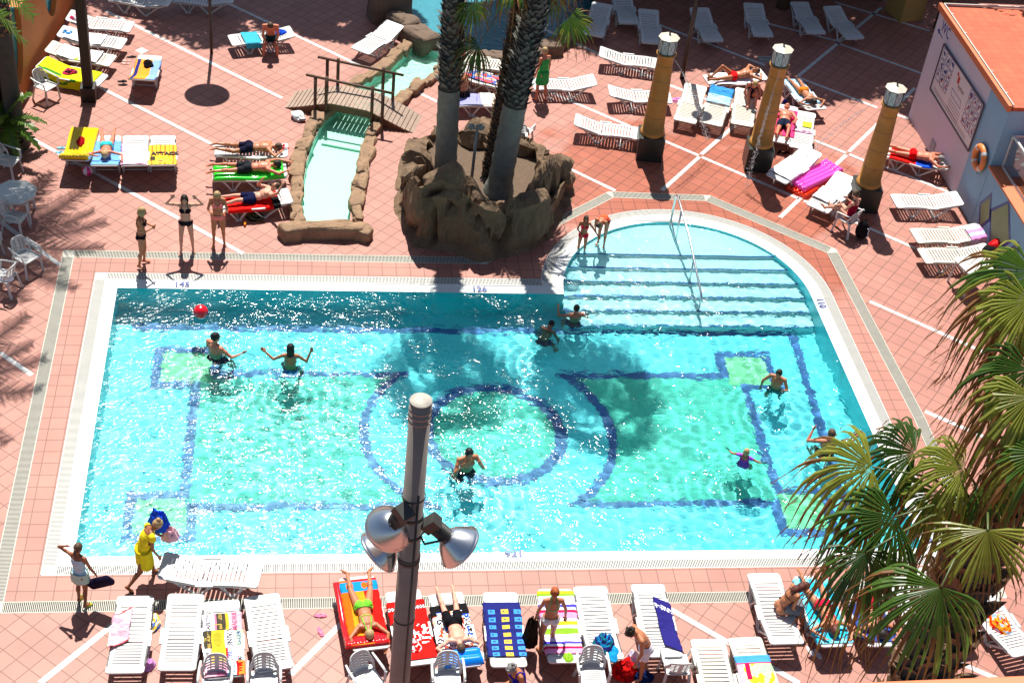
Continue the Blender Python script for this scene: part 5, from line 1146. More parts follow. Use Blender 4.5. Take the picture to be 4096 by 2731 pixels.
feather_palm((-8.1, 29.2, 0), 7.4, .22, 'feather palm left of the frame shading the paving beside the pool', 32, nf=26, fl=3.0)
feather_palm((-7.55, 34.1, 0), .85, .30, 'low feather palm clump at the left edge in front of the orange wall', 33, nf=16, fl=1.15)
# ---------------------------------------------------------------- sun loungers: key, head (u,v), foot (u,v), back angle, aged, label
RAWL = [
 ('A1', (152, 33), (304, 63), 14, 0, 'topmost white lounger of the left row, pink clothes on its head'),
 ('A2', (134, 69), (286, 102), 14, 0, 'second white lounger of the left row with a white towel and blue cloth'),
 ('A3', (108, 104), (260, 141), 14, 1, 'third lounger of the left row, creamy white with a white sheet on it'),
 ('A4', (84, 140), (238, 186), 14, 0, 'lounger under the yellow green towel beside the orange wall'),
 ('A5', (318, 196), (346, 128), 22, 0, 'lounger with the orange and blue towel standing alone near the sandals'),
 ('A6', (681, 70), (528, 94), 10, 0, 'lounger in the tree shade with a man sitting on it'),
 ('A7', (906, 54), (826, 118), 14, 0, 'empty lounger tilted against the rocks beside the water channel'),
 ('B0', (163, 392), (196, 300), 22, 0, 'lounger under the yellow inflatable mattress'),
 ('B1', (238, 389), (249, 312), 22, 0, 'lounger of the row of three with the woman in turquoise briefs'),
 ('B2', (309, 389), (312, 312), 22, 0, 'lounger of the row of three with the pale pink towel'),
 ('B3', (372, 389), (374, 312), 22, 0, 'lounger of the row of three with the orange striped towel'),
 ('C1', (664, 344), (494, 344), 6, 0, 'top lounger of the three by the channel, man in navy shorts on his side'),
 ('C2', (667, 391), (488, 400), 6, 0, 'middle lounger of the three by the channel, under the green air mattress'),
 ('C3', (660, 448), (496, 472), 6, 0, 'lowest lounger of the three by the channel with a red towel'),
 ('D1', (352, -4), (255, -8), 12, 0, 'shaded lounger cut by the top edge of the photo at the left'),
 ('D2', (470, -10), (395, -5), 12, 0, 'second shaded lounger cut by the top edge, near the disc lamp'),
 ('E1', (1097, 135), (1185, 158), 8, 1, 'creamy lounger half hidden behind the middle palm trunk'),
 ('E2', (1074, 162), (1180, 202), 8, 0, 'lounger with the red and blue patterned cloth between the palm trunks'),
 ('E3', (1148, 222), (1040, 232), 8, 0, 'lounger on which the short haired boy sits behind the palms'),
 ('E4', (1362, 182), (1222, 194), 14, 0, 'empty lounger just right of the woman in the green dress'),
 ('E5', (1385, 5), (1362, 82), 16, 0, 'lounger behind the hanging palm leaf at the top'),
 ('F1', (1430, -12), (1446, 55), 16, 0, 'bluish shaded lounger at the top, left of the pair'),
 ('F2', (1490, 24), (1498, 100), 16, 0, 'bluish lounger right behind the leftmost lantern column'),
 ('F3', (1397, 120), (1517, 148), 12, 0, 'empty lounger left of the lantern head of the leftmost column'),
 ('F4', (1390, 206), (1542, 225), 12, 0, 'empty lounger passing behind the shaft of the leftmost column'),
 ('F5', (1316, 272), (1470, 308), 14, 0, 'empty lounger ending at the plinth of the leftmost column'),
 ('G1', (1606, 18), (1640, 96), 16, 0, 'half sunny lounger beside the slim black lamp pole'),
 ('G2', (1728, 3), (1754, 84), 16, 0, 'tall shaded lounger at the top middle of the right terrace'),
 ('G3', (1847, 22), (1876, 78), 12, 0, 'shorter looking shaded lounger left of the last one in the shade'),
 ('G4', (1908, 12), (1966, 90), 16, 0, 'rightmost shaded lounger standing at an angle under the trees'),
 ('H1', (1768, 168), (1622, 186), 10, 0, 'lounger with the man in red trunks on his back'),
 ('H2', (1600, 193), (1572, 280), 18, 1, 'lounger sprayed by the leftmost column jet, a disc shadow on it'),
 ('H3', (1662, 197), (1632, 286), 18, 1, 'lounger with the blue towel next to the sprayed one'),
 ('H4', (1716, 200), (1704, 288), 12, 1, 'lounger with the woman hugging her knees'),
 ('H5', (1868, 240), (1815, 182), 6, 0, 'lounger with the tanned woman lying face down'),
 ('H6', (1808, 240), (1793, 328), 14, 0, 'lounger with the pink towel and the man in dark shorts'),
 ('H7', (1849, 250), (1839, 342), 12, 0, 'lounger with the lime green bag on it, right of the man in dark shorts'),
 ('I1', (1845, 358), (1782, 412), 14, 0, 'lounger with the crumpled white towel beside the middle column'),
 ('I2', (1950, 400), (1876, 480), 14, 0, 'lounger with a white sheet at the foot where the reading woman rests her legs'),
 ('I3', (2172, 374), (2026, 346), 10, 0, 'lounger with the man in red trunks beside the toilet block'),
 ('J1', (2228, 454), (2052, 462), 12, 0, 'empty lounger close to the blue wall under the life ring'),
 ('J2', (2272, 528), (2098, 542), 12, 1, 'lounger with the pink and blue towel at its head by the diamonds'),
 ('J3', (2290, 574), (2116, 588), 12, 1, 'empty lounger nearest to the white table at the right'),
 ('K1', (285, 1548), (312, 1368), 12, 0, 'bottom row lounger with the pale pink towel'),
 ('K2', (405, 1540), (428, 1363), 12, 0, 'empty bottom row lounger under the carried one'),
 ('K3', (518, 1566), (508, 1379), 12, 0, 'bottom row lounger with the printed word towel'),
 ('K4', (634, 1543), (600, 1366), 12, 0, 'empty bottom row lounger right of the printed word towel'),
 ('L1', (862, 1532), (818, 1324), 12, 0, 'bottom row lounger with the woman in the lime green bikini'),
 ('L2', (966, 1522), (924, 1356), 12, 0, 'bottom row lounger with the red towel behind the steel mast'),
 ('L3', (1068, 1532), (1022, 1362), 12, 0, 'bottom row lounger with the boy in black shorts'),
 ('L4', (1170, 1530), (1148, 1360), 12, 0, 'bottom row lounger with the navy towel of blue and yellow squares'),
 ('L5', (1302, 1523), (1274, 1352), 12, 0, 'bottom row lounger with the bright striped towel'),
 ('L6', (1394, 1513), (1354, 1346), 12, 0, 'bottom row lounger with the teal clothes heap'),
 ('L7', (1530, 1508), (1486, 1341), 12, 0, 'bottom row lounger with the navy blue towel hanging off its side'),
 ('M1', (1672, 1640), (1624, 1467), 12, 1, 'empty lounger at the bottom edge, left of the palm tree towel'),
 ('M2', (1770, 1630), (1709, 1463), 12, 1, 'lounger at the bottom edge with the printed palm tree towel'),
 ('M3', (1808, 1472), (1752, 1316), 12, 0, 'lounger on which the auburn haired girl sits'),
 ('M4', (1925, 1482), (1858, 1322), 12, 0, 'lounger with the turquoise towel and the woman in the red bikini'),
 ('M5', (2030, 1478), (1965, 1322), 12, 0, 'lounger with the dark blue towel mostly hidden by palm leaves'),
 ('M6', (2150, 1475), (2070, 1328), 12, 0, 'white lounger end peeking out below the big hanging palm leaf'),
 ('M7', (2225, 1462), (2112, 1303), 12, 0, 'lounger with the blue and orange cloth behind the palm trunk'),
 ('M8', (2360, 1500), (2235, 1345), 12, 0, 'rightmost bottom lounger with multicoloured clothes'),
]
for k_, hd, ft, ang, aged, lab in RAWL: put_lounger(k_, hd, ft, lab, ang, bool(aged))
# the carried one
a_, b_ = G(372, 1288, .62), G(603, 1330, .42); d_ = b_-a_; o = copy_tree(LP[(12, False)]); m_ = (a_+b_)/2; o.location = (m_.x, m_.y, .14); o.rotation_euler = (0, .09, atan2(d_.y, d_.x)+pi); tag(o, 'white lounger being carried by the woman in the yellow dress', 'sun lounger', 'white plastic sun loungers on the terrace')
LOUNGERS['CAR'] = (Matrix.Translation(o.location) @ Matrix.Rotation(o.rotation_euler.z, 4, 'Z'), radians(12))

# ---------------------------------------------------------------- armchairs and tables
for u, v, f_, lab in ((108, 228, -35, 'white armchair beside the yellow green towel lounger at the left'), (22, 402, -20, 'white armchair cut by the left edge above the round shaded table'), (38, 532, -15, 'white armchair right below the left table'), (64, 622, -40, 'white armchair with chevron back nearest the pool corner'),
                    (14, 668, 160, 'white armchair with a bag on its seat at the left edge'), (-22, 596, -10, 'white armchair only just inside the left edge'), (1940, 532, 128, 'white armchair of the reading woman beside the right lantern column'), (1196, 332, 60, 'white armchair behind the rock planter with a cup on its arm'),
                    (497, 1600, -93, 'white armchair back in front of the printed word towel'), (607, 1597, -88, 'white armchair back in front of the empty lounger'), (838, 1590, -60, 'white armchair turned sideways by the woman in the lime bikini'), (1024, 1592, -90, 'white armchair back beside the steel mast'), (1353, 1578, -90, 'white armchair back in front of the teal clothes heap'), (1545, 1560, 88, 'white armchair facing the pool beside the boy in white shorts')):
    put_chair(u, v, f_, lab)
def table(u, v, lab, r_=.42, rz=0, square=False):
    p = G(u, v, .72); t = empty('garden_table', (p.x, p.y, 0), rz); mb = MB(); n = 4 if square else 8; pts = []
    for k in range(n):
        a = 2*pi*(k+.5)/n; 
        for q in range(-2, 3): b_ = a+q*(.09 if square else .12); rr_ = r_*(1-.012*q*q); pts.append((cos(b_)*rr_, sin(b_)*rr_))
    mb.poly(pts, .69, .72); mb.build('table_top', m_plastic, t, bevel=.008); mb = MB(); mb.poly([(x*.93, y*.93) for x, y in pts], .64, .688); mb.build('apron', m_plastic, t)
    for k in range(4): a = pi/4+k*pi/2; mb = MB(); mb.bar((cos(a)*r_*.85, sin(a)*r_*.85, .68), (cos(a)*r_*.95, sin(a)*r_*.95, 0), .05, .05); mb.build('leg', m_plastic, t)
    tag(t, lab, 'table', 'white plastic tables'); return t
table(34, 440, 'white plastic table dappled by palm shade at the left edge', .52)
t_ = table(2238, 607, 'white plastic table with a printed drawing beside the right palm', .50, .3, True)
mb = MB()
for a, b in (((-.2, .1), (.1, .18)), ((.1, .18), (.16, -.02)), ((.16, -.02), (-.12, -.1)), ((-.12, -.1), (-.2, .1)), ((-.1, .02), (.05, .08)), ((-.08, -.03), (.08, .02))): mb.bar((*a, .722), (*b, .722), .012, .003)
mb.build('print', M('print_brown', (.25, .16, .14), .6), t_)

# ---------------------------------------------------------------- towels
cm = cloth_mat
W_ = cm('white', (238, 238, 242)); TG = 'beach towels on the loungers'
st = lambda cols: (lambda a, b: cols[min(len(cols)-1, int(a*len(cols)))])
def tw_(key, lab, mats, pat=None, **k): return towel(key, lab, mats, pat, group=TG, **k)
tw_('A2', 'crumpled white towel on the second lounger of the left row', [W_], s0=-.35, s1=.75, y0=-.3, y1=.3, wr=.035, seed=2)
tw_('A3', 'white sheet with a knot on the third lounger of the left row', [W_, cm('lime', (190, 220, 60))], lambda a, b: 1 if .45 < a < .55 and b > .8 else 0, s0=-.55, s1=.6, y0=-.42, y1=.3, wr=.035, seed=3)
tw_('A4', 'long yellow green towel hanging over the side of a lounger', [cm('yellow_green', (205, 215, 30)), cm('leaf_green', (60, 130, 50))], lambda a, b: 1 if noise.noise((a*3, b*6, 2)) > .22 and b > .5 else 0, s0=-.75, s1=.90, y0=-.36, y1=.62, nv=30, seed=4)
tw_('A5', 'orange and pale blue towel on the lounger near the sandals', [cm('orange', (238, 150, 50)), cm('cornflower', (130, 165, 235)), cm('navy', (35, 40, 110)), cm('sky', (170, 215, 235))], lambda a, b: 3 if a < .45 and .3 < b < .8 and False else (1 if b > .66 else 2 if .10 < b < .2 else 0), s0=-.62, s1=.86, y0=-.36, y1=.36, seed=5)
tw_('A6', 'teal towel draped over the shaded lounger beside the sitting man', [cm('teal', (60, 165, 190))], s0=-.55, s1=-.08, y0=-.5, y1=.33, seed=6)
tw_('B1', 'light blue towel under the woman in turquoise briefs', [cm('light_blue', (110, 165, 235))], s0=-.6, s1=.84, y0=-.345, y1=.345, seed=8)
tw_('B2', 'pale pink creased towel on the middle lounger of three', [cm('pale_pink', (245, 180, 215)), cm('sky', (170, 215, 235))], lambda a, b: 1 if (hypot((a-.62)*1.6, b-.3) < .13) else 0, s0=-.45, s1=.86, y0=-.34, y1=.3, wr=.03, seed=9)
to_, fn_ = tw_('B3', 'yellow and orange striped towel with black lettering', [cm('sun_yellow', (250, 225, 60)), cm('deep_orange', (240, 130, 50)), cm('coral', (235, 80, 80))], lambda a, b: (0 if (.35 < a < .78 and .12 < b < .72) and not (hypot((a-.62)*1.5, b-.42) < .12) else (2 if hypot((a-.62)*1.5, b-.42) < .12 else int(b*13) % 2)), s0=-.42, s1=.86, y0=-.345, y1=.36, seed=10)
m_ink = M('black_print', (.02, .015, .02), .8)
Mt = lambda s, y, rz, up=.03: (lambda x, z, t: Matrix.Translation((x, y, z+up)) @ Matrix.Rotation(-t, 4, 'Y') @ Matrix.Rotation(rz, 4, 'Z'))(*S(s, LOUNGERS['B3'][1]), atan2(S(s+.03, LOUNGERS['B3'][1])[1]-S(s, LOUNGERS['B3'][1])[1], .03))
text_mesh('ATTACK', .175, m_ink, 'lettering', Mt(-.02, .06, pi/2, .045), to_, bold=.008, ext=.006); text_mesh('SOUNKIS', .17, m_ink, 'lettering', Mt(.22, -.24, pi, .045), to_, bold=.006, ext=.006)
tw_('C3', 'red towel trimmed with black on the lowest lounger by the channel', [cm('red', (225, 25, 20)), cm('black', (25, 22, 25))], lambda a, b: 1 if a > .85 and b < .6 else 0, s0=-.7, s1=.62, y0=-.42, y1=.36, seed=12)
tw_('C2', 'blue towel lying along the green air mattress', [cm('steel_blue', (75, 110, 185))], s0=-.72, s1=.1, y0=-.30, y1=-.05, seed=13, lump=.0).__class__
tw_('E2', 'red, blue and orange patterned cloth between the palm trunks', [cm('red_print', (225, 90, 90)), cm('blue_print', (70, 110, 190)), cm('sand_print', (225, 190, 150))], lambda a, b: int((noise.noise((a*5, b*3, 1))+.5)*2.99) % 3, s0=-.5, s1=.55, y0=-.22, y1=.22, wr=.04, seed=14)
tw_('E3', 'lilac towel under the sitting short haired boy', [cm('lilac', (150, 150, 205)), cm('cream', (235, 215, 200))], lambda a, b: 1 if a > .6 else 0, s0=-.8, s1=.3, y0=-.3, y1=.3, seed=15)
tw_('H3', 'crumpled blue towel at the head of the lounger by the column', [cm('azure', (60, 145, 215)), cm('pale_azure', (175, 215, 240))], lambda a, b: 0 if a > .5 else 1, s0=.25, s1=.9, y0=-.34, y1=.34, wr=.05, seed=16)
tw_('H5', 'pale towel under the tanned woman', [cm('pale_azure', (175, 215, 240))], s0=-.9, s1=.6, y0=-.3, y1=.3, seed=17)
tw_('H1', 'white towel under the man in red trunks', [W_], s0=-.7, s1=.8, y0=-.33, y1=.33, seed=18)
tw_('H6', 'hot pink towel under the man in dark shorts', [cm('hot_pink', (240, 60, 120)), cm('coral', (235, 80, 80))], lambda a, b: 1 if (a < .3 and b > .5) else 0, s0=-.6, s1=.75, y0=-.36, y1=.36, seed=19)
tw_('I1', 'crumpled white towel covering the lounger beside the middle column', [W_], s0=-.75, s1=.35, y0=-.36, y1=.40, wr=.04, seed=20)
tw_('I2', 'white sheet bunched at the foot of the lounger by the right column', [W_], s0=-.55, s1=.05, y0=-.25, y1=.36, wr=.06, seed=21)
tw_('I3', 'red and blue towel under the man beside the toilet block', [cm('red', (225, 25, 20)), cm('royal', (30, 80, 210))], lambda a, b: 1 if a > .62 else 0, s0=-.7, s1=.5, y0=-.36, y1=.36, seed=22)
tw_('J2', 'pink and light blue towel hanging over the head of a lounger', [cm('rose', (225, 140, 195)), cm('sky', (170, 215, 235)), cm('lavender', (215, 205, 235))], lambda a, b: [2, 0, 1, 0, 2][min(4, int(b*5))], s0=.55, s1=1.15, y0=-.5, y1=.2, wr=.04, seed=23)
tw_('K1', 'pale pink towel twisted over the bottom left lounger', [cm('dusty_pink', (232, 180, 195)), cm('salmon', (240, 90, 90))], lambda a, b: 1 if (a < .05 or a > .96) else 0, s0=-.52, s1=.22, y0=-.36, y1=-.02, skew=-.22, wr=.055, seed=24, lump=.12, nu=60, nv=36)
cols_w = [cm('off_white', (225, 225, 232)), cm('gold', (226, 180, 50)), cm('charcoal', (70, 64, 52)), cm('olive_gold', (170, 160, 45)), cm('rose_print', (228, 170, 185)), cm('pale_green', (190, 215, 170)), cm('sky', (170, 215, 235)), cm('red', (225, 25, 20)), cm('deep_orange', (240, 130, 50)), cm('mauve', (200, 120, 150))]
def wordpat(a, b):
    r_ = int(a*4); c = b
    T = [[(.30, 0), (.34, 9), (.58, 2), (.65, 1), (1, 4)], [(.22, 2), (.56, 1), (.80, 0), (1, 5)], [(.18, 0), (.20, 9), (.56, 1), (.60, 7), (.82, 0), (.85, 9), (1, 0)], [(.3, 4), (.56, 9), (.78, 6), (.82, 7), (1, 8)]][min(3, r_)]
    if r_ in (1, 2) and hypot((a*4-r_-.5)*1.0, (b-.38)*4) < .42: return 3
    for lim, m_ in T:
        if c < lim: return m_
    return 0
tok, _ = tw_('K3', 'patchwork towel printed with words in many colours', cols_w, wordpat, s0=-.60, s1=.92, y0=-.36, y1=.36, seed=25, wr=.02, nu=64, nv=40)
def on_t(key, parent, txt, s, y, size, mat, rz=pi, up=.03):
    an = LOUNGERS[key][1]; x, z = S(s, an); t = atan2(S(s+.03, an)[1]-z, .03); text_mesh(txt, size, mat, 'lettering', Matrix.Translation((x, y, z+up)) @ Matrix.Rotation(-t, 4, 'Y') @ Matrix.Rotation(rz, 4, 'Z'), parent, ext=.003, bold=.002)
m_gold = M('gold_print', (.55, .38, .06), .8); m_ros = M('rose_print_ink', (.45, .08, .18), .8); m_bl = M('blue_print_ink', (.03, .05, .3), .8)
for t_x, s_, y_, sz, m_ in (('CAFETIVO', -.42, .25, .10, m_ink), ('BAR', -.44, .10, .12, m_gold), ('BARREZZO', -.42, .03, .07, m_gold), ('MADRID', -.42, -.22, .12, m_ros), ('RESTAURAZ', -.03, .25, .07, m_gold), ('FIN', -.03, .31, .06, m_gold), ('UNIVA', -.03, -.12, .14, m_ink), ('LAGER', -.03, -.28, .1, m_bl), ('LOSER', .35, -.11, .12, m_bl), ('MAHOU', .35, -.28, .1, m_ink), ('CAFE', .35, .28, .09, m_ink), ('LITEN', .72, -.14, .1, m_bl), ('WM', .72, -.27, .15, cols_w[7])):
    on_t('K3', tok, t_x, s_, -y_, sz, m_, rz=pi)
tw_('L2', 'red towel with a black and white checked band behind the mast', [cm('red', (225, 25, 20)), cm('black', (25, 22, 25)), W_], lambda a, b: (2 if int(b*30) % 2 == int(a*60) % 2 else 1) if .10 < a < .145 else (1 if hypot((a-.5)*1.2, b-.15) < .2 else (2 if (hypot((a-.55)*1.2, b-.72) < .2 and noise.noise((a*22, b*12, 4)) > .05) else 0)), s0=-.66, s1=.80, y0=-.40, y1=.40, nu=60, nv=30, seed=26)
tw_('L1', 'red towel with a turquoise band of orange flowers under the woman in lime', [cm('red', (225, 25, 20)), cm('turquoise', (20, 135, 190)), cm('flower', (238, 100, 20)), cm('amber', (250, 150, 30))], lambda a, b: (2 if min(hypot((a-.10)*2.0, b-.32), hypot((a-.10)*2.0, b-.68)) < .09 else 1) if .03 < a < .19 else (3 if .28 < b < .62 and a > .19 else 2 if b < .3 else 0), s0=-.80, s1=.84, y0=-.42, y1=.36, nu=60, nv=30, seed=27, up=.05)
tw_('L3', 'black towel with blue, white and orange pictures under the boy', [cm('black', (25, 22, 25)), cm('off_white', (225, 225, 232)), cm('royal', (30, 80, 210)), cm('rust', (205, 80, 40)), cm('sand_print', (225, 190, 150))], lambda a, b: 0 if a < .12 or (a < .2 and abs(b-.5) > .3) else [2, 1, 0, 1, 3, 1, 4, 1, 0, 1][int((noise.noise((a*5, b*4, 7))+.5)*9.9) % 10], s0=-.62, s1=.62, y0=-.42, y1=.38, nu=56, nv=30, seed=28)
def navy_sq(a, b):
    c = b*4.2-.5; r_ = a*7.6-.8; fc, fr_ = c % 1.35, r_ % 1
    if 0 <= c < 3.7 and 0 < r_ < 6.9 and .10 < fc < .85 and .22 < fr_ < .78:
        if .30 < fc < .62 and .38 < fr_ < .62 and noise.noise((a*40, b*30, 3)) > -.05: return 0
        return 2 if int(c/1.35) == 1 else 1
    return 0
tw_('L4', 'navy towel printed with rows of blue and yellow squares', [cm('navy', (30, 28, 70)), cm('sq_blue', (70, 150, 230)), cm('sq_yellow', (245, 190, 70))], navy_sq, s0=-.66, s1=.66, y0=-.38, y1=.38, nu=90, nv=60, seed=29, wr=.014)
tw_('L5', 'towel with bright stripes of pink, white, purple, yellow and green', [cm('stripe_yellow', (235, 205, 40)), cm('stripe_green', (130, 175, 45)), cm('stripe_lilac', (215, 195, 235)), cm('stripe_purple', (75, 65, 200)), cm('stripe_crimson', (220, 20, 75)), cm('stripe_pink', (240, 150, 200)), W_], st([0, 1, 6, 2, 6, 3, 6, 4, 5, 5, 6, 0, 6, 1, 1, 6, 2, 2, 3, 6, 4, 5, 5]), s0=-.86, s1=.70, y0=-.38, y1=.37, nu=70, nv=26, seed=30, wr=.018)
tw_('L7', 'navy blue towel slipping off the right side of a lounger', [cm('deep_navy', (40, 35, 110)), cm('off_white', (225, 225, 232))], lambda a, b: 1 if .12 < a < .2 and noise.noise((a*60, b*20, 2)) > -.1 else 0, s0=-.42, s1=.82, y0=.04, y1=.60, skew=.35, seed=31, wr=.03)
tw_('M2', 'towel printed with a palm tree, blue sky and pink figure', [cm('mint_print', (170, 215, 165)), cm('sq_blue', (70, 120, 220)), cm('rose_print', (228, 190, 225)), cm('stripe_crimson', (220, 40, 60)), cm('stripe_yellow', (235, 215, 100))], lambda a, b: 1 if a < .12 else 3 if a < .14 else 2 if b < .16 else (3 if .22 < b < .30+.1*a and noise.noise((a*6, 1, 1)) > -.3 else (4 if noise.noise((a*6, b*6, 5)) > .18 else 0)), s0=-.48, s1=.8, y0=-.33, y1=.40, seed=32)
tw_('M4', 'turquoise towel with pale zigzags under the woman in the red bikini', [cm('bright_turquoise', (40, 185, 225)), cm('pale_turquoise', (130, 220, 240))], lambda a, b: 1 if int(a*9+abs((b*4) % 1-.5)*2) % 3 == 0 else 0, s0=-.85, s1=.86, y0=-.42, y1=.36, seed=33)
tw_('M5', 'dark blue towel under the hidden sunbather behind the palm leaves', [cm('denim', (50, 75, 150))], s0=-.2, s1=.82, y0=-.36, y1=.38, seed=34)
# heaps of clothes
HG = 'clothes and towels left in heaps'
def hp(key, s, y, r_, mats, lab, seed, rz=0, cat='clothes', name='clothes_heap', up=0): heap((0, 0, 0), r_, mats, lab, name, cat, seed, rz=rz, M4=on_lounger(key, s, y, up), group=HG)
hp('A1', .72, .05, (.20, .16, .10), [cm('hot_pink', (240, 60, 120)), W_], 'pink and white clothes on the head of the topmost left lounger', 1)
hp('A2', .70, .0, (.16, .13, .08), [cm('azure', (60, 145, 215)), W_], 'blue and white cloth on the head of the second left lounger', 2)
hp('A4', .05, .0, (.22, .13, .09), [cm('hot_pink', (240, 60, 120)), cm('black', (25, 22, 25))], 'pink and black clothes on the yellow green towel', 3, rz=.5, up=.03)
hp('A5', -.35, .02, (.17, .15, .10), [cm('black', (25, 22, 25))], 'black garment lying on the orange and blue towel', 4, up=.03)
hp('A6', .55, .05, (.22, .14, .09), [cm('royal', (30, 60, 170))], 'royal blue cloth on the shaded lounger behind the sitting man', 5)
hp('C1', .80, .1, (.2, .14, .09), [cm('off_white', (225, 225, 232)), cm('red', (225, 25, 20))], 'white and red cloth at the head of the side sleeping man', 6)
hp('H7', .0, .0, (.33, .07, .05), [W_, cm('rose', (225, 140, 195))], 'white and pink cloth lying across the lounger with the lime bag', 7, rz=pi/2)
hp('L6', .58, .02, (.24, .20, .22), [cm('dark_teal', (20, 115, 135)), cm('deep_navy', (40, 35, 110)), cm('turquoise', (20, 155, 210))], 'teal and navy heap of clothes on a bottom row lounger', 8)
hp('L6', .74, .12, (.24, .13, .06), [cm('turquoise', (20, 155, 210))], 'turquoise cloth spread beside the teal heap', 9)
hp('L5', .80, .05, (.15, .09, .05), [cm('stripe_green', (130, 215, 75))], 'small light green cloth at the head of the striped towel', 10)
hp('M7', -.35, .0, (.22, .17, .13), [cm('turquoise', (20, 135, 220)), cm('flower', (238, 100, 20))], 'blue and orange cloth behind the palm trunk', 11)
hp('M8', .05, .0, (.30, .2, .13), [cm('powder', (160, 185, 220)), cm('amber', (250, 150, 30)), cm('red', (225, 25, 20))], 'powder blue, orange and red clothes on the rightmost bottom lounger', 12)
hp('L2', .45, -.05, (.2, .15, .1), [cm('red', (225, 25, 20)), W_], 'red and white cloth on the red towel lounger', 13, up=.03)
for u, v, r_, ms, lab, s_ in ((340, 1528, (.14, .12, .16), [cm('orchid', (200, 140, 205))], 'lilac cloth dropped beside the bottom left lounger', 21), (350, 1432, (.16, .22, .12), [cm('blue_print', (70, 110, 190)), cm('stripe_yellow', (235, 205, 40)), W_], 'blue and yellow beach bag between the bottom left loungers', 22),
                          (1556, 232, (.24, .12, .07), [cm('rose', (235, 150, 205))], 'pink cloth on the paving behind the leftmost column', 23), (586, 500, (.22, .18, .13), [cm('khaki', (80, 82, 50)), cm('black', (25, 22, 25))], 'khaki bag on the paving under the red towel lounger', 24),
                          (1432, 1545, (.26, .2, .26), [cm('maroon', (150, 10, 20)), cm('red', (200, 20, 25))], 'dark red bag on the paving beside the boy in white shorts', 25), (1450, 1530, (.16, .12, .34), [W_, cm('lavender', (215, 205, 235))], 'white cloth on top of the dark red bag', 26), (1478, 1556, (.22, .12, .12), [cm('navy_blue', (20, 35, 80))], 'navy clothes behind the legs of the boy in white shorts', 27),
                          (28, 1105/1.7415+2, (.0, .0, .0), [W_], '', 28), (1800, 250, (.12, .1, .25), [cm('navy', (30, 28, 70))], 'navy bag under the tanned woman lounger', 29), (2158, 352, (.15, .12, .45), [cm('black', (25, 22, 25))], 'black bag at the foot of the toilet block wall', 30)):
    if r_[0] > 0: heap(G(u, v, 0), r_, ms, lab, 'clothes_heap' if 'bag' not in lab else 'bag', 'bag' if 'bag' in lab else 'clothes', s_, group=HG)
p = G(16, 640, .44); heap(p, (.16, .13, .14), [W_], 'white plastic bag on the seat of the armchair at the left edge', 'bag', 'bag', 31, group=HG)
# ---------------------------------------------------------------- inflatables
def airbed(M4, L, Wd, mat, lab, ribs=6, along=True, seed=1, prof=None, pillow=True, name='air_mattress', group='inflatable mattresses', th=.10):
    mb = MB(); nu, nv = 48, 30
    def fn(a, b, top):
        x = (a-.5)*L; y = (b-.5)*Wd; e = min(1, min(a, 1-a)*L/.07, min(b, 1-b)*Wd/.07); e = sqrt(max(0, 1-(1-e)**2)); r_ = abs(sin(pi*ribs*b)) if along else abs(sin(pi*ribs*a))
        h = th*e*(.55+.45*r_)+(.05*e if pillow and a > .84 else 0); zz = (prof(x) if prof else (x, 0)); return (zz[0], y, zz[1]+(h if top else .0))
    vs = [fn(i/nu, j/nv, t) for t in (1, 0) for j in range(nv+1) for i in range(nu+1)]; o_ = (nu+1)*(nv+1)
    fs = []
    for j in range(nv):
        for i in range(nu): a = j*(nu+1)+i; fs += [(a, a+1, a+nu+2, a+nu+1), (o_+a+nu+1, o_+a+nu+2, o_+a+1, o_+a)]
    mb.add(vs, fs, True); o = mb.build(name, mat, weld=True); o.matrix_world = M4; tag(o, lab, 'inflatable', group); return o
def vinyl(n_, c): return M('vinyl_'+n_, srgb(c), .18, var=.05, coat=.4)
my = vinyl('yellow', (235, 195, 0)); Ml, an = LOUNGERS['B0']
airbed(Ml @ Matrix.Translation((.0, 0, .02)), 1.95, .74, my, 'yellow inflatable mattress laid on a lounger with a red cloth on it', 9, True, prof=lambda x: S(max(-.94, min(.94, x)), an))
hp('B0', -.2, .0, (.20, .10, .05), [cm('maroon', (160, 15, 50))], 'dark red cloth on the yellow inflatable mattress', 33, up=.13)
Ml, an = LOUNGERS['C2']; airbed(Ml @ Matrix.Translation((-.03, 0, .01)), 1.8, .72, vinyl('green', (40, 225, 40)), 'bright green air mattress under the man with the cap', 6, prof=lambda x, an=an: S(max(-.94, min(.94, x)), an), th=.08)
Ml, an = LOUNGERS['L1']; airbed(Ml @ Matrix.Translation((.0, -.06, .005)), 1.7, .80, vinyl('red', (235, 20, 30)), 'shiny red air mattress under the red towel with flowers', 7, prof=lambda x, an=an: S(max(-.94, min(.94, x)), an), th=.045)
Ml, an = LOUNGERS['L3']; airbed(Ml @ Matrix.Translation((.70, 0, S(.7, an)[1]+.01)) @ Matrix.Rotation(-an, 4, 'Y'), .42, .74, vinyl('blue', (10, 130, 235)), 'translucent blue inflatable pillow at the head of the boy', 2, False, pillow=False, th=.12)
pa_, pb_ = G(1815, 432, .1), G(1895, 395, .1); az = atan2(pb_.y-pa_.y, pb_.x-pa_.x); mid_ = (G(1838, 436)+G(1880, 398))/2
airbed(Matrix.Translation((mid_.x+.05, mid_.y-.10, .0)) @ Matrix.Rotation(az+.12, 4, 'Z'), 1.7, .70, vinyl('orange_red', (250, 55, 15)), 'orange red air mattress lying under the pink one', 5, th=.14)
airbed(Matrix.Translation((mid_.x+.12, mid_.y+.0, .15)) @ Matrix.Rotation(az, 4, 'Z'), 1.7, .68, vinyl('pink', (255, 90, 200)), 'hot pink ribbed air mattress beside the white towel lounger', 5, th=.13)
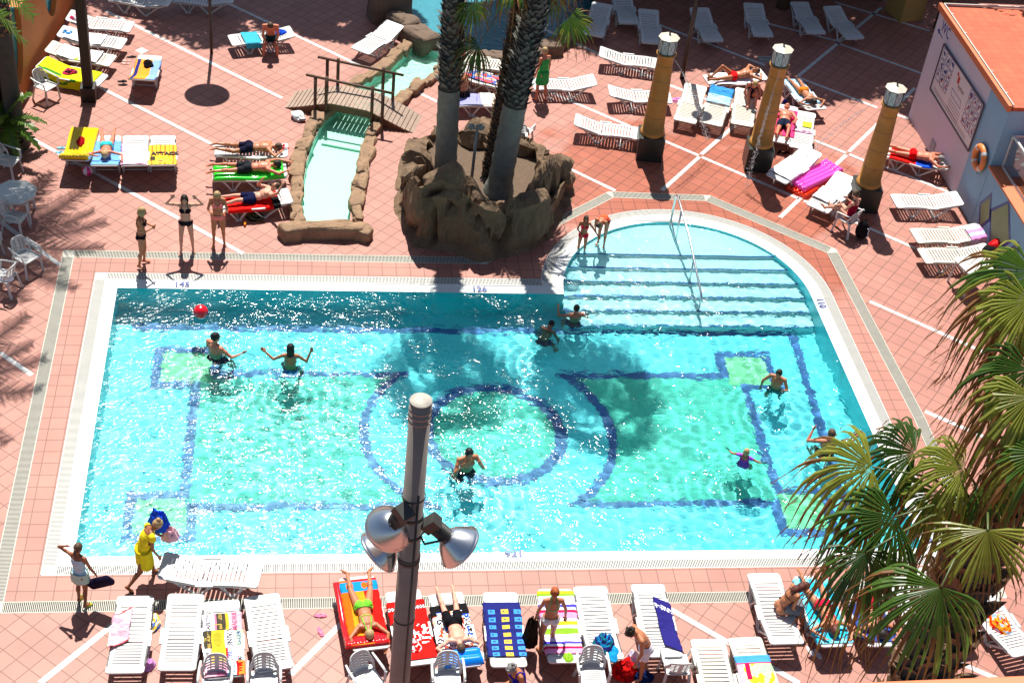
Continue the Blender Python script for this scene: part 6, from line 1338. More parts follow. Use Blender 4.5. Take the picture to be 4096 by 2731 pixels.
mb = MB(); mb.ell((0, 0, 0), (.17, .17, .17), 24, 16); o = mb.build('beach_ball', M('ball_red', (.72, .005, .015), .25, var=.05, coat=.5)); o.location = G(461, 716, .08); tag(o, 'red ball floating in the upper left of the pool', 'ball')
mb = MB(); mb.ell((0, 0, 0), (.14, .14, .14), 8, 24); mb.mi = [(i % 8) % 2 for i in range(len(mb.f))]; o = mb.build('beach_ball', [vinyl('magenta', (210, 20, 130)), vinyl('silver', (220, 215, 225))]); o.location = G(201, 392, .18); tag(o, 'magenta and white beach ball by the turquoise sunbather lounger', 'ball')
# ---------------------------------------------------------------- footwear and small things
def slipper(u, v, rz, c, lab, L=.24, group='flip flops left on the paving', strap=None):
    mb = MB(); n = 16; pts = [(L/2*cos(a), (.045+.008*cos(a))*sin(a)) for a in [2*pi*i/n for i in range(n)]]; mb.poly(pts, 0, .02); p = G(u, v); r_ = mb.build('flip_flop', cm('rubber_%d_%d_%d' % c, c, .6)); mb = MB(); mb.tube([(0, -.045, .018), (.03, -.02, .05), (.07, 0, .022), (.03, .02, .05), (0, .045, .018)], .007, 6); mb.build('strap', cm('rubber_%d_%d_%d' % (strap or c), strap or c, .6), r_)
    r_.location = (p.x, p.y, .002); r_.rotation_euler = (0, 0, rz); tag(r_, lab, 'flip flop', group)
slipper(736, 1414, 0.0, (225, 110, 145), 'upper pink flip flop left of the woman in lime', strap=(240, 200, 210)); slipper(736, 1451, -1.2, (225, 110, 145), 'lower pink flip flop left of the woman in lime', strap=(240, 200, 210))
slipper(1861, 1496, -1.2, (235, 235, 235), 'white slipper in the sun under the red bikini lounger', .26); slipper(1878, 1502, -1.3, (200, 200, 205), 'white slipper toned grey for the lounger shadow', .26)  # second slipper's greyer white has the lounger's shade mixed into its colour
slipper(302, 132, .2, (25, 22, 25), 'black sandal by the orange and blue towel lounger', .28); slipper(290, 141, 0, (220, 175, 165), 'upper pale pink flip flop near the black sandals'); slipper(288, 147, 0, (220, 175, 165), 'lower pale pink flip flop near the black sandals')
slipper(281, 188, .1, (25, 22, 25), 'black sandal at the left of the orange and blue towel lounger', .26); slipper(282, 196, .1, (25, 22, 25), 'lower black sandal left of the orange and blue towel lounger', .26)
slipper(140, 341, 0, (120, 190, 215), 'upper blue flip flop left of the yellow mattress', .22); slipper(137, 351, 0, (120, 190, 215), 'lower blue flip flop left of the yellow mattress', .22)
slipper(1805, 352, .3, (25, 22, 25), 'black sandal under the lounger with the lime bag', .28); slipper(1790, 350, .9, (25, 22, 25), 'black sandal left of the one under the lime bag lounger', .28); slipper(594, 508, -.3, (110, 85, 60), 'brown flip flop beside the khaki bag', .28)
slipper(1736, 228, .2, (30, 28, 30), 'black flip flop between the loungers by the middle column', .26)
mb = MB(); mb.lathe([(0, 0), (.03, 0), (.032, .12), (.015, .15), (.018, .17), (0, .18)], n=14, M4=Matrix.Rotation(1.4, 4, 'X')); o = mb.build('sunscreen_bottle', vinyl('sunscreen', (245, 130, 20))); o.location = G(563, 510, .035); tag(o, 'small orange sunscreen bottle on the paving by the khaki bag', 'bottle')
mb = MB(); mb.box((0, 0, 0), (.22, .26, .02)); o = mb.build('lime_bag', cm('lime', (170, 205, 40))); o.matrix_world = on_lounger('H7', .38, -.12, .02); tag(o, 'flat lime green bag on the lounger right of the man in dark shorts', 'bag')
# rucksack by the reading woman
p = G(1975, 545); r_ = empty('rucksack', (p.x, p.y, 0), .3); mb = MB(); mb.ell((0, 0, .25), (.19, .14, .27), 18, 12); mb.ell((0, -.12, .18), (.13, .07, .13), 14, 10); mb.build('body', cm('black', (25, 22, 25)), r_)
mb = MB(); mb.tube([(-.08, .02, .48), (-.06, .02, .56), (.06, .02, .56), (.08, .02, .48)], .012, 8); mb.build('handle', cm('black', (25, 22, 25)), r_); mb = MB(); mb.tube([(.03, -.19, .10), (.10, -.17, .16), (.05, -.18, .22), (.11, -.14, .30), (.05, -.15, .36)], .022, 6, flat=.4); mb.build('white_stripe', W_, r_); tag(r_, 'black rucksack with a white zigzag beside the reading woman', 'bag')
p = G(2290, 585, .2); r_ = empty('sports_bag', (p.x, p.y, 0), .35); mb = MB(); mb.ell((0, 0, .42), (.46, .22, .30), 20, 12); mb.build('red_part', cm('bag_red', (190, 0, 10), .5), r_); mb = MB(); mb.ell((-.18, -.03, .36), (.42, .24, .26), 20, 12); mb.ell((-.35, -.15, .25), (.3, .2, .2), 14, 10); mb.build('black_part', cm('black', (25, 22, 25)), r_); tag(r_, 'big red and black sports bag against the blue wall at the right', 'bag')
p = G(1196, 300, .66); mb = MB(); mb.lathe([(0, 0), (.035, 0), (.045, .11), (.042, .11), (.033, .01), (0, .01)], n=16); o = mb.build('cup', cm('cup_blue', (90, 160, 210), .4)); o.location = p; tag(o, 'small blue cup on the armchair behind the rock planter', 'cup')
# ---------------------------------------------------------------- pool handrail
m_steel = M('stainless_steel', (.72, .73, .74), .28, metal=1, var=.04)
r_ = empty('pool_handrail', G(1540, 512)); q_ = lambda u, v, z: G(u, v, z)-r_.location
b0 = G(1540, 512, 0); mb = MB(); top0 = G(1548, 445, .0)
x0_, y0_ = b0.x, b0.y; P_ = lambda y, z, dx=0: Vector((x0_+dx+(y0_-y)*.06, y, z))-r_.location
yA, yB, yC = y0_, y0_-1.5, y0_-3.2; zA = .93
mb = MB(); mb.tube([P_(yA, -.1), P_(yA, .80), P_(yA-.05, .90), P_(yA-.16, .94), P_(yB, .66), P_(yC+.15, .08), P_(yC, -.02), P_(yC, -.12), P_(yC+.06, -.2), P_(yC+.05, -.9)], .031, 12); mb.build('rail', m_steel, r_)
for y_, zt_, zb_ in ((yA-.62, .82, -.35), (yB-.65, .45, -.62)): mb = MB(); mb.tube([P_(y_, zt_), P_(y_, zb_)], .026, 10); mb.build('upright', m_steel, r_)
mb = MB(); mb.tube([P_(yA, .10), P_(yA-.62, -.10), P_(yA-1.0, -.3)], .02, 10); mb.build('lower_rail', m_steel, r_)
tag(r_, 'bent stainless steel handrail going down the round pool steps', 'handrail')
# ---------------------------------------------------------------- people
def stand(u, v, label, yaw, z=0, **k): p = G(u, v, z); return figure(label, at=(p.x, p.y), ground=z, yaw=yaw, **k)
def swim(u, v, above, label, yaw, **k):
    p = G(u, v, -.05); RINGS.append((p.x, p.y)); H = k.get('H', 1.7); above *= .88
    fwd = cos(yaw) > 0
    k.setdefault('lleg', ((-.2, .85, -.5), (-.05, .25, -1), None) if fwd else ((-.2, -.1, -1), (-.05, -1, -.25), (0, -.6, -.6))); k.setdefault('rleg', ((.2, .75, -.6), (.05, .1, -1), None) if fwd else ((.2, .1, -1), (.05, -1, -.15), (0, -.6, -.6)))
    return figure(label, M4=Matrix.Translation((p.x, p.y, -.05+above-.80*H/1.69)) @ Matrix.Rotation(yaw, 4, 'Z'), **k)
def sit(xy, zseat, label, yaw, **k): return figure(label, at=(xy.x, xy.y), ground=zseat+.115, rest=0, yaw=yaw, **k)
PRN_A = dict(larm=((-.85, .15, .35), (.75, .1, .75)), rarm=((.85, .15, .35), (-.75, .1, .75)))
SUP_A = dict(larm=((-.8, -.1, .6), (.9, .0, .45)), rarm=((.8, -.1, .6), (-.9, .0, .45)))
LG = lambda w=.12, b=0: dict(lleg=((-w, 0, -1), (-w*.6, -b, -1), (0, .35, -1)), rleg=((w, 0, -1), (w*.6, 0, -1), (0, .35, -1)))
SD = lambda a=.10, f1=.12, f2=-.06: dict(lleg=((-a*.5, f1, -1), (-a*.2, f1-.18, -1), None), rleg=((a*.5, f2, -1), (a*.2, f2-.12, -1), None))
# standing on the terrace
stand(330, 611, 'blond woman in a black bikini standing sideways with crossed arms', -pi/2, H=1.64, skin='tan', hair=('blond', 'bob'), neck=.25, wear=(('bikini_top', (25, 22, 30)), ('bikini_bottom', (25, 22, 30))), larm=((-.15, .35, -1), (.75, .75, .15)), rarm=((.15, .35, -1), (-.75, .75, .05)), **SD(.1, .1, -.05))
stand(430, 580, 'dark haired woman in a black bikini raising both hands to her head', pi, H=1.66, skin='fair', hair=('dark', 'bob'), neck=.25, wear=(('bikini_top', (25, 22, 30)), ('bikini_bottom', (25, 22, 30))), larm=((-.95, .25, .25), (.55, .25, .85)), rarm=((.95, .25, .25), (-.55, .25, .85)), **SD(.18, .0, .1))
stand(503, 565, 'woman in a pink bikini looking down at her hands', pi, H=1.62, skin='tan', hair=('blond', 'bob'), neck=.55, fat=1.08, wear=(('bikini_top', (240, 130, 130)), ('bikini_bottom', (240, 130, 120))), larm=((-.3, .1, -1), (.3, .8, .1)), rarm=((.3, .1, -1), (-.3, .8, .1)), **SD(.14, .0, .05))
stand(1240, 232, 'woman in a green strapless dress standing by the palm trunk', .55, H=1.66, skin='red', hair=('blond', 'short'), neck=.2, wear=(('dress', (60, 165, 85)),), larm=((-.2, .0, -1), (-.1, .25, -1)), rarm=((.2, .0, -1), (.1, .2, -1)), **SD(.08, .15, -.1))
stand(1380, 563, 'girl in a blue and orange swimsuit bending over at the pool edge', pi-.5, z=-.08, H=1.42, skin='tan', hair=('brown', 'bun'), bend=1.35, neck=.3, wear=(('swimsuit', (235, 95, 60)), ('bikini_bottom', (50, 110, 210))), larm=((-.05, .9, -.35), (.05, .8, -.6)), rarm=((.05, .9, -.35), (-.05, .8, -.6)), **SD(.05, .12, .05))
stand(1333, 588, 'small child in a red bikini wading on the pool steps', pi-.2, z=-.25, H=1.22, skin='tan', hair=('brown', 'bob'), neck=.1, wear=(('bikini_top', (225, 30, 60)), ('bikini_bottom', (225, 20, 60))), larm=((-.75, .25, -.85), (-.6, .5, -.5)), rarm=((.3, .1, -1), (-.5, .6, -.3)), **SD(.1, 0, 0))
f17, j17 = stand(192, 1385, 'girl in a pastel striped playsuit with one hand on her head', -.45, H=1.52, skin='brown', hair=('brown', 'pony'), neck=.2, wear=(('top', (170, 200, 215)), ('skirt', (180, 205, 190)), ('flip_flops', (205, 215, 60))), larm=((-.9, .05, .25), (.85, -.1, .55)), rarm=((.25, .15, -1), (.2, .35, -1)), **SD(.06, .1, -.05))
hnd = j17['hand1']; mb = MB(); mb.box((0, 0, 0), (.50, .12, .27)); o = mb.build('bag', cm('ink', (22, 14, 40)), bevel=.05); o.location = hnd+Vector((.06, -.05, -.14)); o.rotation_euler = (.3, -.5, -.2); tag(o, 'dark indigo bag held by the girl in the pastel playsuit', 'bag')
f18, j18 = stand(335, 1335, 'woman in a yellow dress walking and carrying a white lounger', -pi/2+.35, H=1.66, skin='brown', hair=('blond', 'bun'), bend=.40, neck=.5, fat=1.1, wear=(('dress', (235, 215, 40)), ('dress_straps', (235, 215, 40)), ('sandals', (60, 55, 55))), larm=((-.2, .75, -.75), (.1, .9, -.35)), rarm=((.15, .35, -1), (.0, .8, -.75)), lleg=((-.1, .42, -1), (-.05, .12, -1), None), rleg=((.1, -.30, -1), (.02, -.62, -.8), None))
pp = j18['elbow-1']; heap(pp+Vector((.10, .10, .02)), (.20, .16, .34), [cm('royal', (20, 70, 190))], 'royal blue towel carried under the arm of the woman in yellow', 'towel', 'towel', 41, group=HG); heap(pp+Vector((.30, .05, -.22)), (.16, .13, .22), [cm('dusty_pink', (222, 175, 180))], 'dusty pink bag hanging from the arm of the woman in yellow', 'bag', 'bag', 42, group=HG)
f21, j21 = stand(1252, 1492, 'red haired woman in a pink and green bikini standing with her back turned', .0, H=1.66, skin='tan', hair=('red', 'bun'), neck=-.05, wear=(('bikini_top', (90, 200, 120)), ('bikini_bottom', (215, 205, 205))), larm=((-.30, .05, -1), (-.12, .1, -1)), rarm=((.38, .05, -1), (.12, .12, -1)), **SD(.08, .0, .15))
o_ = heap(j21['hand-1']+Vector((-.05, -.05, -.62)), (.14, .12, .58), [cm('dark_brown', (40, 28, 18))], 'dark brown shoulder bag hanging from the hand of the red haired woman', 'bag', 'bag', 43, group=HG)
stand(1466, 1552, 'boy in white shorts leaning forward over a lounger', pi/2+.25, H=1.58, sex='m', skin='tan', hair=('dark', 'curly'), bend=.62, neck=.45, wear=(('shorts', (225, 222, 232)),), larm=((-.25, .55, -.85), (-.1, .75, -.5)), rarm=((.2, .15, -1), (.1, .3, -.9)), **SD(.15, .12, -.12))
# sitting
M6_, a6 = LOUNGERS['A6']; sit(G(622, 88, .4), .36, 'sunburnt man sitting on the shaded lounger with elbows on his knees', pi, H=1.74, sex='m', skin='red', hair=('brown', 'short'), bend=.55, neck=.6, wear=(('shorts', (40, 60, 60)),), larm=((-.1, .55, -.9), (.25, .5, -.75)), rarm=((.1, .55, -.9), (-.25, .5, -.75)), lleg=((-.22, 1, -.15), (-.05, -.05, -1), None), rleg=((.22, 1, -.15), (.05, .0, -1), None))
sit(G(1066, 218, .4), .36, 'short haired boy sitting with his back turned behind the palm trunk', .7, H=1.6, sex='m', skin='tan', hair=('brown', 'short'), bend=.35, neck=.2, wear=(('shorts', (20, 22, 35)),), larm=((-.2, .3, -1), (.1, .7, -.6)), rarm=((.2, .3, -1), (-.1, .7, -.6)), lleg=((-.2, 1, .1), (0, .1, -1), None), rleg=((.2, 1, .1), (0, .1, -1), None))
sit(G(1056, 150, .4), .30, 'child in a white cap sitting beyond the short haired boy', .3, H=1.35, skin='red', hair=('brown', 'short'), wear=(('cap', (220, 220, 230)), ('swimsuit', (200, 80, 60))), larm=((-.2, .3, -1), (.1, .7, -.6)), rarm=((.2, .3, -1), (-.1, .7, -.6)), lleg=((-.2, 1, .1), (0, .1, -1), None), rleg=((.2, 1, .1), (0, .1, -1), None))
sit(G(1722, 222, .42), .40, 'sunburnt woman hugging her knees on a lounger', pi-.1, H=1.62, skin='red', hair=('blond', 'short'), bend=.50, neck=.55, wear=(('swimsuit', (35, 35, 60)),), larm=((-.35, .65, -.8), (.45, .75, -.35)), rarm=((.35, .65, -.8), (-.45, .75, -.35)), lleg=((-.08, .80, .75), (.0, .55, -.9), None), rleg=((.08, .80, .75), (.0, .55, -.9), None))
cpos = G(1940, 532); hd_ = radians(128); cx_ = Vector((cos(hd_), sin(hd_), 0)); sit(cpos-cx_*.03, .43, 'woman in a dark red swimsuit reading in a chair with her feet on a lounger', hd_-pi/2, H=1.64, skin='fair', hair=('brown', 'bun'), bend=-.12, neck=.5, wear=(('swimsuit', (140, 10, 45)),), larm=((-.25, .35, -1), (.25, .95, .2)), rarm=((.25, .35, -1), (-.25, .95, .2)), lleg=((-.1, 1, .45), (-.05, .8, -.45), None), rleg=((.15, 1, .25), (.05, .9, -.55), None))
mb = MB(); mb.box((-.09, 0, 0), (.18, .25, .012), M4=Matrix.Rotation(.3, 4, 'Y')); mb.box((.09, 0, 0), (.18, .25, .012), M4=Matrix.Rotation(-.3, 4, 'Y')); o = mb.build('book', W_); o.location = cpos+cx_*.42+Vector((0, 0, .84)); o.rotation_euler = (.4, 0, hd_-pi/2); tag(o, 'open white book held by the reading woman', 'book')
sit(G(1793, 1398, .38), .36, 'auburn haired girl sitting sideways wrapped in a grey patterned sarong', -pi/2+.1, H=1.6, skin='tan', hair=('auburn', 'long'), bend=.55, neck=.5, wear=(('sarong', (110, 112, 120)), ('bikini_top', (25, 22, 30))), larm=((-.15, .45, -.9), (.15, .9, -.1)), rarm=((.15, .35, -.95), (-.15, .85, -.3)), lleg=((-.15, 1, .0), (0, .25, -1), None), rleg=((.15, 1, .0), (0, .25, -1), None))
hp_ = G(1187, 1507, 1.12); sit(Vector((hp_.x+.10, hp_.y-.12, 0)), .40, 'grey haired woman in a royal blue swimsuit at the bottom edge', pi/2+.5, H=1.58, skin='tan', hair=('grey', 'curly'), bend=.35, neck=.35, fat=1.15, wear=(('swimsuit', (35, 30, 150)),), lleg=((-.15, 1, -.1), (0, 0, -1), None), rleg=((.15, 1, -.1), (0, 0, -1), None))
# lying
lying('B1', 'woman in turquoise briefs lying face down on a light blue towel', 'down', s=-.20, H=1.64, skin='red', hair=('blond', 'bob'), wear=(('bikini_bottom', (60, 205, 210)),), larm=((-.8, .15, .3), (-.1, .3, 1)), rarm=((.9, .1, .2), (-.9, .1, .6)), **LG(.12))
lying('C1', 'man in navy shorts lying on his side on the top lounger by the channel', 'down', s=-.02, H=1.74, sex='m', skin='tan', hair=('brown', 'short'), wear=(('shorts', (22, 24, 48)),), larm=((-.5, .3, -.6), (.3, .5, .9)), rarm=((.8, .1, .5), (-.9, .1, .5)), lleg=((-.1, .1, -1), (-.1, 0, -1), (0, .3, -1)), rleg=((.35, .0, -.9), (-.1, -.1, -1), (0, .3, -1)))
lying('C2', 'man with a dark cap and black shorts lying face down on a green air mattress', 'down', s=-.02, dz=.07, H=1.76, sex='m', skin='red', hair=('dark', 'short'), wear=(('shorts', (38, 40, 45)), ('cap', (40, 48, 50))), neck=-.25, larm=((-.5, .2, 1), (.3, .1, .8)), rarm=((.6, .2, 1), (-.5, .1, .7)), **LG(.10))
lying('C3', 'pale boy in navy shorts propped up on his back with one arm raised', 'up', s=-.02, bend=.35, H=1.66, sex='m', skin='fair', hair=('brown', 'short'), neck=.4, wear=(('shorts', (18, 22, 60)),), larm=((-.6, .4, .5), (.2, .6, .8)), rarm=((.5, .3, -.7), (-.3, .6, .6)), lleg=((-.1, .15, -1), (-.1, -.15, -1), None), rleg=((.15, .05, -1), (.1, -.05, -1), None))
lying('H1', 'tanned man in red trunks lying on his back with one knee raised', 'up', s=-.05, H=1.76, sex='m', skin='tan', hair=('brown', 'short'), wear=(('trunks', (215, 20, 25)),), lleg=((-.15, .05, -1), (-.05, 0, -1), None), rleg=((.1, .62, -.78), (.0, -.80, -.75), None), **SUP_A)
lying('H5', 'tanned woman in tiny orange briefs lying face down', 'down', s=.0, H=1.64, skin='tan', hair=('dark', 'bob'), neck=-.1, wear=(('bikini_bottom', (235, 130, 30)),), **PRN_A, **LG(.10))
lying('H6', 'man in dark shorts lying on his back beside the lime bag lounger', 'up', s=-.02, H=1.72, sex='m', skin='red', hair=('brown', 'none'), fat=1.12, wear=(('shorts', (25, 32, 55)),), larm=((-.5, .1, -.9), (.2, .4, -.8)), rarm=((.8, .2, .6), (-.5, .3, .9)), lleg=((-.15, .35, -1), (.05, -.35, -1), None), rleg=((.12, .05, -1), (.05, 0, -1), None))
lying('I3', 'sunburnt man in red trunks lying face down beside the toilet block', 'down', s=-.05, H=1.76, sex='m', skin='red', hair=('grey', 'short'), fat=1.05, wear=(('trunks', (225, 10, 15)),), larm=((-.6, .3, .8), (.2, .1, 1)), rarm=((.6, .3, .8), (-.5, .1, .8)), **LG(.10))
lying('L1', 'woman in a lime green bikini lying face down on a red air mattress', 'down', s=-.04, dz=.02, H=1.72, skin='tan', hair=('blond', 'short'), neck=-.05, wear=(('bikini_bottom', (120, 225, 60)), ('bikini_top', (120, 225, 60))), larm=((-.65, .2, .75), (.25, .5, .8)), rarm=((.65, .2, .75), (-.25, .5, .8)), lleg=((-.26, 0, -1), (-.10, 0, -1), (-.6, .3, -.7)), rleg=((.20, 0, -1), (.02, 0, -1), (.6, .3, -.7)))
lying('L3', 'boy in black shorts lying face down with folded arms', 'down', s=-.10, H=1.58, sex='m', skin='pink', hair=('brown', 'short'), wear=(('shorts', (18, 17, 22)),), larm=((-.75, .2, .3), (.75, .2, .8)), rarm=((.75, .2, .3), (-.75, .2, .8)), **LG(.11))
lying('M4', 'woman in a red bikini lying face down on a turquoise towel', 'down', s=-.05, twist=.02, H=1.70, skin='tan', hair=('auburn', 'bob'), wear=(('bikini_bottom', (245, 25, 70)), ('bikini_top', (245, 25, 70))), larm=((-.8, .15, .2), (.5, .2, .9)), rarm=((.8, .15, .3), (-.7, .1, .8)), lleg=((-.10, 0, -1), (-.02, 0, -1), (0, .35, -1)), rleg=((.25, 0, -1), (.0, 0, -1), (0, .35, -1)))
lying('M5', 'sunbather lying on a dark blue towel hidden behind the palm leaves', 'down', s=.0, H=1.70, sex='m', skin='tan', hair=('dark', 'short'), wear=(('shorts', (150, 20, 35)),), **PRN_A, **LG(.12))
# in the water
swim(1322, 726, .38, 'bather seen from behind with one hand lifted near the steps', .1, H=1.5, skin='red', hair=('wet', 'short'), sex='m', wear=(('shorts', (60, 60, 80)),), larm=((-.9, .25, -.25), (-.1, .3, 1)), rarm=((.6, .2, -.8), (.2, .6, -.4)))
swim(1250, 766, .34, 'dark haired bather leaning forward into the water', -.6, H=1.5, skin='brown', hair=('black', 'short'), sex='m', bend=.6, neck=.5, wear=(('shorts', (60, 60, 80)),), larm=((-.3, .7, -.6), (.0, .7, -.7)), rarm=((.4, .6, -.7), (.0, .6, -.8)))
swim(494, 806, .60, 'dark haired man seen from behind reaching towards the ball thrower', -.75, H=1.80, skin='red', hair=('black', 'short'), sex='m', turn=-.3, wear=(('shorts', (20, 30, 60)),), larm=((-.35, .2, -1), (-.1, .5, -.8)), rarm=((.75, .35, -.65), (.25, .9, .0)))
swim(667, 836, .66, 'long haired woman in the pool with both arms spread', -.05, H=1.68, skin='tan', hair=('black', 'long'), wear=(('bikini_top', (40, 150, 130)), ('bikini_bottom', (20, 90, 160))), larm=((-.85, .2, -.65), (-.75, .35, .55)), rarm=((.75, .2, -.75), (.35, .3, .95)))
swim(1072, 1068, .62, 'young man covering his face with both hands in the green circle', pi+.25, H=1.72, skin='tan', hair=('black', 'short'), sex='m', neck=.3, wear=(('shorts', (20, 30, 40)),), larm=((-.45, .55, -.75), (.45, .35, .95)), rarm=((.45, .55, -.75), (-.45, .35, .95)))
swim(1782, 886, .62, 'boy wading beside the light green square', pi-.55, H=1.5, skin='tan', hair=('dark', 'short'), sex='m', neck=.3, wear=(('shorts', (60, 110, 120)),), larm=((-.5, .2, -.9), (.2, .7, .4)), rarm=((.6, .1, -.8), (.0, .4, -.9)))
swim(1710, 1054, .36, 'little girl with purple arm bands swimming', -.5, H=1.2, skin='tan', hair=('blond', 'bob'), neck=-.1, wear=(('swimsuit', (200, 60, 160)), ('dress_straps', (165, 90, 225))), larm=((-.9, .2, -.35), (-.5, .5, -.2)), rarm=((.9, .2, -.35), (.7, .5, -.3)))
swim(1902, 1026, .56, 'man seen from behind wading near the palm leaves with one hand out', -.15, H=1.74, skin='red', hair=('brown', 'short'), sex='m', neck=.15, wear=(('shorts', (40, 40, 50)),), larm=((-.85, .25, -.3), (.3, .5, .6)), rarm=((.85, .2, -.35), (.45, .3, .7)))
# ---------------------------------------------------------------- sill of the near building in the lower right corner
p0, p1 = camray(1970, 1566, 3.0), camray(2400, 1548, 3.0); d_ = (p1-p0).normalized(); r_ = empty('balcony_ledge', (p0+p1)/2)
mb = MB(); qn = Vector((-d_.y, d_.x, 0)).normalized(); e0, e1 = p0-d_*.6, p1+d_*1.5; c_ = (p0+p1)/2; mb.bar(e0-c_-qn*.10+Vector((0, 0, -.02)), e1-c_-qn*.10+Vector((0, 0, -.02)), .2, .04); mb.build('tile', m_orange, r_, bevel=.004)
mb = MB(); mb.bar(e0-c_-qn*.12+Vector((0, 0, -.19)), e1-c_-qn*.12+Vector((0, 0, -.19)), .14, .28); mb.build('wall', M('ledge_render', (.5, .45, .38), .8), r_)
tag(r_, 'orange tiled ledge of the near building in the lower right corner', 'ledge')
bm = bmesh.new()
step = .033
import numpy as np
nx = int((12.9-XL)/step); ny = int((31.6-YB)/step)
def inside(x, y):
    if y <= CY: return x <= 12.73-(12.73-12.54)*(y-YB)/(CY-YB)+.02
    return hypot(x-CX, y-CY) <= RI+.03
grid = {}
vs = []; fs = []
for j in range(ny+2):
    for i in range(nx+2):
        x = XL+i*step; y = YB+j*step
        if inside(x, y) or inside(x-step, y-step) or inside(x, y-step) or inside(x-step, y):
            grid[(i, j)] = len(vs); vs.append((x, y, -.05+wave_h(x, y)))
for (i, j) in list(grid):
    q = [(i, j), (i+1, j), (i+1, j+1), (i, j+1)]
    if all(k in grid for k in q): fs.append(tuple(grid[k] for k in q))
mb = MB(); mb.add(vs, fs, True)
m = bpy.data.materials.new('water'); m.use_nodes = True; n = m.node_tree.nodes; l = m.node_tree.links; n.remove(n['Principled BSDF']); out = n['Material Output']
tc = n.new('ShaderNodeTexCoord'); mp = n.new('ShaderNodeMapping'); mp.inputs['Scale'].default_value = (1, 1.5, 1); l.new(tc.outputs['Object'], mp.inputs['Vector'])
def nz(scale, detail, rough=.5):
    q = n.new('ShaderNodeTexNoise'); q.inputs['Scale'].default_value = scale; q.inputs['Detail'].default_value = detail; q.inputs['Roughness'].default_value = rough; l.new(mp.outputs[0], q.inputs['Vector']); return q
big = nz(.55, 2); mrn = n.new('ShaderNodeMapRange'); mrn.inputs['From Min'].default_value = .38; mrn.inputs['From Max'].default_value = .66; mrn.inputs['To Min'].default_value = .35; mrn.inputs['To Max'].default_value = 1.0; l.new(big.outputs['Fac'], mrn.inputs['Value'])
clus = nz(1.7, 3, .6); ms_ = n.new('ShaderNodeMapRange'); ms_.inputs['From Min'].default_value = .42; ms_.inputs['From Max'].default_value = .62; ms_.inputs['To Min'].default_value = .10; ms_.inputs['To Max'].default_value = 1.15; l.new(clus.outputs['Fac'], ms_.inputs['Value'])
za_ = n.new('ShaderNodeVectorMath'); za_.operation = 'SUBTRACT'; za_.inputs[1].default_value = (.2, 23.8, 0); l.new(tc.outputs['Object'], za_.inputs[0]); zb_ = n.new('ShaderNodeVectorMath'); zb_.operation = 'DIVIDE'; zb_.inputs[1].default_value = (6.0, 5.0, 1); l.new(za_.outputs[0], zb_.inputs[0]); zc_ = n.new('ShaderNodeVectorMath'); zc_.operation = 'LENGTH'; l.new(zb_.outputs[0], zc_.inputs[0])
zm_ = n.new('ShaderNodeMapRange'); zm_.inputs['From Min'].default_value = .6; zm_.inputs['From Max'].default_value = 1.15; zm_.inputs['To Min'].default_value = 1.0; zm_.inputs['To Max'].default_value = .42; l.new(zc_.outputs['Value'], zm_.inputs['Value'])
st_ = n.new('ShaderNodeMath'); st_.operation = 'MULTIPLY'; l.new(ms_.outputs[0], st_.inputs[0]); l.new(zm_.outputs[0], st_.inputs[1])
f1 = nz(8.5, 1.6, .5); b1 = n.new('ShaderNodeBump'); b1.inputs['Distance'].default_value = .075; l.new(st_.outputs[0], b1.inputs['Strength']); l.new(f1.outputs['Fac'], b1.inputs['Height'])
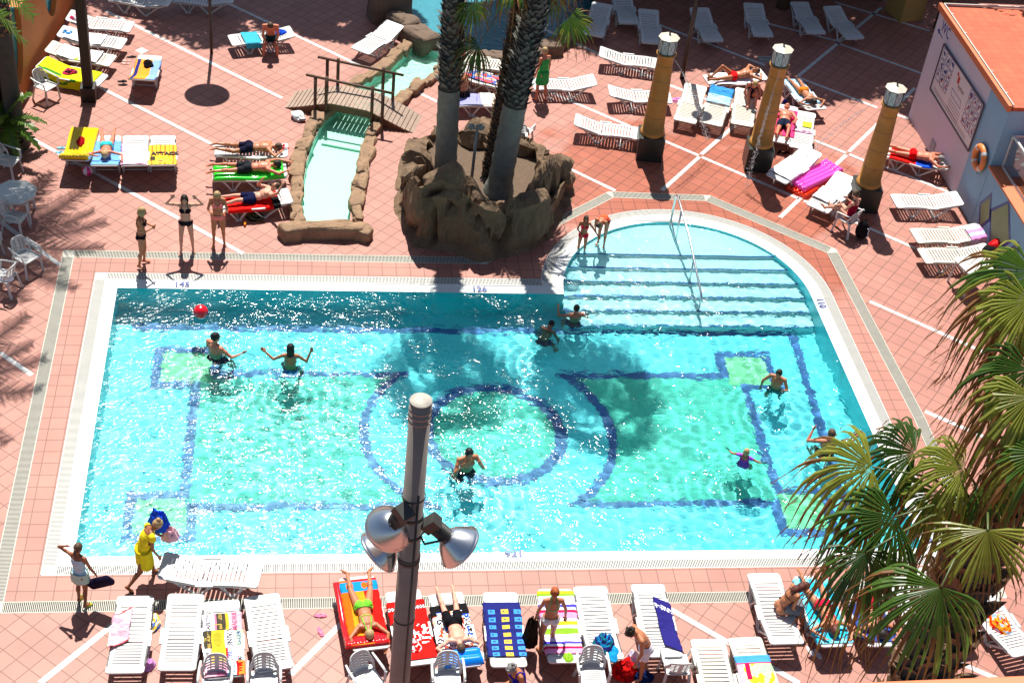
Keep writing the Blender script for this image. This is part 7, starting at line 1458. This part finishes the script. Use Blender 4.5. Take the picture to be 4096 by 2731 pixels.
# jets ruffle the left end and the foot of the round steps: finer ripples there
def zone(cx, cy, rx_, ry_):
    a = n.new('ShaderNodeVectorMath'); a.operation = 'SUBTRACT'; a.inputs[1].default_value = (cx, cy, 0); l.new(tc.outputs['Object'], a.inputs[0]); d = n.new('ShaderNodeVectorMath'); d.operation = 'DIVIDE'; d.inputs[1].default_value = (rx_, ry_, 1); l.new(a.outputs[0], d.inputs[0])
    e = n.new('ShaderNodeVectorMath'); e.operation = 'LENGTH'; l.new(d.outputs[0], e.inputs[0]); return e.outputs['Value']
mi_ = n.new('ShaderNodeMath'); mi_.operation = 'MINIMUM'; l.new(zone(-4.6, 24.3, 3.0, 6.5), mi_.inputs[0]); l.new(zone(8.6, 28.9, 2.3, 1.9), mi_.inputs[1])
ad_ = n.new('ShaderNodeMath'); ad_.operation = 'ADD'; l.new(mi_.outputs[0], ad_.inputs[0]); l.new(big.outputs['Fac'], ad_.inputs[1])
rz_ = n.new('ShaderNodeMapRange'); rz_.inputs['From Min'].default_value = .9; rz_.inputs['From Max'].default_value = 1.7; rz_.inputs['To Min'].default_value = .24; rz_.inputs['To Max'].default_value = .10; l.new(ad_.outputs[0], rz_.inputs['Value'])
f2 = nz(4.5, 2, .5); b2 = n.new('ShaderNodeBump'); b2.inputs['Distance'].default_value = .045; l.new(mrn.outputs[0], b2.inputs['Strength']); l.new(f2.outputs['Fac'], b2.inputs['Height'])
rf = n.new('ShaderNodeBsdfRefraction'); rf.inputs['IOR'].default_value = 1.33; rf.inputs['Roughness'].default_value = 0; rf.inputs['Color'].default_value = (.69, .975, 1, 1)
if BUMPR: l.new(b2.outputs[0], rf.inputs['Normal'])
gl = n.new('ShaderNodeBsdfGlossy'); l.new(rz_.outputs[0], gl.inputs['Roughness']); l.new(b1.outputs[0], gl.inputs['Normal'])
fr = n.new('ShaderNodeFresnel'); fr.inputs['IOR'].default_value = 1.33; l.new(b1.outputs[0], fr.inputs['Normal'])
mx = n.new('ShaderNodeMixShader'); l.new(fr.outputs[0], mx.inputs[0]); l.new(rf.outputs[0], mx.inputs[1]); l.new(gl.outputs[0], mx.inputs[2]); l.new(mx.outputs[0], out.inputs[0])
wo = struct(mb.build('pool_water', m))
if MNEE:
    wo.cycles.is_caustics_caster = True
    sl.cycles.is_caustics_light = True if hasattr(sl.cycles, 'is_caustics_light') else None
    for o in bpy.data.objects:
        if o.name.startswith(('pool_floor', 'pool_wall', 'floor_', 'pool_step', 'step_')): o.cycles.is_caustics_receiver = True
    sc.cycles.caustics_refractive = True
